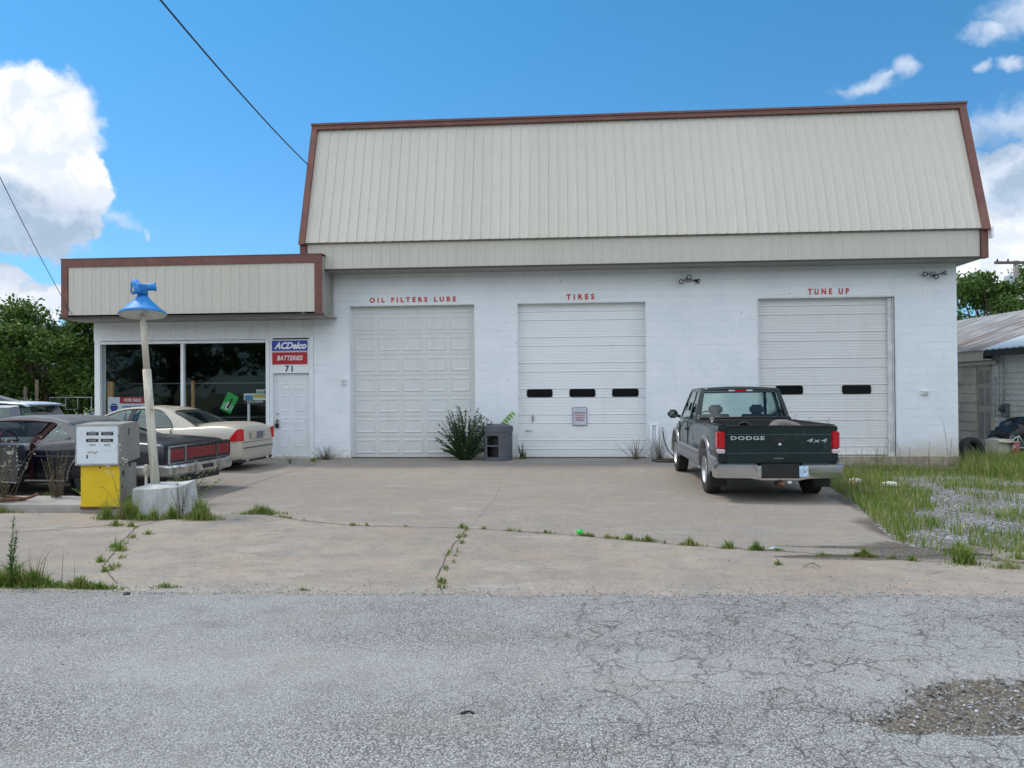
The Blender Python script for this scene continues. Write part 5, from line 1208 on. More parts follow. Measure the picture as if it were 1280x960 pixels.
    b = bmesh.new(); strip(b, crossline(4.05, .82, .905, .02, .08), crossline(3.42, .63, 1.30, .03, .04)); obj('windshield', b, M_GLASSC, T)
    # interior
    boxo('rear_bench', (1.75, 2.25, -.72, .72, .45, .86), P_MAROON, T, .06); boxo('front_bench', (2.55, 2.72, -.75, .75, .45, 1.0), P_MAROON, T, .05); boxo('seat_cushion', (2.73, 3.25, -.75, .75, .40, .58), P_MAROON, T, .05)
    b = bmesh.new(); box(b, 3.55, 3.95, -.85, .85, .55, .88); bmesh.ops.bevel(b, geom=b.edges[:], offset=.05, segments=2, affect='EDGES'); obj('dashboard', b, P_MAROON, T)
    boxo('cabin_floor', (1.5, 4.0, -.85, .85, .33, .39), M_DARKIN, T)
    b = bmesh.new(); c = [(0, .19*math.cos(a), .19*math.sin(a)) for a in [2*math.pi*k_/24 for k_ in range(25)]]; tube(b, c, .012, 6); tube(b, [(0, -.19, 0), (0, .19, 0)], .012); tube(b, [(0, 0, 0), (.25, 0, -.08)], .02); o = obj('steering_wheel', b, P_MAROON, T); o.location = (3.40, .40, .90); o.rotation_euler = (0, R(22), 0)
    # exterior mirror on the far side
    b = bmesh.new(); box(b, 3.55, 3.68, -1.10, -.95, .92, 1.03); bmesh.ops.bevel(b, geom=b.edges[:], offset=.04, segments=3, affect='EDGES'); obj('mirror', b, M_CHROMEOLD, T)
    # rear panel: chrome framed lamp band
    rp = boxo('rear_panel', (.03, .12, -.925, .925, .53, .86), P_NAVY, T, .012)
    b = bmesh.new(); w = .016
    box(b, .012, .04, -.935, .935, .838, .856); box(b, .012, .04, -.935, .935, .565, .580); box(b, .012, .04, .917, .935, .581, .837); box(b, .012, .04, -.935, -.917, .581, .837)
    for y in (.50, .47, -.50, -.47): box(b, .014, .038, y-.010, y+.010, .582, .836)
    obj('lamp_frame', b, M_CHROME, rp)
    for (y0, y1, nm) in ((.525, .905, 'tail_light'), (-.905, -.525, 'tail_light'), (-.44, .44, 'reflector_panel')):
        o = boxo(nm, (.018, .035, y0, y1, .625, .80), M_REDOLD, rp, .004)
        b = bmesh.new(); n_ = int((y1-y0)/.07)
        for k_ in range(1, n_): yy = y0+(y1-y0)*k_/n_; box(b, .0145, .0185, yy-.003, yy+.003, .63, .795)
        box(b, .0145, .0185, y0+.01, y1-.01, .708, .714); obj('lens_rib', b, mat('dark_red', (.10, .01, .012), .5), o)
    # chrome bumper, wrapped round the corners
    b = bmesh.new(); rings = []
    for (y, x) in ((-1.0, .75), (-.995, .35), (-.97, .10), (-.90, -.02), (-.5, -.075), (0, -.09), (.5, -.075), (.90, -.02), (.97, .10), (.995, .35), (1.0, .75)):
        s = 1 if y > 0 else -1; nx, ny = (0, s) if abs(y) > .985 else ((-.7, .7*s) if abs(y) > .89 else (-1, 0))
        P_ = []
        for (o_, z) in ((-.03, .36), (.0, .37), (.02, .42), (.012, .50), (.025, .53), (.0, .555), (-.03, .556)):
            P_.append(b.verts.new((x+nx*o_, y+ny*o_, z)))
        rings.append(P_)
    for a, c in zip(rings[:-1], rings[1:]):
        for k_ in range(6): b.faces.new((a[k_], a[k_+1], c[k_+1], c[k_]))
    bmesh.ops.recalc_face_normals(b, faces=b.faces[:]); bu = obj('rear_bumper', b, M_CHROMEOLD, T); smooth(bu, 35); sd = bu.modifiers.new('s', 'SOLIDIFY'); sd.thickness = .01
    boxo('bumper_hole', (-.118, -.088, -.16, .16, .43, .50), M_BLACK, bu, .01)
    for s in (1, -1): boxo('bumper_guard', (-.125, -.06, s*.36-.03, s*.36+.03, .35, .58), M_CHROMEOLD, bu, .012)
    b = bmesh.new(); box(b, .15, 5.2, -.80, .80, .22, .30); tube(b, [(.1, .45, .26), (.8, .45, .28)], .035); obj('underbody', b, M_BLACK, T)
    return T
COUPE = coupe()

# ---------------------------------------------------------------- dark utility vehicle with pale roof, far left
def suv():
    T = empty('utility_vehicle', (-14.0, 19.7, 0), R(179), 'navy utility vehicle with a pale roof showing above the old coupe', 'car')
    m_roof = mat('pale_roof', (.62, .66, .70), .25, .1, coat=.6); P = carpaint('deep_blue_paint', (.012, .02, .05)); WR = .34
    def prof(hw, zb, zs, zd): return [(0, zb), (hw*.8, zb), (hw*.95, zb+.05), (hw, zb+.3), (hw*.99, zs-.15), (hw*.95, zs-.02), (hw*.86, zs), (hw*.4, zd), (0, zd)]
    loft_body([(.0, .84, .34, .95, .98), (.05, .90, .32, 1.02, 1.04), (.5, .92, .30, 1.04, 1.05), (2.5, .92, .30, 1.0, 1.02), (3.4, .92, .3, .98, 1.02), (4.2, .88, .32, .88, .95), (4.5, .78, .36, .75, .8)], prof, P, 'body', T, cuts=[(.95, .40, WR+.02), (3.7, .40, WR+.02)])
    zb, zr = 1.0, 1.44
    hw = lambda x, z: .86-.13*(z-zb)/(zr-zb)
    for s in (1, -1):
        side_poly([(.08, 1.0), (.40, 1.0), (.55, 1.38), (.28, 1.42)], hw, 'rear_pillar', P, T, 0, .05, s); side_poly([(1.5, 1.0), (1.6, 1.0), (1.58, 1.40), (1.5, 1.40)], hw, 'door_pillar', P, T, 0, .05, s); side_poly([(2.55, 1.0), (2.65, 1.0), (2.55, 1.40), (2.48, 1.40)], hw, 'door_pillar', P, T, 0, .05, s)
        side_poly([(.28, 1.38), (3.0, 1.38), (2.95, 1.44), (.32, 1.44)], hw, 'roof_rail', m_roof, T, 0, .05, s); side_poly([(3.40, 1.0), (3.52, 1.0), (3.0, 1.42), (2.9, 1.40)], hw, 'windshield_pillar', P, T, 0, .05, s)
        side_poly([(.40, 1.02), (1.5, 1.02), (1.5, 1.38), (.55, 1.38)], hw, 'side_window', M_GLASSC, T, -.01, .005, s); side_poly([(1.6, 1.02), (2.55, 1.02), (2.48, 1.38), (1.58, 1.38)], hw, 'side_window', M_GLASSC, T, -.01, .005, s)
        b = bmesh.new(); tube(b, smoothpts([(.45, s*.62, 1.455), (.5, s*.62, 1.50), (2.5, s*.62, 1.515), (2.65, s*.62, 1.46)], 4), .018); 
        for xx in (1.0, 1.9): tube(b, [(xx, s*.62, 1.45), (xx, s*.62, 1.50)], .016)
        obj('roof_rack', b, M_BLACK, T)
        for cx in (.95, 3.7): wheel(T, cx, s*.80, WR, .22, s)
    b = bmesh.new(); pr = None
    for x, z in ((.04, 1.42), (.22, 1.48), (.8, 1.52), (1.8, 1.53), (2.7, 1.50), (3.0, 1.42)):
        row = [b.verts.new(p) for p in crossline(x, .74, z, .03)]
        if pr:
            for j in range(8): b.faces.new((pr[j], pr[j+1], row[j+1], row[j]))
        pr = row
    bmesh.ops.recalc_face_normals(b, faces=b.faces[:]); o = obj('roof', b, m_roof, T); smooth(o); sd = o.modifiers.new('s', 'SOLIDIFY'); sd.thickness = .03; sd.offset = -1
    b = bmesh.new(); strip(b, crossline(.02, .76, 1.05, 0, -.04), crossline(.18, .70, 1.40, 0, -.04)); obj('rear_window', b, M_GLASSC, T)
    b = bmesh.new(); strip(b, crossline(3.48, .80, 1.02, 0, .06), crossline(3.0, .70, 1.40, 0, .05)); obj('windshield', b, M_GLASSC, T)
    boxo('spoiler', (-.06, .20, -.66, .66, 1.42, 1.45), P, T, .01)
    return T
SUV = suv()

# ================================================================== PUMP ISLAND
M_ISL = mat('island_concrete', (.33, .31, .28), .9, var=.15, scale=4, dirt=(.16, .14, .12), dth=(.45, .7), damt=.6, bump=.4, bscale=30)
b = bmesh.new()
pl = [(-12.5, 10.56), (-6.45, 10.56), (-6.28, 10.64), (-6.2, 10.85), (-6.3, 11.1), (-6.6, 11.25), (-7.2, 11.33), (-7.8, 11.55), (-8.6, 11.55), (-12.5, 11.4)]
prism(b, pl, 'Z', -.05, .11); bmesh.ops.bevel(b, geom=[e for e in b.edges if abs(e.verts[0].co.z-.11) < .01 and abs(e.verts[1].co.z-.11) < .01], offset=.02, segments=2, affect='EDGES')
tag(obj('kerb_island', b, M_ISL), kind='structure')
M_YEL = mat('pump_yellow', (.72, .50, .008), .38, var=.06, dirt=(.34, .22, .05), dth=(.58, .70), damt=.6, dscale=4, coat=.2)
M_PW = mat('pump_white', (.66, .72, .76), .35, var=.05, dirt=(.45, .38, .30), dth=(.6, .75), damt=.6, dscale=6)
M_PG = mat('pump_grey_side', (.30, .29, .27), .6, .3, var=.15, dirt=(.20, .15, .11), dth=(.5, .7), damt=.6, dscale=4)
def pump():
    T = empty('fuel_pump', (-6.72, 10.55, .055), R(4.3), 'old fuel pump with white head and bright yellow lower panel on the concrete island', 'fuel pump')
    # cabinet (grey sides), x across, y depth away from the viewer
    b = bmesh.new(); box(b, -.275, .265, .02, .50, .0, .60); bmesh.ops.bevel(b, geom=b.edges[:], offset=.006, segments=1, affect='EDGES'); obj('cabinet', b, M_PG, T)
    fp = boxo('front_panel', (-.285, .275, .0, .018, .03, .60), M_YEL, T, .006)
    boxo('base_frame', (-.29, .28, -.01, .51, .0, .028), M_RUST, T, .004)
    b = bmesh.new()
    def scr(pts_): tube(b, [(x, -.001, z) for x, z in pts_], .0022, 5)
    scr([(-.02, .30), (.03, .30), (.07, .29), (.06, .27)]); scr([(.08, .27), (.13, .20), (.20, .11), (.235, .07), (.23, .04)]); scr([(.20, .12), (.26, .12)]); scr([(.10, .18), (.06, .10), (.04, .05)])
    obj('scratch', b, mat('scratch', (.25, .20, .06), .8), fp)
    b = bmesh.new(); lathe(b, [(0, -.006), (.012, -.004), (.014, .002)], (-.005, 0, .57), 'Y', 12); obj('panel_lock', b, M_BLACK, fp)
    boxo('rust_edge', (-.286, .276, -.002, .002, .024, .034), M_RUST, fp)
    # head: slightly wider, tapering back, rounded top
    b = bmesh.new(); prism(b, [(-.05, .605), (.54, .66), (.52, 1.15), (.45, 1.185), (-.03, 1.165), (-.05, 1.14)], 'X', -.325, .30); bmesh.ops.bevel(b, geom=b.edges[:], offset=.008, segments=2, affect='EDGES'); hd = obj('head_housing', b, M_PG, T)
    face = boxo('dial_face', (-.315, .29, -.062, -.048, .625, 1.145), M_PW, T, .008)
    b = bmesh.new(); box(b, -.325, .30, -.068, -.045, .605, .625); box(b, -.325, .30, -.068, -.045, 1.145, 1.162); box(b, -.325, -.313, -.068, -.045, .626, 1.144); box(b, .289, .30, -.068, -.045, .626, 1.144); obj('face_frame', b, M_CHROMEOLD, face)
    for (x0, z0) in ((-.165, 1.015), (.045, 1.015), (-.17, .925), (.04, .925)):
        w_ = boxo('counter_window', (x0, x0+.175, -.066, -.060, z0, z0+.042), M_BLACK, face, .003)
        b = bmesh.new()
        for k_ in range(5): box(b, x0+.035+k_*.023, x0+.050+k_*.023, -.068, -.0655, z0+.010, z0+.032)
        obj('counter_digits', b, mat('grey_digits', (.28, .28, .28), .6), w_)
    b = bmesh.new()
    for x0 in (-.12, .085):
        for k_ in range(3): box(b, x0+k_*.032, x0+.02+k_*.032, -.0645, -.061, .868, .898)
    obj('price_marks', b, mat('faded_print', (.30, .30, .33), .6), face)
    b = bmesh.new(); box(b, -.18, .24, -.064, -.061, 1.062, 1.066); box(b, -.10, -.05, -.064, -.061, 1.07, 1.078); box(b, -.12, -.06, -.064, -.061, .972, .979); box(b, .018, .021, -.064, -.061, .87, .99); box(b, -.14, .2, -.064, -.061, .80, .803); obj('face_print', b, MATS['faded_print'], face)
    b = bmesh.new(); tube(b, [(-.15, -.064, .78), (-.10, -.066, .79), (-.06, -.064, .78), (-.03, -.066, .77)], .006, 6); tube(b, [(-.03, -.066, .79), (.0, -.066, .785)], .004, 5); obj('rust_flake', b, mat('orange_stain', (.45, .28, .16), .8), face)
    boxo('card_slot', (-.165, -.145, -.067, -.06, .70, .75), M_BLACK, face, .003)
    # right side details: slot, holes, seam
    boxo('side_slot', (.299, .304, .20, .225, 1.0, 1.10), M_BLACK, hd)
    b = bmesh.new()
    for (y, z, ry, rz) in ((.12, .48, .035, .05), (.30, .58, .035, .03), (.08, .30, .02, .02), (.42, .42, .01, .01)):
        c = [(y+ry*math.cos(a), z+rz*math.sin(a)) for a in [2*math.pi*k_/14 for k_ in range(14)]]; prism(b, c, 'X', .2655, .2675)
    obj('side_hole', b, M_BLACK, T)
    boxo('side_plate', (.266, .270, .05, .46, .02, .14), mat('dark_plate', (.07, .075, .08), .6), T)
    b = bmesh.new(); tube(b, [(-.325, .02, 1.12), (-.35, .0, 1.12), (-.355, -.01, 1.08), (-.33, .0, 1.06)], .012, 6); obj('nozzle_hook', b, M_RUST, T)
pump()
PUMP = bpy.data.objects['fuel_pump']; PUMP.scale = (1.0, 1.03, 1.045)
# painted concrete block carrying the lamp post
M_WBLK = streaky('whitewashed_concrete', (.52, .53, .53), (.30, .29, .27), (5, 5, 2), (.42, .62), .6, .9, spots=(.24, .23, .21), bump=.6)
b = bmesh.new(); prism(b, [(-.38, -.34), (.36, -.40), (.40, .36), (-.32, .40)], 'Z', 0, .42)
for v in b.verts:
    if v.co.z > .1: v.co.x *= .93; v.co.y *= .93; v.co.z += .03*(v.co.y > 0)-.02*(v.co.x < 0)
bmesh.ops.subdivide_edges(b, edges=b.edges[:], cuts=5, use_grid_fill=True)
for v in b.verts: v.co += Vector((mnoise.noise(v.co*4), mnoise.noise(v.co*4+Vector((5, 0, 0))), mnoise.noise(v.co*4+Vector((0, 7, 0)))))*.022
blk = tag(obj('concrete_block', b, M_WBLK), 'chipped whitewashed concrete block holding the leaning lamp post', 'block'); blk.scale = (.88, .92, 1.0); blk.location = (-5.79, 10.58, -.02); blk.rotation_euler = (0, 0, R(6)); smooth(blk, 50)
M_POST = streaky('chalky_post_paint', (.64, .62, .54), (.40, .34, .24), (14, 14, 1.6), (.40, .62), .65, .8, spots=(.26, .17, .10), bump=.5)
M_LBLUE = mat('lamp_blue', (.03, .22, .56), .5, var=.12, dirt=(.10, .26, .48), dth=(.5, .66), damt=.5, dscale=9, scale=5)
def lamp():
    base = Vector((-6.00, 10.73, .34)); top_ = Vector((-6.19, 10.73, 2.87))
    T = empty('lamp_post', base, 0, 'leaning white post with a blue cone shade and spare blue lamp heads on top', 'lamp post')
    d_ = top_-base
    b = bmesh.new(); tube(b, [(0, 0, -.02), d_*.45, d_*.45+Vector((0, 0, .001)), d_*.68], [.062, .060, .060, .058], 14); obj('post', b, M_POST, T)
    b = bmesh.new(); tube(b, [d_*.68, d_], [.046, .042], 12); obj('upper_post', b, M_POST, T)
    sh = empty('lamp_shade', d_); sh.parent = T; sh.scale = (.93, .93, .97); sh.rotation_euler = (R(-7), R(-4), 0)
    b = bmesh.new(); lathe(b, [(.075, .30), (.085, .26), (.12, .215), (.20, .135), (.29, .055), (.345, .015), (.352, -.015), (.345, -.02)], seg=36, caps=False); obj('shade_outside', b, M_LBLUE, sh)
    b = bmesh.new(); lathe(b, [(.345, -.018), (.335, .012), (.28, .045), (.19, .125), (.10, .20), (.0, .22)], seg=36, caps=False); obj('shade_inside', b, mat('enamel_white', (.62, .64, .60), .4, var=.1, dirt=(.4, .38, .33)), sh)
    b = bmesh.new(); lathe(b, [(.0, .0), (.03, .01), (.045, .05), (.03, .10), (.025, .14)], (.05, 0, -.03), seg=16); obj('bulb', b, MATS['bulb_glass'], sh)
    b = bmesh.new(); lathe(b, [(.075, .28), (.07, .40), (.085, .42), (.0, .43)], seg=20); obj('neck', b, M_LBLUE, T).location = d_
    for (ax, dirv, L) in (((.0, 0, .38), Vector((.62, .35, .10)), .17), ((-.0, 0, .37), Vector((-.75, .2, .42)), .17), ((-.02, -.03, .34), Vector((-.55, -.75, -.10)), .10)):
        b = bmesh.new(); lathe(b, [(.0, -.03), (.045, -.02), (.052, .02), (.055, L*.7), (.066, L), (.062, L+.012), (.055, L-.01)], seg=18, caps=False); h = obj('lamp_head', b, M_LBLUE, T)
        h.location = d_+Vector(ax); h.rotation_euler = dirv.to_track_quat('Z', 'Y').to_euler()
        b = bmesh.new(); lathe(b, [(.0, L+.004), (.055, L)], seg=18); obj('lens', b, mat('clouded_lens', (.55, .56, .54), .3), h)
lamp()
# rusty cable and pipe end on the island
b = bmesh.new(); pts_ = [(-8.9, 10.95, .14), (-8.5, 10.85, .15), (-8.2, 11.0, .13), (-8.5, 11.15, .14), (-8.9, 11.1, .18), (-9.2, 10.9, .14), (-8.6, 10.75, .14), (-8.1, 10.85, .16), (-7.95, 10.95, .22)]
tube(b, smoothpts(pts_), .022, 7); tag(obj('rusty_cable', b, M_RUST), 'rusty coiled cable lying on the island near the fuel pump', 'cable')
b = bmesh.new(); tube(b, [(-6.17, 10.78, .0), (-6.17, 10.78, .60)], .02); lathe(b, [(.0, .0), (.045, .01), (.04, .10), (.03, .14), (0, .15)], (-6.17, 10.78, .53), seg=12); tag(obj('pipe_stub', b, M_POST), 'short pale pipe stub standing beside the lamp post base', 'pipe')

# trash can: hexagonal service unit
def can():
    T = empty('trash_can', (-1.78, 19.02, 0), R(-22), 'dark grey boxy bin with two open shelves beside the tall shrub', 'bin')
    m = mat('grey_plastic', (.085, .09, .11), .5, var=.08, dirt=(.15, .15, .16), bump=.05); hexa = lambda r: [(r*math.cos(R(90*(k_//2)+45+(-9 if k_ % 2 == 0 else 9))), r*math.sin(R(90*(k_//2)+45+(-9 if k_ % 2 == 0 else 9)))) for k_ in range(8)]
    # shell with a panelled front cut open: build walls individually
    H = hexa(.355); b = bmesh.new()
    for k_ in range(8):
        a, c = Vector(H[k_]), Vector(H[(k_+1) % 8]); mid = (a+c)/2; n_ = mid.normalized()*.02
        def wallseg(t0, t1, z0, z1):
            p, q_ = a.lerp(c, t0), a.lerp(c, t1); prism(b, [(p.x, p.y), (q_.x, q_.y), (q_.x-n_.x, q_.y-n_.y), (p.x-n_.x, p.y-n_.y)], 'Z', z0, z1)
        if k_ in (5,):
            wallseg(0, .10, .0, .72); wallseg(.86, 1, .0, .72); wallseg(.10, .86, .0, .09); wallseg(.10, .86, .35, .39); wallseg(.10, .86, .62, .72)
        else: wallseg(0, 1, 0, .72)
    obj('bin_body', b, m, T)
    b = bmesh.new(); prism(b, hexa(.378), 'Z', .70, .84); bmesh.ops.bevel(b, geom=b.edges[:], offset=.012, segments=2, affect='EDGES'); hd = obj('bin_lid', b, m, T)
    b = bmesh.new(); h0, h1 = hexa(.37), hexa(.24); v0 = [b.verts.new((x, y, .84)) for x, y in h0]; v1 = [b.verts.new((x, y, .895)) for x, y in h1]
    for k_ in range(8): b.faces.new((v0[k_], v0[(k_+1) % 8], v1[(k_+1) % 8], v1[k_]))
    b.faces.new(v1); obj('lid_top', b, m, hd)
    b = bmesh.new(); prism(b, hexa(.32), 'Z', .08, .10); prism(b, hexa(.32), 'Z', .37, .39); obj('shelf', b, M_BLACK, T)
    boxo('inner_bin', (-.18, .18, -.12, .2, .10, .68), M_BLACK, T)
    b = bmesh.new(); tube(b, [(.36, -.1, .66), (.40, -.1, .66)], .018); obj('latch', b, M_BLACK, T)
can()

# ================================================================== VEGETATION
def blades(name, spots, mats, hmin=.05, hmax=.2, w=.006, lean=.5, per=1, parent=None, zf=None, seg=2):
    """real grass blades: spots = array (n,3) of root positions; each blade is a tapering bent strip"""
    n = len(spots); P0 = np.asarray(spots, dtype=np.float64)
    h = RNG.uniform(hmin, hmax, n) if np.isscalar(hmax) else hmin+RNG.random(n)*(np.asarray(hmax)-hmin)
    an = RNG.uniform(0, 2*np.pi, n); ln = RNG.uniform(.05, lean, n)*h; wa = RNG.uniform(0, 2*np.pi, n); ww = w*RNG.uniform(.6, 1.4, n)
    dx, dy = np.cos(an)*ln, np.sin(an)*ln; wx, wy = np.cos(wa)*ww, np.sin(wa)*ww
    mid = P0+np.stack([dx*.35, dy*.35, h*.6], 1); tip = P0+np.stack([dx, dy, h*(1-.25*(ln/h))], 1); wv = np.stack([wx, wy, np.zeros(n)], 1)
    V = np.stack([P0-wv, P0+wv, mid+wv*.75, mid-wv*.75, tip+wv*.12, tip-wv*.12], 1).reshape(-1, 3)
    base = (np.arange(n)*6)[:, None]; Fc = np.concatenate([base+[0, 1, 2, 3], base+[3, 2, 4, 5]], 0)
    mi = np.tile(RNG.integers(0, len(mats), n), 2)
    return np_mesh(name, V, Fc, mats, parent, mi)
G1 = leafmat('grass_green', (.11, .20, .025), (.18, .28, .045), (.23, .29, .06), .5); G2 = leafmat('grass_lush', (.065, .16, .018), (.11, .23, .03), (.15, .24, .04), .5); G3 = leafmat('grass_straw', (.30, .29, .10), (.38, .36, .14), (.27, .30, .08), .3); G4 = leafmat('dry_stalk', (.16, .11, .07), (.24, .17, .11), (.12, .09, .06), .1)
def clump(cx, cy, r, n, ry=None):
    a = RNG.uniform(0, 2*np.pi, n); rr = np.abs(RNG.normal(0, .55, n))
    x = cx+np.cos(a)*rr*r; y = cy+np.sin(a)*rr*(ry or r); return np.stack([x, y, np.zeros(n)], 1)
# --- big grass area at the right: density from masks
def dens(x, y):
    """probability of grass in the right-hand yard"""
    v = 0
    n_ = mnoise.noise(Vector((x*.9, y*.9, 0)))+.5*mnoise.noise(Vector((x*2.6, y*2.6, 3)))
    edge = -.13+float(np.interp(y, [7.2, 7.95, 8.35, 8.9, 9.5, 10.4, 11.8, 13.7, 15.2, 17, 19.5], [9, 4.1, 3.9, 3.75, 3.9, 4.05, 4.35, 4.6, 4.65, 4.4, 4.1]))
    if x < edge-.02: return 0, 0
    hgt = .16
    # strip following the slab edge
    wid = float(np.interp(y, [7.6, 9.0, 9.8, 11.5, 14, 16, 19.4], [.05, .12, .75, 1.15, 1.35, 2.2, 3.2]))
    t = (x-edge)/wid
    if t < .95+.9*n_: v = max(v, .55); hgt = .17*(1-.3*min(max(t, 0), 1))
    # along the wall
    if y > 16.8+1.2*n_: v = max(v, .55); hgt = .15
    if y > 18.3 and x > 4.2: hgt = .12
    # tall lush grass to the right of the building
    if x > 8.55-.12*(y-17)*0+.5*n_ and y > 13.4+.35*n_*2: v = 1.0; hgt = .36 if y > 15 else .24
    if x > 9.1 and y > 16.5: hgt = .46 if y < 19.5 else .30
    # scattered patches
    if v == 0 and n_ > .10: v = .34; hgt = .11
    if v == 0: v = .04; hgt = .07
    if 8.2 < x < 9.3 and 18.0 < y < 19.3: v = min(v, .12)
    return v, hgt
sp_, hs_ = [], []
XX = RNG.uniform(3.6, 17, 330000); YY = RNG.uniform(7.6, 23.5, 330000); QQ = RNG.random(330000)
for x, y, q_ in zip(XX, YY, QQ):
    if abs(x) > y*.78+1.0 or x > 15.5: continue
    if y > 19.25 and x < 9.6: continue
    v, hh = dens(float(x), float(y))
    if q_ < v*(.55 if y > 14 else .95): sp_.append((x, y, gh(float(x), float(y)))); hs_.append(hh)
gr = blades('grass', np.array(sp_), [G1, G1, G2, G3, G3], .04, np.array(hs_)*1.15+.03, .0055, .55); tag(gr, 'long green grass growing over the gravel at the right', 'grass', kind='stuff')
# tall seed stalks near the wall
pts_ = np.concatenate([clump(5.0, 18.3, 1.2, 90, .8), clump(7.4, 18.9, .7, 60, .3), clump(9.2, 18.2, .5, 50, .9), clump(4.6, 12.5, .35, 50, 1.2), clump(10.5, 17.5, 1.3, 120, 1.0)])
for p in pts_: p[2] = gh(p[0], p[1])
tag(blades('seed_stalks', pts_, [G4, G3, G1], .35, .75, .004, .35), 'thin brown grass stalks standing above the green grass', 'grass stalks', kind='stuff')
# weeds in the joints
tf = []
def tuft(x, y, r, n, h, ry=None): tf.append((clump(x, y, r, n, ry), h))
for (x, y, r, n, h, ry) in ((-4.32, 10.52, .45, 500, .15, .07), (-5.1, 10.32, .35, 600, .16, .12), (-5.75, 9.95, .25, 260, .10, .10), (-5.2, 10.5, .25, 500, .30, .10), (-5.75, 10.3, .16, 220, .18, .08), (-6.15, 10.38, .24, 620, .34, .1), (-6.45, 10.36, .20, 300, .26, .12), (-5.55, 10.40, .2, 260, .24, .08), (-5.85, 9.5, .14, 120, .10, .05), (-5.6, 9.45, .10, 70, .08, .04),
   (-4.75, 7.45, .10, 70, .09, .06), (-4.45, 7.05, .06, 40, .08, .05), (-5.05, 8.2, .06, 50, .12, .08), (-4.9, 8.0, .12, 100, .13, .06), (-5.1, 8.95, .1, 60, .07, .05), (-1.35, 9.5, .09, 60, .09, .05), (-1.3, 8.9, .04, 40, .05, .2), (-1.28, 8.0, .04, 40, .05, .25), (-1.2, 7.3, .04, 30, .05, .15), (-1.15, 6.75, .06, 60, .07, .06), (-.3, 9.2, .2, 60, .05, .03), (-.75, 9.35, .12, 30, .04, .02), (.2, 9.03, .10, 40, .06, .03), (.42, 8.95, .1, 40, .05, .03),
   (.66, 8.82, .13, 160, .08, .04), (.86, 8.74, .14, 160, .08, .04), (1.30, 8.55, .13, 170, .10, .05), (1.68, 8.38, .12, 130, .11, .05), (1.95, 8.30, .12, 150, .12, .05), (2.15, 8.28, .1, 60, .05, .03), (2.95, 8.03, .16, 200, .11, .07), (2.55, 8.05, .1, 50, .06, .04), (3.35, 7.85, .10, 70, .08, .05), (2.0, 7.62, .06, 50, .06, .03), (3.8, 7.75, .20, 420, .17, .12), (3.95, 8.15, .18, 280, .16, .12), (4.1, 7.55, .25, 140, .08, .1), (4.35, 7.85, .3, 200, .10, .15), (3.7, 8.9, .12, 80, .12, .1),
   (-6.35, 18.6, .14, 120, .12, .08), (-1.15, 19.35, .05, 90, .30, .03), (-6.45, 19.3, .2, 60, .08, .05), (-4.1, 6.42, .35, 200, .07, .05), (-3.55, 6.5, .2, 80, .05, .04), (-5.35, 6.5, .6, 2600, .20, .12), (-4.75, 6.48, .35, 1100, .15, .09), (-4.3, 6.45, .3, 500, .11, .06), (-4.95, 6.5, .3, 500, .24, .1), (-2.3, 6.45, .1, 30, .04, .03), (-8.3, 11.7, .9, 500, .16, .12), (-8.2, 10.5, .5, 300, .10, .06), (-9.5, 11.0, 1.0, 500, .25, .3), (-6.0, 11.6, .3, 300, .3, .1)):
    if -6.6 < x < -5.0 and 10.2 < y < 10.75: y -= .32; x += .14
    tuft(x, y, r, n, h, ry)
sj = []
for _ in range(30):
    k_ = random.randrange(3, len(JOINT)-1); t = random.random(); x = JOINT[k_][0]+(JOINT[k_+1][0]-JOINT[k_][0])*t; y = JOINT[k_][1]+(JOINT[k_+1][1]-JOINT[k_][1])*t
    sj.append(clump(x, y, random.uniform(.03, .10), random.randrange(8, 60), .02))
for _ in range(13):
    t = random.random(); sj.append(clump(-1.12-.16*t+random.gauss(0, .02), 6.55+2.9*t, .03, random.randrange(6, 30), .06))
    t = random.random(); sj.append(clump(-4.2-1.3*t+random.gauss(0, .03), 6.7+2.7*t, .04, random.randrange(6, 26), .07))
tag(blades('straw_weeds', np.concatenate(sj), [G3, G3, G1, G4], .015, .06, .004, .9), 'small yellowed weeds strung along the slab joints', 'weeds', kind='stuff')
allp, allh = [], []
for p_, h in tf: allp.append(p_); c_m = p_.mean(0); dd = np.linalg.norm((p_-c_m)/np.maximum(p_.std(0), .001)*[1, 1, 0], axis=1); allh.append(h*np.clip(1.25-.42*dd, .15, 1.2))
wd = blades('joint_weeds', np.concatenate(allp), [G1, G2, G3], .02, np.concatenate(allh)*1.1, .0042, .8); tag(wd, 'grass and weeds sprouting from the slab joints and round the concrete block', 'weeds', kind='stuff')
st_ = np.concatenate([clump(-4.75, 6.5, .5, 34, .08), clump(-5.2, 6.55, .3, 20, .08)])
tag(blades('dry_stalks', st_, [G4], .15, .42, .0032, .4), 'thin dry brown stalks beside the road edge at the far left', 'dry stalks', kind='stuff')

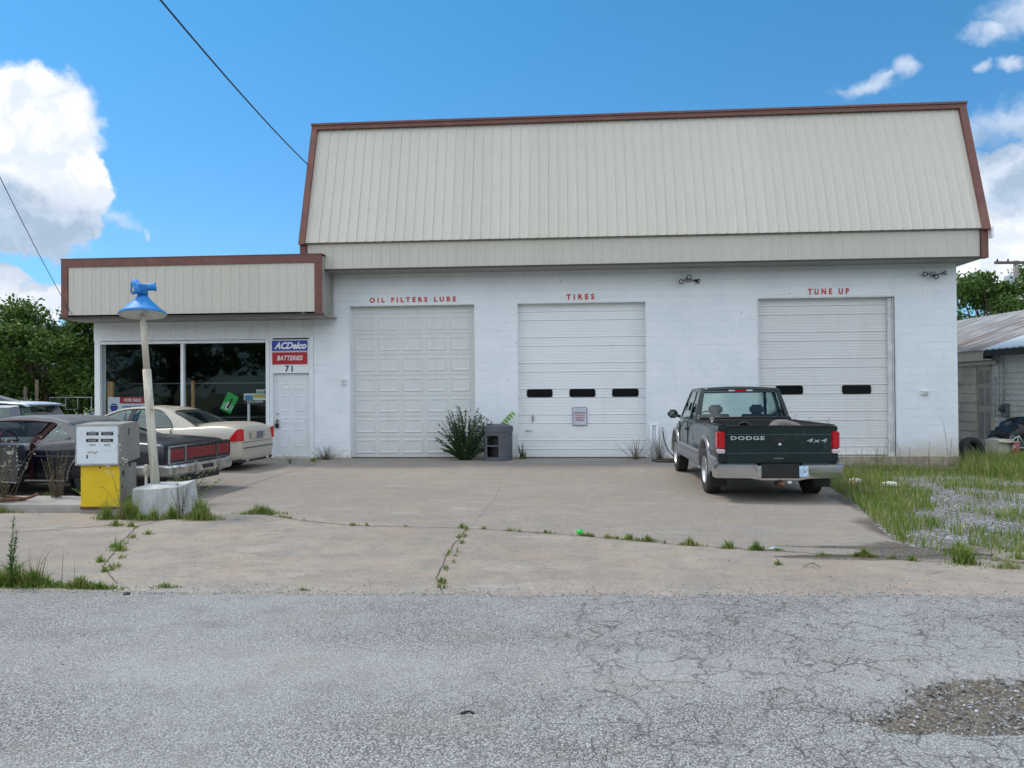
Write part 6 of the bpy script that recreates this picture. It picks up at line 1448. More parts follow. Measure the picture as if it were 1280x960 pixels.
def leafy(name, loc, stems, mats, label, cat='weed', leaf=(.035, .012), per=26, group=None, leafpart='foliage', flowers=None, stemm=None, stemr=.005, droop=0.0):
    """stems: list of (dx, dy, height, bend) -> stems with leaves on all sides; leaves are small folded quads"""
    T = empty(name, loc, 0, label, cat, group)
    b = bmesh.new(); LV, LF, MI = [], [], []
    fl = bmesh.new()
    for (dx, dy, h, bend) in stems:
        path = []
        for k_ in range(7):
            t = k_/6; path.append(Vector((dx*.30+dx*t*(.5+.5*t)+bend*t*t, dy*.15+dy*t, h*t-droop*t*t)))
        tube(b, path, [stemr*(1-.7*k_/6) for k_ in range(7)], 5)
        for _ in range(per):
            t = random.random()**.8*.92+.08; i = min(int(t*6), 5); p = path[i].lerp(path[i+1], t*6-i)
            a = random.uniform(0, 2*math.pi); e = random.uniform(.1, .9); l = leaf[0]*random.uniform(.6, 1.3)*(1.25-.6*t); w = leaf[1]*random.uniform(.7, 1.3)*(1.25-.6*t)
            d_ = Vector((math.cos(a)*math.cos(e), math.sin(a)*math.cos(e), math.sin(e))); s_ = d_.cross(Vector((0, 0, 1))).normalized()*w; u_ = s_.cross(d_).normalized()*w*.35
            n0 = len(LV); LV += [p, p+d_*l*.5+s_+u_, p+d_*l, p+d_*l*.5-s_+u_]; LF.append((n0, n0+1, n0+2, n0+3)); MI.append(random.randrange(len(mats)))
        if flowers:
            for _ in range(flowers[1]):
                p = path[-1]+Vector((random.uniform(-.05, .05), random.uniform(-.05, .05), random.uniform(-.10, .03))); bmesh.ops.create_icosphere(fl, subdivisions=1, radius=flowers[2]*random.uniform(.6, 1.2), matrix=Matrix.Translation(p))
    obj('stem', b, stemm or G4, T); np_mesh(leafpart, [tuple(v) for v in LV], LF, mats, T, MI)
    if flowers: tag(obj('seed_heads', fl, flowers[0], T), kind='stuff')
    else: fl.free()
    return T
def rs(n, sx, sy, h0, h1, bend=.1): return [(random.gauss(0, sx), random.gauss(0, sy), random.uniform(h0, h1), random.uniform(-bend, bend)) for _ in range(n)]
LG = leafmat('shrub_leaf', (.06, .125, .035), (.12, .20, .07), (.15, .22, .10)); LG2 = leafmat('shrub_tip', (.12, .16, .11), (.20, .24, .17), (.15, .17, .13)); LB = leafmat('bright_leaf', (.11, .25, .03), (.20, .38, .06))
M_FL = mat('white_seed', (.60, .58, .48), .8); M_FLG = mat('grey_seed', (.30, .28, .22), .9)
sh = []
for _ in range(110):
    a = random.uniform(-1, 1); h = random.uniform(.25, 1.40)*(1-.18*abs(a)); sh.append((a*.46+random.gauss(0, .05), random.uniform(-.22, .14), h, a*.06+random.gauss(0, .06)))
leafy('shrub', (-2.60, 19.02, 0), sh, [LG, LG, LG2], 'tall bushy green shrub growing against the right side of the first bay door', 'shrub', (.082, .032), 64, stemm=LG)
for _k in range(1):
    sap = leafy('sapling', (-1.95, 19.36, 0), [(.30, 0, 1.22, .12)], [LB], 'bright green sapling arching over the grey bin', 'sapling', (.13, .045), 3, stemm=LB)
    LV, LF = [], []
    for k_ in range(6):
        t = k_/5; p = Vector((.18+.30*t, -.02, .88+.32*t)); 
        for s in (-1, 1):
            d_ = Vector((.4*s+.2, -.3, -.55-.1*s)).normalized(); s_ = Vector((.8, 0, .5)).normalized()*.04; n0 = len(LV); LV += [p, p+d_*.08+s_, p+d_*.16, p+d_*.08-s_]; LF.append((n0, n0+1, n0+2, n0+3))
    np_mesh('foliage', [tuple(v) for v in LV], LF, [LB], sap)
leafy('dry_bush', (-6.23, 19.2, 0), rs(42, .16, .10, .12, .36, .1), [G4, G3], 'low dry brown bush at the foot of the wall right of the entry door', 'bush', (.03, .006), 22)
leafy('dry_weed', (1.62, 19.2, 0), rs(34, .17, .1, .2, .55, .12), [G4, G4], 'leafless dry brown weed in front of the right end of the middle bay door', 'weed', (.035, .004), 16)
leafy('dry_weed', (2.22, 19.3, 0), rs(26, .12, .1, .3, .75, .10), [G4], 'tall dry brown weed beside the garden hose and wall tap', 'weed', (.035, .004), 18)
leafy('small_weed', (-1.22, 19.36, 0), rs(10, .04, .03, .25, .40, .03), [LG], 'small dark green weed between the bin and the middle bay door', 'weed', (.05, .02), 12, stemm=LG)
leafy('small_weed', (-6.75, 18.1, 0), rs(8, .08, .05, .12, .28, .05), [G4, LG], 'thin brown weed sprouting from the crack in front of the champagne sedan', 'weed', (.035, .01), 12)
leafy('tall_weed', (-4.93, 6.42, 0), [(.02, 0, .62, .02), (.03, .02, .50, .02)], [G2, LG], 'slender tall green weed at the left edge of the photograph', 'weed', (.045, .008), 130, stemm=G2, stemr=.006)
leafy('bramble', (-8.55, 10.9, .1), rs(26, .30, .15, .45, 1.0, .3), [G4, LG], 'tangled dry bramble in front of the old coupe at the far left', 'bramble', (.04, .010), 20, flowers=(M_FLG, 3, .014))
leafy('bramble', (-7.95, 11.35, .05), rs(20, .13, .10, .5, .95, .12), [G4, G4, LG], 'upright dry bramble in front of the door handle of the old coupe', 'bramble', (.04, .008), 24)
leafy('flowering_weed', (-6.02, 9.98, 0), [(-.05, 0, 1.0, -.04), (-.03, .02, .82, .03), (-.12, 0, .7, -.05)], [G1, LG], 'spindly white flowered weed standing in front of the fuel pump side', 'weed', (.04, .010), 18, flowers=(M_FL, 12, .008))
leafy('flowering_weed', (-5.9, 11.35, 0), rs(22, .16, .1, .30, .55, .12), [LG, LG, G1], 'bushy pale flowered weed between the lamp post and the old coupe bumper', 'weed', (.05, .018), 34, flowers=(M_FLG, 4, .009))
leafy('seeded_weed', (-5.30, 10.12, 0), rs(7, .05, .04, .35, .62, .04), [G4, LG], 'brown seeded weed leaning on the right side of the concrete block', 'weed', (.03, .010), 26, flowers=(M_FLG, 4, .008))
leafy('small_weed', (-7.6, 11.6, .05), rs(8, .1, .05, .08, .16, .04), [LB, LG], 'small bright green weed behind the island left of the fuel pump', 'weed', (.06, .03), 8, stemm=LG)
leafy('tall_weed', (8.85, 18.7, -.15), [(-.08, 0, 1.15, -.06), (.03, 0, .7, .02)], [G4, G4, LG], 'tall dry weed leaning at the right hand corner of the white building', 'weed', (.05, .008), 40)
leafy('dead_weed', (8.15, 19.2, -.15), [(0, 0, .45, 0)], [G4], 'thin dead weed left of the building corner', 'weed', (.03, .006), 40); leafy('dead_weed', (8.62, 19.25, -.15), [(0, 0, .58, .03)], [G4], 'dark thin dead weed nearest the building corner', 'weed', (.035, .008), 50)

# trees
TR_A = leafmat('tree_leaf', (.05, .115, .018), (.11, .19, .032), (.14, .21, .04), .35); TR_B = leafmat('tree_leaf_dark', (.028, .075, .014), (.055, .12, .022), (.07, .13, .025), .3)
def tree(loc, H, rad, label, n=7000, leaf=.16, mats=None, group=None, trunk_h=.35, seed=0, gap=.35, flat=1.0, nclump=46, lowest=.18, name='broadleaf_tree'):
    rnd = random.Random(seed); rg = np.random.default_rng(seed); H *= 1.06 if group and 'left' in group else 1.0; T = empty(name, loc, 0, label, 'tree', group)
    b = bmesh.new(); ht = H*trunk_h
    tube(b, [(0, 0, -.4), (.1, .05, ht*.5), (.05, 0, ht), (.0, .1, H*.75)], [H*.030, H*.024, H*.019, H*.006], 10)
    cl = []
    for _ in range(nclump):
        while True:
            p = Vector((rnd.uniform(-1, 1), rnd.uniform(-1, 1), rnd.uniform(-1, 1)))
            if .45 < p.length < 1: break
        zc = H*(lowest+1)/2; p = Vector((p.x*rad, p.y*rad*flat, zc+p.z*H*(1-lowest)/2*.9)); 
        taper = 1-.25*max((p.z-zc)/(H/2), 0); p.x *= taper; p.y *= taper
        cl.append((p, rad*rnd.uniform(.16, .34)))
    for p, r in cl[::2]:
        s0 = Vector((.05, 0, min(ht*rnd.uniform(.7, 1.5), p.z*.9))); tube(b, [s0, s0.lerp(p, .5)+Vector((0, 0, -.05*H*rnd.random())), p], [H*.010, H*.006, H*.002], 6)
    obj('trunk', b, M_BARK, T)
    C_ = np.array([tuple(p) for p, r in cl]); Rr = np.array([r for p, r in cl]); idx = rg.integers(0, len(cl), n)
    dv = rg.normal(size=(n, 3)); dv /= np.linalg.norm(dv, axis=1)[:, None]; P0 = C_[idx]+dv*(Rr[idx]*(rg.random(n)**(.45))*rg.choice([1, 1, 1.35], n))[:, None]*[1, 1, .72]
    a = rg.normal(size=(n, 3)); a /= np.linalg.norm(a, axis=1)[:, None]; c = np.cross(a, rg.normal(size=(n, 3))); c /= np.linalg.norm(c, axis=1)[:, None]
    s = (leaf*rg.uniform(.5, 1.25, n))[:, None]; V = np.stack([P0-a*s, P0+c*s*.55, P0+a*s, P0-c*s*.55], 1).reshape(-1, 3)
    Fc = np.arange(n*4).reshape(-1, 4)
    np_mesh('crown', V, Fc, mats or [TR_A, TR_A, TR_B], T, rg.integers(0, 3 if mats is None else len(mats), n))
    return T
gl_ = 'trees behind the yard at the left'
for (x, y, H, r, n, lb, sd) in ((-33.0, 46, 8.3, 4.6, 15000, 'large dark green tree rising directly left of the office canopy', 1), (-38.5, 45, 6.6, 3.8, 12000, 'rounded green tree at the far left edge of the photograph', 2), (-28.0, 48, 8.3, 4.2, 13000, 'tree whose crown is cut off by the left corner of the office', 3), (-45, 50, 9, 5.5, 9000, 'tree leaving the left side of the photograph', 4), (-31, 56, 8.4, 4.6, 9000, 'taller tree showing behind the large dark tree at the left', 5), (-38, 57, 7.2, 4.6, 9000, 'dark background tree above the pale roofed house', 6), (-24, 52, 7, 4.5, 6000, 'low dark tree behind the office corner', 7)):
    tree((x, y, -.35), H, r, lb, int(n*2.4), .15, None, gl_, .22, sd, lowest=.02, nclump=44)
tree((-32.2, 33, -.3), 9.9, 1.9, 'tree tip poking in at the left edge below the big cloud', 1400, .13, None, None, .5, 41, lowest=.55, nclump=20)
for (x, y, H, r, n, lb, sd, fl_) in ((22.6, 43, 8.9, 2.9, 5200, 'leafy tree just right of the white building corner', 11, 1), (27.2, 47, 9.6, 3.4, 6500, 'loose crowned tree behind the utility pole', 12, 1), (31.5, 44, 9.4, 3.4, 6500, 'green tree at the right edge above the shed roof', 13, 1), (20.5, 52, 8.4, 4, 5500, 'shaded tree hidden mostly behind the white building', 14, 1), (25, 54, 7.6, 4.2, 6000, 'low background tree between the building and the pole', 15, 1), (33, 56, 9, 4.4, 6000, 'background tree behind the right edge tree', 16, 1)):
    tree((x, y, -.35), H, r, lb, int(n*2.8), .125, None, 'trees behind the shed at the right', .3, sd, lowest=.10, nclump=40)
tree((-23, -22, -.3), 11, 6, 'tall tree across the road reflected in the office window', 6000, .3, None, 'trees across the road', .3, 31, lowest=.2); tree((-35, -26, -.3), 12, 7, 'wide tree across the road farther to the left', 6000, .3, None, 'trees across the road', .3, 32, lowest=.2)
for (x, y, H, r, sd) in ((-12, -24, 9, 6.5, 51), (-2, -27, 10, 7, 52), (9, -24, 8.5, 6.5, 53), (20, -26, 10, 7, 54), (32, -24, 9, 7, 55), (-48, -24, 11, 7, 56)): tree((x, y, -.3), H, r, 'broad tree in the row across the road behind the viewer', 5000, .34, None, 'trees across the road', .25, sd, lowest=.04)

# ================================================================== FAR LEFT
hs = empty('house', (-33.5, 36, -.3), R(-14), 'low house with a pale grey roof at the far left behind the parked cars', 'house')
boxo('wall', (-5, 5.2, -3, 3, 0, 1.35), mat('house_wall', (.45, .45, .42), .7), hs)
b = bmesh.new(); prism(b, [(-3.5, 1.25), (0, 2.75), (3.5, 1.25), (3.5, 1.37), (0, 2.9), (-3.5, 1.37)], 'X', -5.4, 5.6)
for v in b.verts:
    if v.co.x > 5 and abs(v.co.y) < .1: v.co.x = 2.6
obj('roof', b, mat('pale_shingle', (.36, .38, .42), .8, var=.1, bump=.3), hs); boxo('window', (1, 2.2, -3.03, -3.005, .5, 1.1), M_DARKIN, hs)
b = bmesh.new(); 
fe = empty('picket_fence', (-28.6, 39.5, -.34), R(4), 'low white picket fence by the trees at the far left', 'fence')
boxo('rail', (-3.5, 3.5, -.02, .02, .25, .32), M_TRIMW, fe); boxo('rail', (-3.5, 3.5, -.02, .02, .75, .82), M_TRIMW, fe)
pk = None
for k_ in range(29):
    x = -3.5+k_*.25
    if pk is None: pk = boxo('picket', (-.05, .05, -.045, -.021, 0, 1.0), M_TRIMW, fe); pk.location = (x, 0, 0)
    else: c = pk.copy(); COL.objects.link(c); c.parent = fe; c.location = (x, 0, 0)
fr = empty('swing_frame', (-29.2, 43, -.34), R(6), 'thin metal swing frame in front of the dark trees at the left', 'swing'); b = bmesh.new(); tube(b, [(-1.2, 0, 0), (-1.2, 0, 1.9), (1.2, 0, 1.9), (1.2, 0, 0)], .035, 6); obj('frame', b, mat('dull_steel', (.3, .31, .31), .5, .4), fr); b = bmesh.new(); tube(b, [(-.3, 0, 1.88), (-.3, 0, 1.2), (.4, 0, 1.2), (.4, 0, 1.88)], .02, 6); obj('seat', b, MATS['dull_steel'], fr)
for (x, lb) in ((-30.6, 'weathered grey post among the trees left of the swing frame'), (-31.3, 'shorter grey post beside the weathered post at the left')):
    b = bmesh.new(); tube(b, [(x, 42, -.35), (x+.05, 42, 2.6 if x > -31 else 2.2)], .09, 8); tag(obj('post', b, M_BARK), lb, 'post')
leafy('shrub', (-28.6, 38.0, -.34), rs(30, .5, .3, .8, 1.9, .2), [LB, G1], 'light green bush growing through the picket fence', 'shrub', (.16, .05), 30)
for (x, y, h, lb) in ((-30.5, 33, 1.3, 'dark hedge bush behind the utility vehicle'), ):
    leafy('shrub', (x, y, -.34), rs(26, .8, .4, .6, h, .2), [TR_A, TR_B], lb, 'shrub', (.2, .06), 30)

# ================================================================== SHED AT THE RIGHT
SH = empty('shed', (0, 0, 0), R(4.3), 'old pale plank shed with a rusty corrugated roof at the right edge', 'shed')
XW = 14.70; ZG = -.25
M_PLANK = mat('weathered_plank', (.58, .51, .40), .8, var=.15, scale=3, dirt=(.20, .17, .13), dth=(.45, .7), damt=.6, bump=.2); M_SIDING = mat('pale_siding', (.68, .65, .58), .75, var=.08, dirt=(.30, .28, .24), dth=(.5, .75), damt=.4)
b = bmesh.new()       # lap boards on the far wall section, z 23.42..35 (local y)
for (y0, y1, x, m_) in ((24.24, 36, XW, 0), (21.95, 23.38, XW-.02, 1)):
    pass
def lapwall(b, x, y0, y1, z0, z1, st_):
    z = z0
    while z < z1-.02:
        zt = min(z+st_, z1); prism(b, [(x-.035, z), (x, zt), (x+.02, zt), (x+.02, z)][::-1] and [(x-.032, z), (x-.004, zt), (x+.03, zt), (x+.03, z)], 'Y', y0, y1); z += st_
b = bmesh.new(); lapwall(b, XW, 24.30, 36, ZG, 2.72, .30); lapwall(b, XW, 23.40, 23.50, ZG, 2.72, .30); lapwall(b, XW, 23.40, 24.30, 2.42, 2.72, .30); box(b, XW+.031, XW+8, 35.8, 36, ZG, 2.7); box(b, XW+7.8, XW+8, 21.0, 35.79, ZG, 2.7); obj('plank_wall', b, M_PLANK, SH)
b = bmesh.new(); lapwall(b, XW-.02, 18.6, 23.36, ZG, 2.85, .16); box(b, XW+.031, XW+7.79, 18.6, 18.8, ZG, 2.85); obj('siding_wall', b, M_SIDING, SH)
boxo('corner_board', (XW-.06, XW+.03, 23.361, 23.399, ZG, 2.8), M_SIDING, SH)
dr = boxo('door', (XW-.0, XW+.04, 23.55, 24.25, -.05, 2.36), mat('shed_door_paint', (.46, .41, .33), .75, var=.12, dirt=(.22, .2, .16)), SH, .004)
b = bmesh.new()
for y0, y1 in ((23.62, 23.86), (23.94, 24.18)):
    for z0, z1 in ((.12, .95), (1.15, 1.72), (1.85, 2.25)): box(b, XW-.006, XW-.001, y0, y1, z0, z1)
obj('door_panel', b, mat('shed_door_shadow', (.30, .28, .24), .8), dr)
b = bmesh.new(); box(b, XW-.04, XW-.002, 23.50, 23.548, -.1, 2.42); box(b, XW-.04, XW-.002, 24.252, 24.30, -.1, 2.42); box(b, XW-.04, XW-.002, 23.50, 24.30, 2.365, 2.42); obj('door_frame', b, M_PLANK, SH)
sl = .35
def roofplane(y0, y1, x0, zb_, m_, th=.03, nm='roof'):
    b = bmesh.new(); n_ = int((y1-y0)/.075); prof = [(y0+(y1-y0)*i/n_, .012*math.sin(i*math.pi/2*1.0)) for i in range(n_+1)]; L = 5.2
    a = [b.verts.new((x0, y, zb_+h)) for y, h in prof]; c = [b.verts.new((x0+L, y, zb_+sl*L+h)) for y, h in prof]
    for i in range(n_): b.faces.new((a[i], a[i+1], c[i+1], c[i]))
    a2 = [b.verts.new((x0+L*2, y, zb_+h)) for y, h in prof]
    for i in range(n_): b.faces.new((c[i], c[i+1], a2[i+1], a2[i]))
    bmesh.ops.recalc_face_normals(b, faces=b.faces[:]); o = obj(nm, b, m_, SH); sd = o.modifiers.new('s', 'SOLIDIFY'); sd.thickness = th; sd.offset = -1; return o
roofplane(22.8, 36.4, XW-.38, 2.86, metalroof('rusty_tin'), .02); roofplane(18.2, 23.05, XW-.58, 2.86, metalroof('newer_tin', True), .03, 'roof_patch')
boxo('fascia_board', (XW-.56, XW-.52, 18.3, 23.0, 2.66, 2.835), mat('dark_fascia', (.035, .03, .028), .8), SH); boxo('soffit_board', (XW-.52, XW, 18.3, 23.0, 2.68, 2.70), MATS['dark_fascia'], SH)
boxo('eave_board', (XW-.30, XW-.27, 23.06, 36.2, 2.55, 2.87), M_PLANK, SH); boxo('eave_board', (XW-.16, XW-.13, 23.06, 36.2, 2.42, 2.53), M_PLANK, SH); boxo('fascia_end', (XW-.56, XW-.30, 23.0, 23.04, 2.58, 2.76), MATS['dark_fascia'], SH)
def shp(x, y, z): v = Matrix.Rotation(R(4.3), 3, 'Z') @ Vector((x, y, z)); return v
em = empty('electric_meter', shp(XW-.06, 22.75, 1.05), R(4.3), 'grey electric meter with pipes on the shed wall', 'meter')
b = bmesh.new(); box(b, -.10, 0, -.13, .13, -.20, .20); bmesh.ops.bevel(b, geom=b.edges[:], offset=.01, segments=1, affect='EDGES'); obj('meter_box', b, mat('meter_grey', (.20, .21, .21), .5, .4), em)
b = bmesh.new(); lathe(b, [(.10, 0), (.10, -.08), (.08, -.11), (0, -.12)], (-.10, 0, .04), 'X', 18); obj('meter_glass', b, mat('meter_dark', (.08, .09, .09), .15), em)
b = bmesh.new(); tube(b, [(-.05, .05, .2), (-.05, .05, 1.55)], .02); tube(b, [(-.05, .25, .1), (-.05, .25, 1.6)], .014); tube(b, [(-.05, -.02, -.2), (-.05, -.02, -1.1)], .03); tube(b, [(-.05, .45, -.15), (-.05, .45, 1.0)], .014); tube(b, [(-.05, .0, -.15), (-.05, .45, -.15)], .014); obj('conduit', b, mat('pipe_grey', (.42, .43, .42), .5), em)
e_ = empty('wall_lamp', shp(XW-.04, 25.2, 1.85), R(4.3), 'small dark lamp on the shed planks left of its door', 'wall lamp'); b = bmesh.new(); tube(b, [(0, 0, 0), (-.12, 0, .03)], .02); lathe(b, [(.03, 0), (.06, -.12), (.055, -.12)], (-.14, 0, .05), 'Z', 12); obj('lamp_body', b, M_BLACK, e_)
# utility pole
up_ = empty('utility_pole', (25.0, 45, -.3), R(4.3), 'weathered utility pole with a crossarm and grey transformer behind the shed', 'utility pole')
b = bmesh.new(); tube(b, [(0, 0, 0), (0, 0, 9.15)], [.19, .13], 10); obj('pole', b, mat('grey_wood', (.24, .22, .20), .9, var=.2), up_)
boxo('crossarm', (-1.25, 1.25, -.16, -.05, 8.95, 9.10), mat('arm_wood', (.12, .10, .085), .9), up_)
b = bmesh.new(); lathe(b, [(0, 7.35), (.24, 7.37), (.26, 7.5), (.26, 8.2), (.22, 8.3), (0, 8.34)], (-.45, -.1, 0), seg=18); tube(b, [(-.35, -.1, 8.3), (-.35, -.1, 8.5)], .03); obj('transformer', b, mat('transformer_grey', (.42, .45, .47), .5), up_)
for xx in (-1.1, -.5, .5, 1.1): b = bmesh.new(); lathe(b, [(0, 9.1), (.05, 9.12), (.04, 9.22), (0, 9.25)], (xx, -.1, 0), seg=8); obj('insulator', b, M_BLACK, up_)
# wires
b = bmesh.new(); A, C_ = Vector((-6.72, 19.35, 7.62)), Vector((-4.95, 6, 6.95))
tube(b, [A.lerp(C_, t)-Vector((0, 0, .15*4*t*(1-t))) for t in [k_/30 for k_ in range(31)]], .014, 6); tag(obj('power_line', b, M_BLACK), 'thick black service wire running from the top of the photo to the roof edge', 'wire')
b = bmesh.new(); A, C_ = Vector((-12.45, 18.44, 3.66)), Vector((-7.9, 9.0, 6.15))
tube(b, [A.lerp(C_, t)-Vector((0, 0, .12*4*t*(1-t))) for t in [k_/24 for k_ in range(25)]], .007, 5); tag(obj('power_line', b, M_BLACK), 'thin wire slanting down to the left corner of the office canopy', 'wire')

# ================================================================== YARD JUNK AND LITTER
def lump(name, loc, sx, sy, sz, m, label, cat, amp=.12, fr_=2.5, seed=0, rot=0):
    b = bmesh.new(); bmesh.ops.create_icosphere(b, subdivisions=4, radius=1)
    for v in b.verts:
        n_ = v.co.normalized(); k_ = 1+amp*mnoise.noise(n_*fr_+Vector((seed, 0, 0)))+amp*.6*abs(mnoise.noise(n_*fr_*3+Vector((0, seed, 0)))); v.co = Vector((n_.x*sx*k_, n_.y*sy*k_, max(n_.z*sz*k_, -sz*.3)))
    o = tag(obj(name, b, m), label, cat); o.location = loc; o.rotation_euler = (0, 0, rot)
    for p in o.data.polygons: p.use_smooth = True
    return o
M_BAG = mat('black_polythene', (.010, .010, .013), .25, bump=.8, bscale=6)
lump('tarp_heap', (12.2, 21.7, .12), .85, .5, .72, M_BAG, 'heap covered in shiny black plastic beside the shed wall', 'plastic heap', .30, 2.2, 3)
def tyre(loc, rot, label):
    b = bmesh.new(); lathe(b, [(.20, -.09), (.27, -.115), (.335, -.09), (.35, 0), (.335, .09), (.27, .115), (.20, .09), (.19, 0), (.20, -.09)], seg=32, caps=False); o = tag(obj('old_tyre', b, M_TYRE), label, 'tyre', 'old tyres in the grass'); o.location = loc; o.rotation_euler = rot
tyre((10.15, 20.3, .12), (R(75), 0, R(20)), 'black old tyre leaning upright at the building corner'); tyre((10.55, 20.9, .02), (R(20), R(8), 0), 'old tyre lying half sunk in the grass behind the leaning tyre')
def bottle(loc, rot, r, L, m, label, name='bottle', cat='bottle'):
    b = bmesh.new(); lathe(b, [(0, 0), (r*.95, .0), (r, .015), (r, L*.68), (r*.4, L*.85), (r*.38, L), (0, L)], seg=18); o = tag(obj(name, b, m), label, cat); o.location = loc; o.rotation_euler = rot
bottle((10.75, 20.5, .22), (R(90), 0, R(72)), .07, .42, mat('white_plastic', (.75, .77, .76), .3), 'white plastic bottle lying on the junk left of the grey dome')
lump('plastic_dome', (11.0, 20.9, .22), .24, .2, .2, mat('clear_grey_plastic', (.20, .24, .24), .3), 'grey rounded plastic tub upturned in the grass', 'tub', .06, 1.5, 7)
bx_ = empty('cardboard_box', (10.88, 20.4, -.1), R(18), 'crumpled cream cardboard box in the tall grass before the shed', 'box'); boxo('box_body', (-.24, .24, -.2, .2, 0, .50), mat('cream_card', (.52, .49, .38), .8, var=.15, dirt=(.3, .25, .18)), bx_, .01); boxo('box_flap', (-.24, .24, -.36, -.205, .44, .455), MATS['cream_card'], bx_)
bx_ = empty('cardboard_box', (10.5, 20.6, -.15), R(-10), 'small tan box left of the white bottle', 'box'); boxo('box_body', (-.15, .15, -.15, .15, 0, .36), mat('tan_card', (.42, .34, .22), .8, var=.15), bx_, .01); boxo('box_tape', (-.03, .03, -.153, -.1505, .02, .34), MATS['cream_card'], bx_)
cn = empty('beverage_can', (11.15, 20.2, -.05), 0, 'red and white can standing in the junk right of the cream box', 'can'); b = bmesh.new(); lathe(b, [(0, 0), (.08, 0), (.09, .02), (.09, .38), (.075, .41), (0, .41)], seg=20); obj('can_body', b, mat('faded_red', (.35, .05, .05), .4, dirt=(.6, .6, .58), dth=(.5, .55), damt=.9, dscale=7), cn); b = bmesh.new(); tube(b, [(-.1, 0, .3), (-.12, 0, .52), (.12, 0, .52), (.1, 0, .3)], .008, 6); obj('wire_handle', b, M_CHROMEOLD, cn)
ch = empty('folded_chair', (11.3, 20.5, -.15), R(20), 'tangled pale aluminium chair frame in the grass beside the can', 'chair'); b = bmesh.new(); tube(b, [(-.5, 0, .35), (-.2, 0, .42), (.0, .1, .5), (.25, .1, .62), (.5, .1, .30)], .016, 7); tube(b, [(-.45, .2, .30), (.1, .1, .30), (.6, .1, .32)], .016, 7); tube(b, [(.25, .1, .62), (.3, .3, .1)], .016, 7); obj('frame', b, mat('pale_green_tube', (.42, .55, .50), .4), ch)
b = bmesh.new(); box(b, -.45, .45, -.22, .22, 0, .03); box(b, -.3, .6, -.3, .1, .032, .06); bmesh.ops.bevel(b, geom=b.edges[:], offset=.005, segments=1, affect='EDGES'); o = tag(obj('scrap_boards', b, mat('wet_board', (.22, .16, .12), .8, var=.3)), 'broken brown boards lying at the foot of the wall near the building corner', 'boards'); o.location = (8.75, 18.75, gh(8.75, 18.75)+.01); o.rotation_euler = (0, 0, R(-6))
# small litter
def cup(x, y, r, h, m, label, rot=(R(80), 0, R(40)), z=None):
    T = empty('plastic_cup', (x, y, (z if z is not None else 0)+r), 0, label, 'cup'); T.rotation_euler = rot; b = bmesh.new(); lathe(b, [(0, 0), (r*.72, 0), (r, h), (r*.96, h), (r*.68, .004), (0, .005)], seg=18); obj('cup_wall', b, m, T); b = bmesh.new(); lathe(b, [(r*.99, h-.004), (r*1.08, h), (r*.99, h+.004)], seg=18); obj('cup_rim', b, m, T)
cup(.08, 9.12, .032, .06, mat('vivid_green', (.02, .62, .10), .4), 'tiny vivid green cup lying on the slab joint')
lump('crushed_wrapper', (2.15, 8.32, .01), .05, .035, .02, mat('pale_blue_paper', (.45, .60, .68), .5), 'crumpled pale blue wrapper on the slab joint', 'wrapper', .5, 3, 2)
lump('crushed_wrapper', (5.05, 14.1, gh(5.05, 14.1)+.06), .11, .08, .05, mat('white_paper', (.7, .7, .66), .6), 'crumpled white wrapper in the grass right of the pickup', 'wrapper', .5, 3, 5)
lump('crushed_wrapper', (5.45, 13.6, gh(5.45, 13.6)+.05), .15, .06, .05, MATS['white_paper'], 'second white wrapper nearer the gravel', 'wrapper', .5, 3, 8)
lump('crushed_wrapper', (4.9, 13.8, gh(4.9, 13.8)+.05), .07, .05, .04, mat('orange_paper', (.60, .25, .12), .6), 'small orange wrapper beside the white wrappers', 'wrapper', .5, 3, 9)
lump('dark_clod', (-3.72, 6.2, .015), .03, .02, .02, M_BLACK, 'small black clod on the road edge at the left', 'clod', .4, 3, 12); 
b = bmesh.new(); tube(b, smoothpts([(-.58, 3.98, .02), (-.54, 4.0, .025), (-.51, 3.985, .02)]), .006, 5); o = tag(obj('dead_twig', b, M_BLACK), 'short dark twig lying on the road near the bottom of the photo', 'twig')
b = bmesh.new(); tube(b, smoothpts([(2.2, 7.5, .01), (2.28, 7.56, .03), (2.27, 7.48, .05), (2.36, 7.53, .01)]), .004, 5); tube(b, [(2.28, 7.56, .03), (2.34, 7.62, .02)], .003, 5); tag(obj('dead_twig', b, G4), 'forked brown twig on the slab before the pickup', 'twig')

# loose stones: road edge, hollow and gravel yard
def stones(name, P, smin, smax, mats, label):
    n = len(P); P = np.asarray(P); base = np.array([[1, 0, 0], [-1, 0, 0], [0, 1, 0], [0, -1, 0], [0, 0, 1], [0, 0, -1]], float)
    fc = np.array([[0, 2, 4], [2, 1, 4], [1, 3, 4], [3, 0, 4], [2, 0, 5], [1, 2, 5], [3, 1, 5], [0, 3, 5]])
    s = RNG.uniform(smin, smax, n)[:, None, None]*(np.array([1, .8, .55])*RNG.uniform(.6, 1.2, (n, 1, 3))); v = base[None]*s+RNG.normal(0, .12, (n, 6, 3))*s
    a = RNG.uniform(0, 2*np.pi, n); c, s2 = np.cos(a)[:, None], np.sin(a)[:, None]; x = v[:, :, 0]*c-v[:, :, 1]*s2; y = v[:, :, 0]*s2+v[:, :, 1]*c; V = np.stack([x, y, v[:, :, 2]], 2)+P[:, None, :]
    Fc = (np.arange(n)*6)[:, None, None]+fc[None]
    return tag(np_mesh(name, V.reshape(-1, 3), Fc.reshape(-1, 3), mats, None, np.repeat(RNG.integers(0, len(mats), n), 8)), label, 'stones', kind='stuff')
def stonemat(nm, c): return mat(nm, c, .9, var=.15, scale=30, world=True)
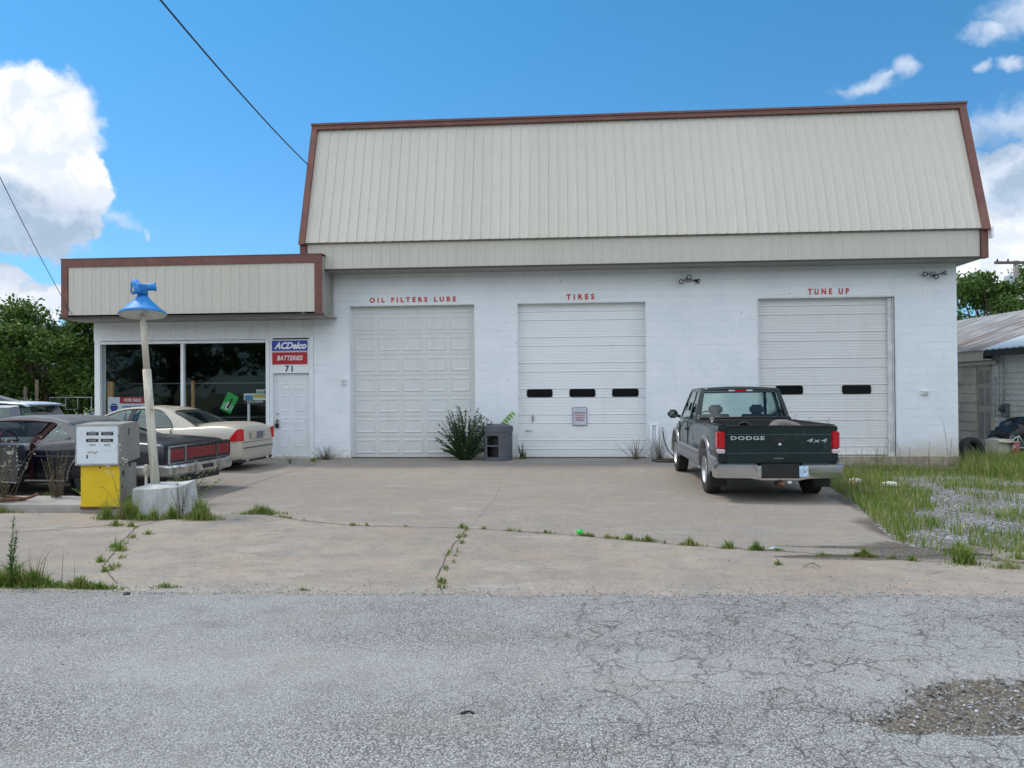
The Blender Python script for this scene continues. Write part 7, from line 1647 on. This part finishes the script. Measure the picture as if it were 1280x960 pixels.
SM = [stonemat('stone_grey', (.30, .31, .33)), stonemat('stone_pale', (.46, .47, .49)), stonemat('stone_dark', (.15, .15, .155)), stonemat('stone_tan', (.33, .29, .24))]
ex = RNG.uniform(-6, 6.5, 5200); ed = np.array([road_edge(float(x)) for x in ex]); ey = ed+RNG.exponential(.10, 5200)-.04
ps = np.stack([ex, ey, np.where(ey < ed, .02, .004)], 1)
rx = RNG.uniform(-6, 7, 900); ry = RNG.uniform(2.6, 6.3, 900)
ps = np.concatenate([ps, np.stack([rx, ry, np.full(900, .021)], 1)])
rx = RNG.uniform(-6, 3.6, 1500); ry = RNG.uniform(6.5, 12, 1500)**1.0
ps = np.concatenate([ps, np.stack([rx, ry, np.full(1500, .003)], 1)])
hx = RNG.uniform(.9, 3.6, 9000); hy = RNG.uniform(3.4, 5.1, 9000); hk = np.array([hollow(float(a), float(c)) for a, c in zip(hx, hy)]) > .3
ps = np.concatenate([ps, np.stack([hx[hk], hy[hk], np.full(hk.sum(), -.008)], 1)])
hq = ps[-int(hk.sum())-2400:-2400] if False else np.stack([hx[hk], hy[hk], np.full(hk.sum(), -.004)], 1)[::9]
stones('rubble', hq, .008, .020, SM, 'broken asphalt rubble lying in the road hollow')
stones('loose_chippings', ps, .003, .009, SM, 'loose stone chippings along the road edge and in the hollow')
qx = RNG.uniform(3.7, 11, 60000); qy = RNG.uniform(7.7, 18.8, 60000); keep = []
for x, y in zip(qx, qy):
    e = -.13+float(np.interp(y, [7.2, 7.95, 8.35, 8.9, 9.5, 10.4, 11.8, 13.7, 15.2, 17, 19.5], [9, 4.1, 3.9, 3.75, 3.9, 4.05, 4.35, 4.6, 4.65, 4.4, 4.1]))
    if x > e-.05 and x < y*.72+1: keep.append((x, y, gh(float(x), float(y))+.004))
stones('gravel_stones', np.array(keep), .005, .018, [SM[0], SM[2], SM[0], SM[3]], 'grey crushed gravel of the yard')
# broken slab pieces at the right edge
b = bmesh.new()
for (cx, cy, rx_, ry_) in ((4.55, 7.95, .5, .22), (4.15, 8.30, .3, .2), (5.2, 8.2, .5, .3), (4.7, 7.62, .5, .10)):
    pl = [(cx+rx_*math.cos(a)*random.uniform(.75, 1.1), cy+ry_*math.sin(a)*random.uniform(.75, 1.1)) for a in [2*math.pi*k_/9 for k_ in range(9)]]; prism(b, pl, 'Z', -.05, .022+.004*random.random())
tag(obj('broken_slab', b, M_CONC), kind='structure')
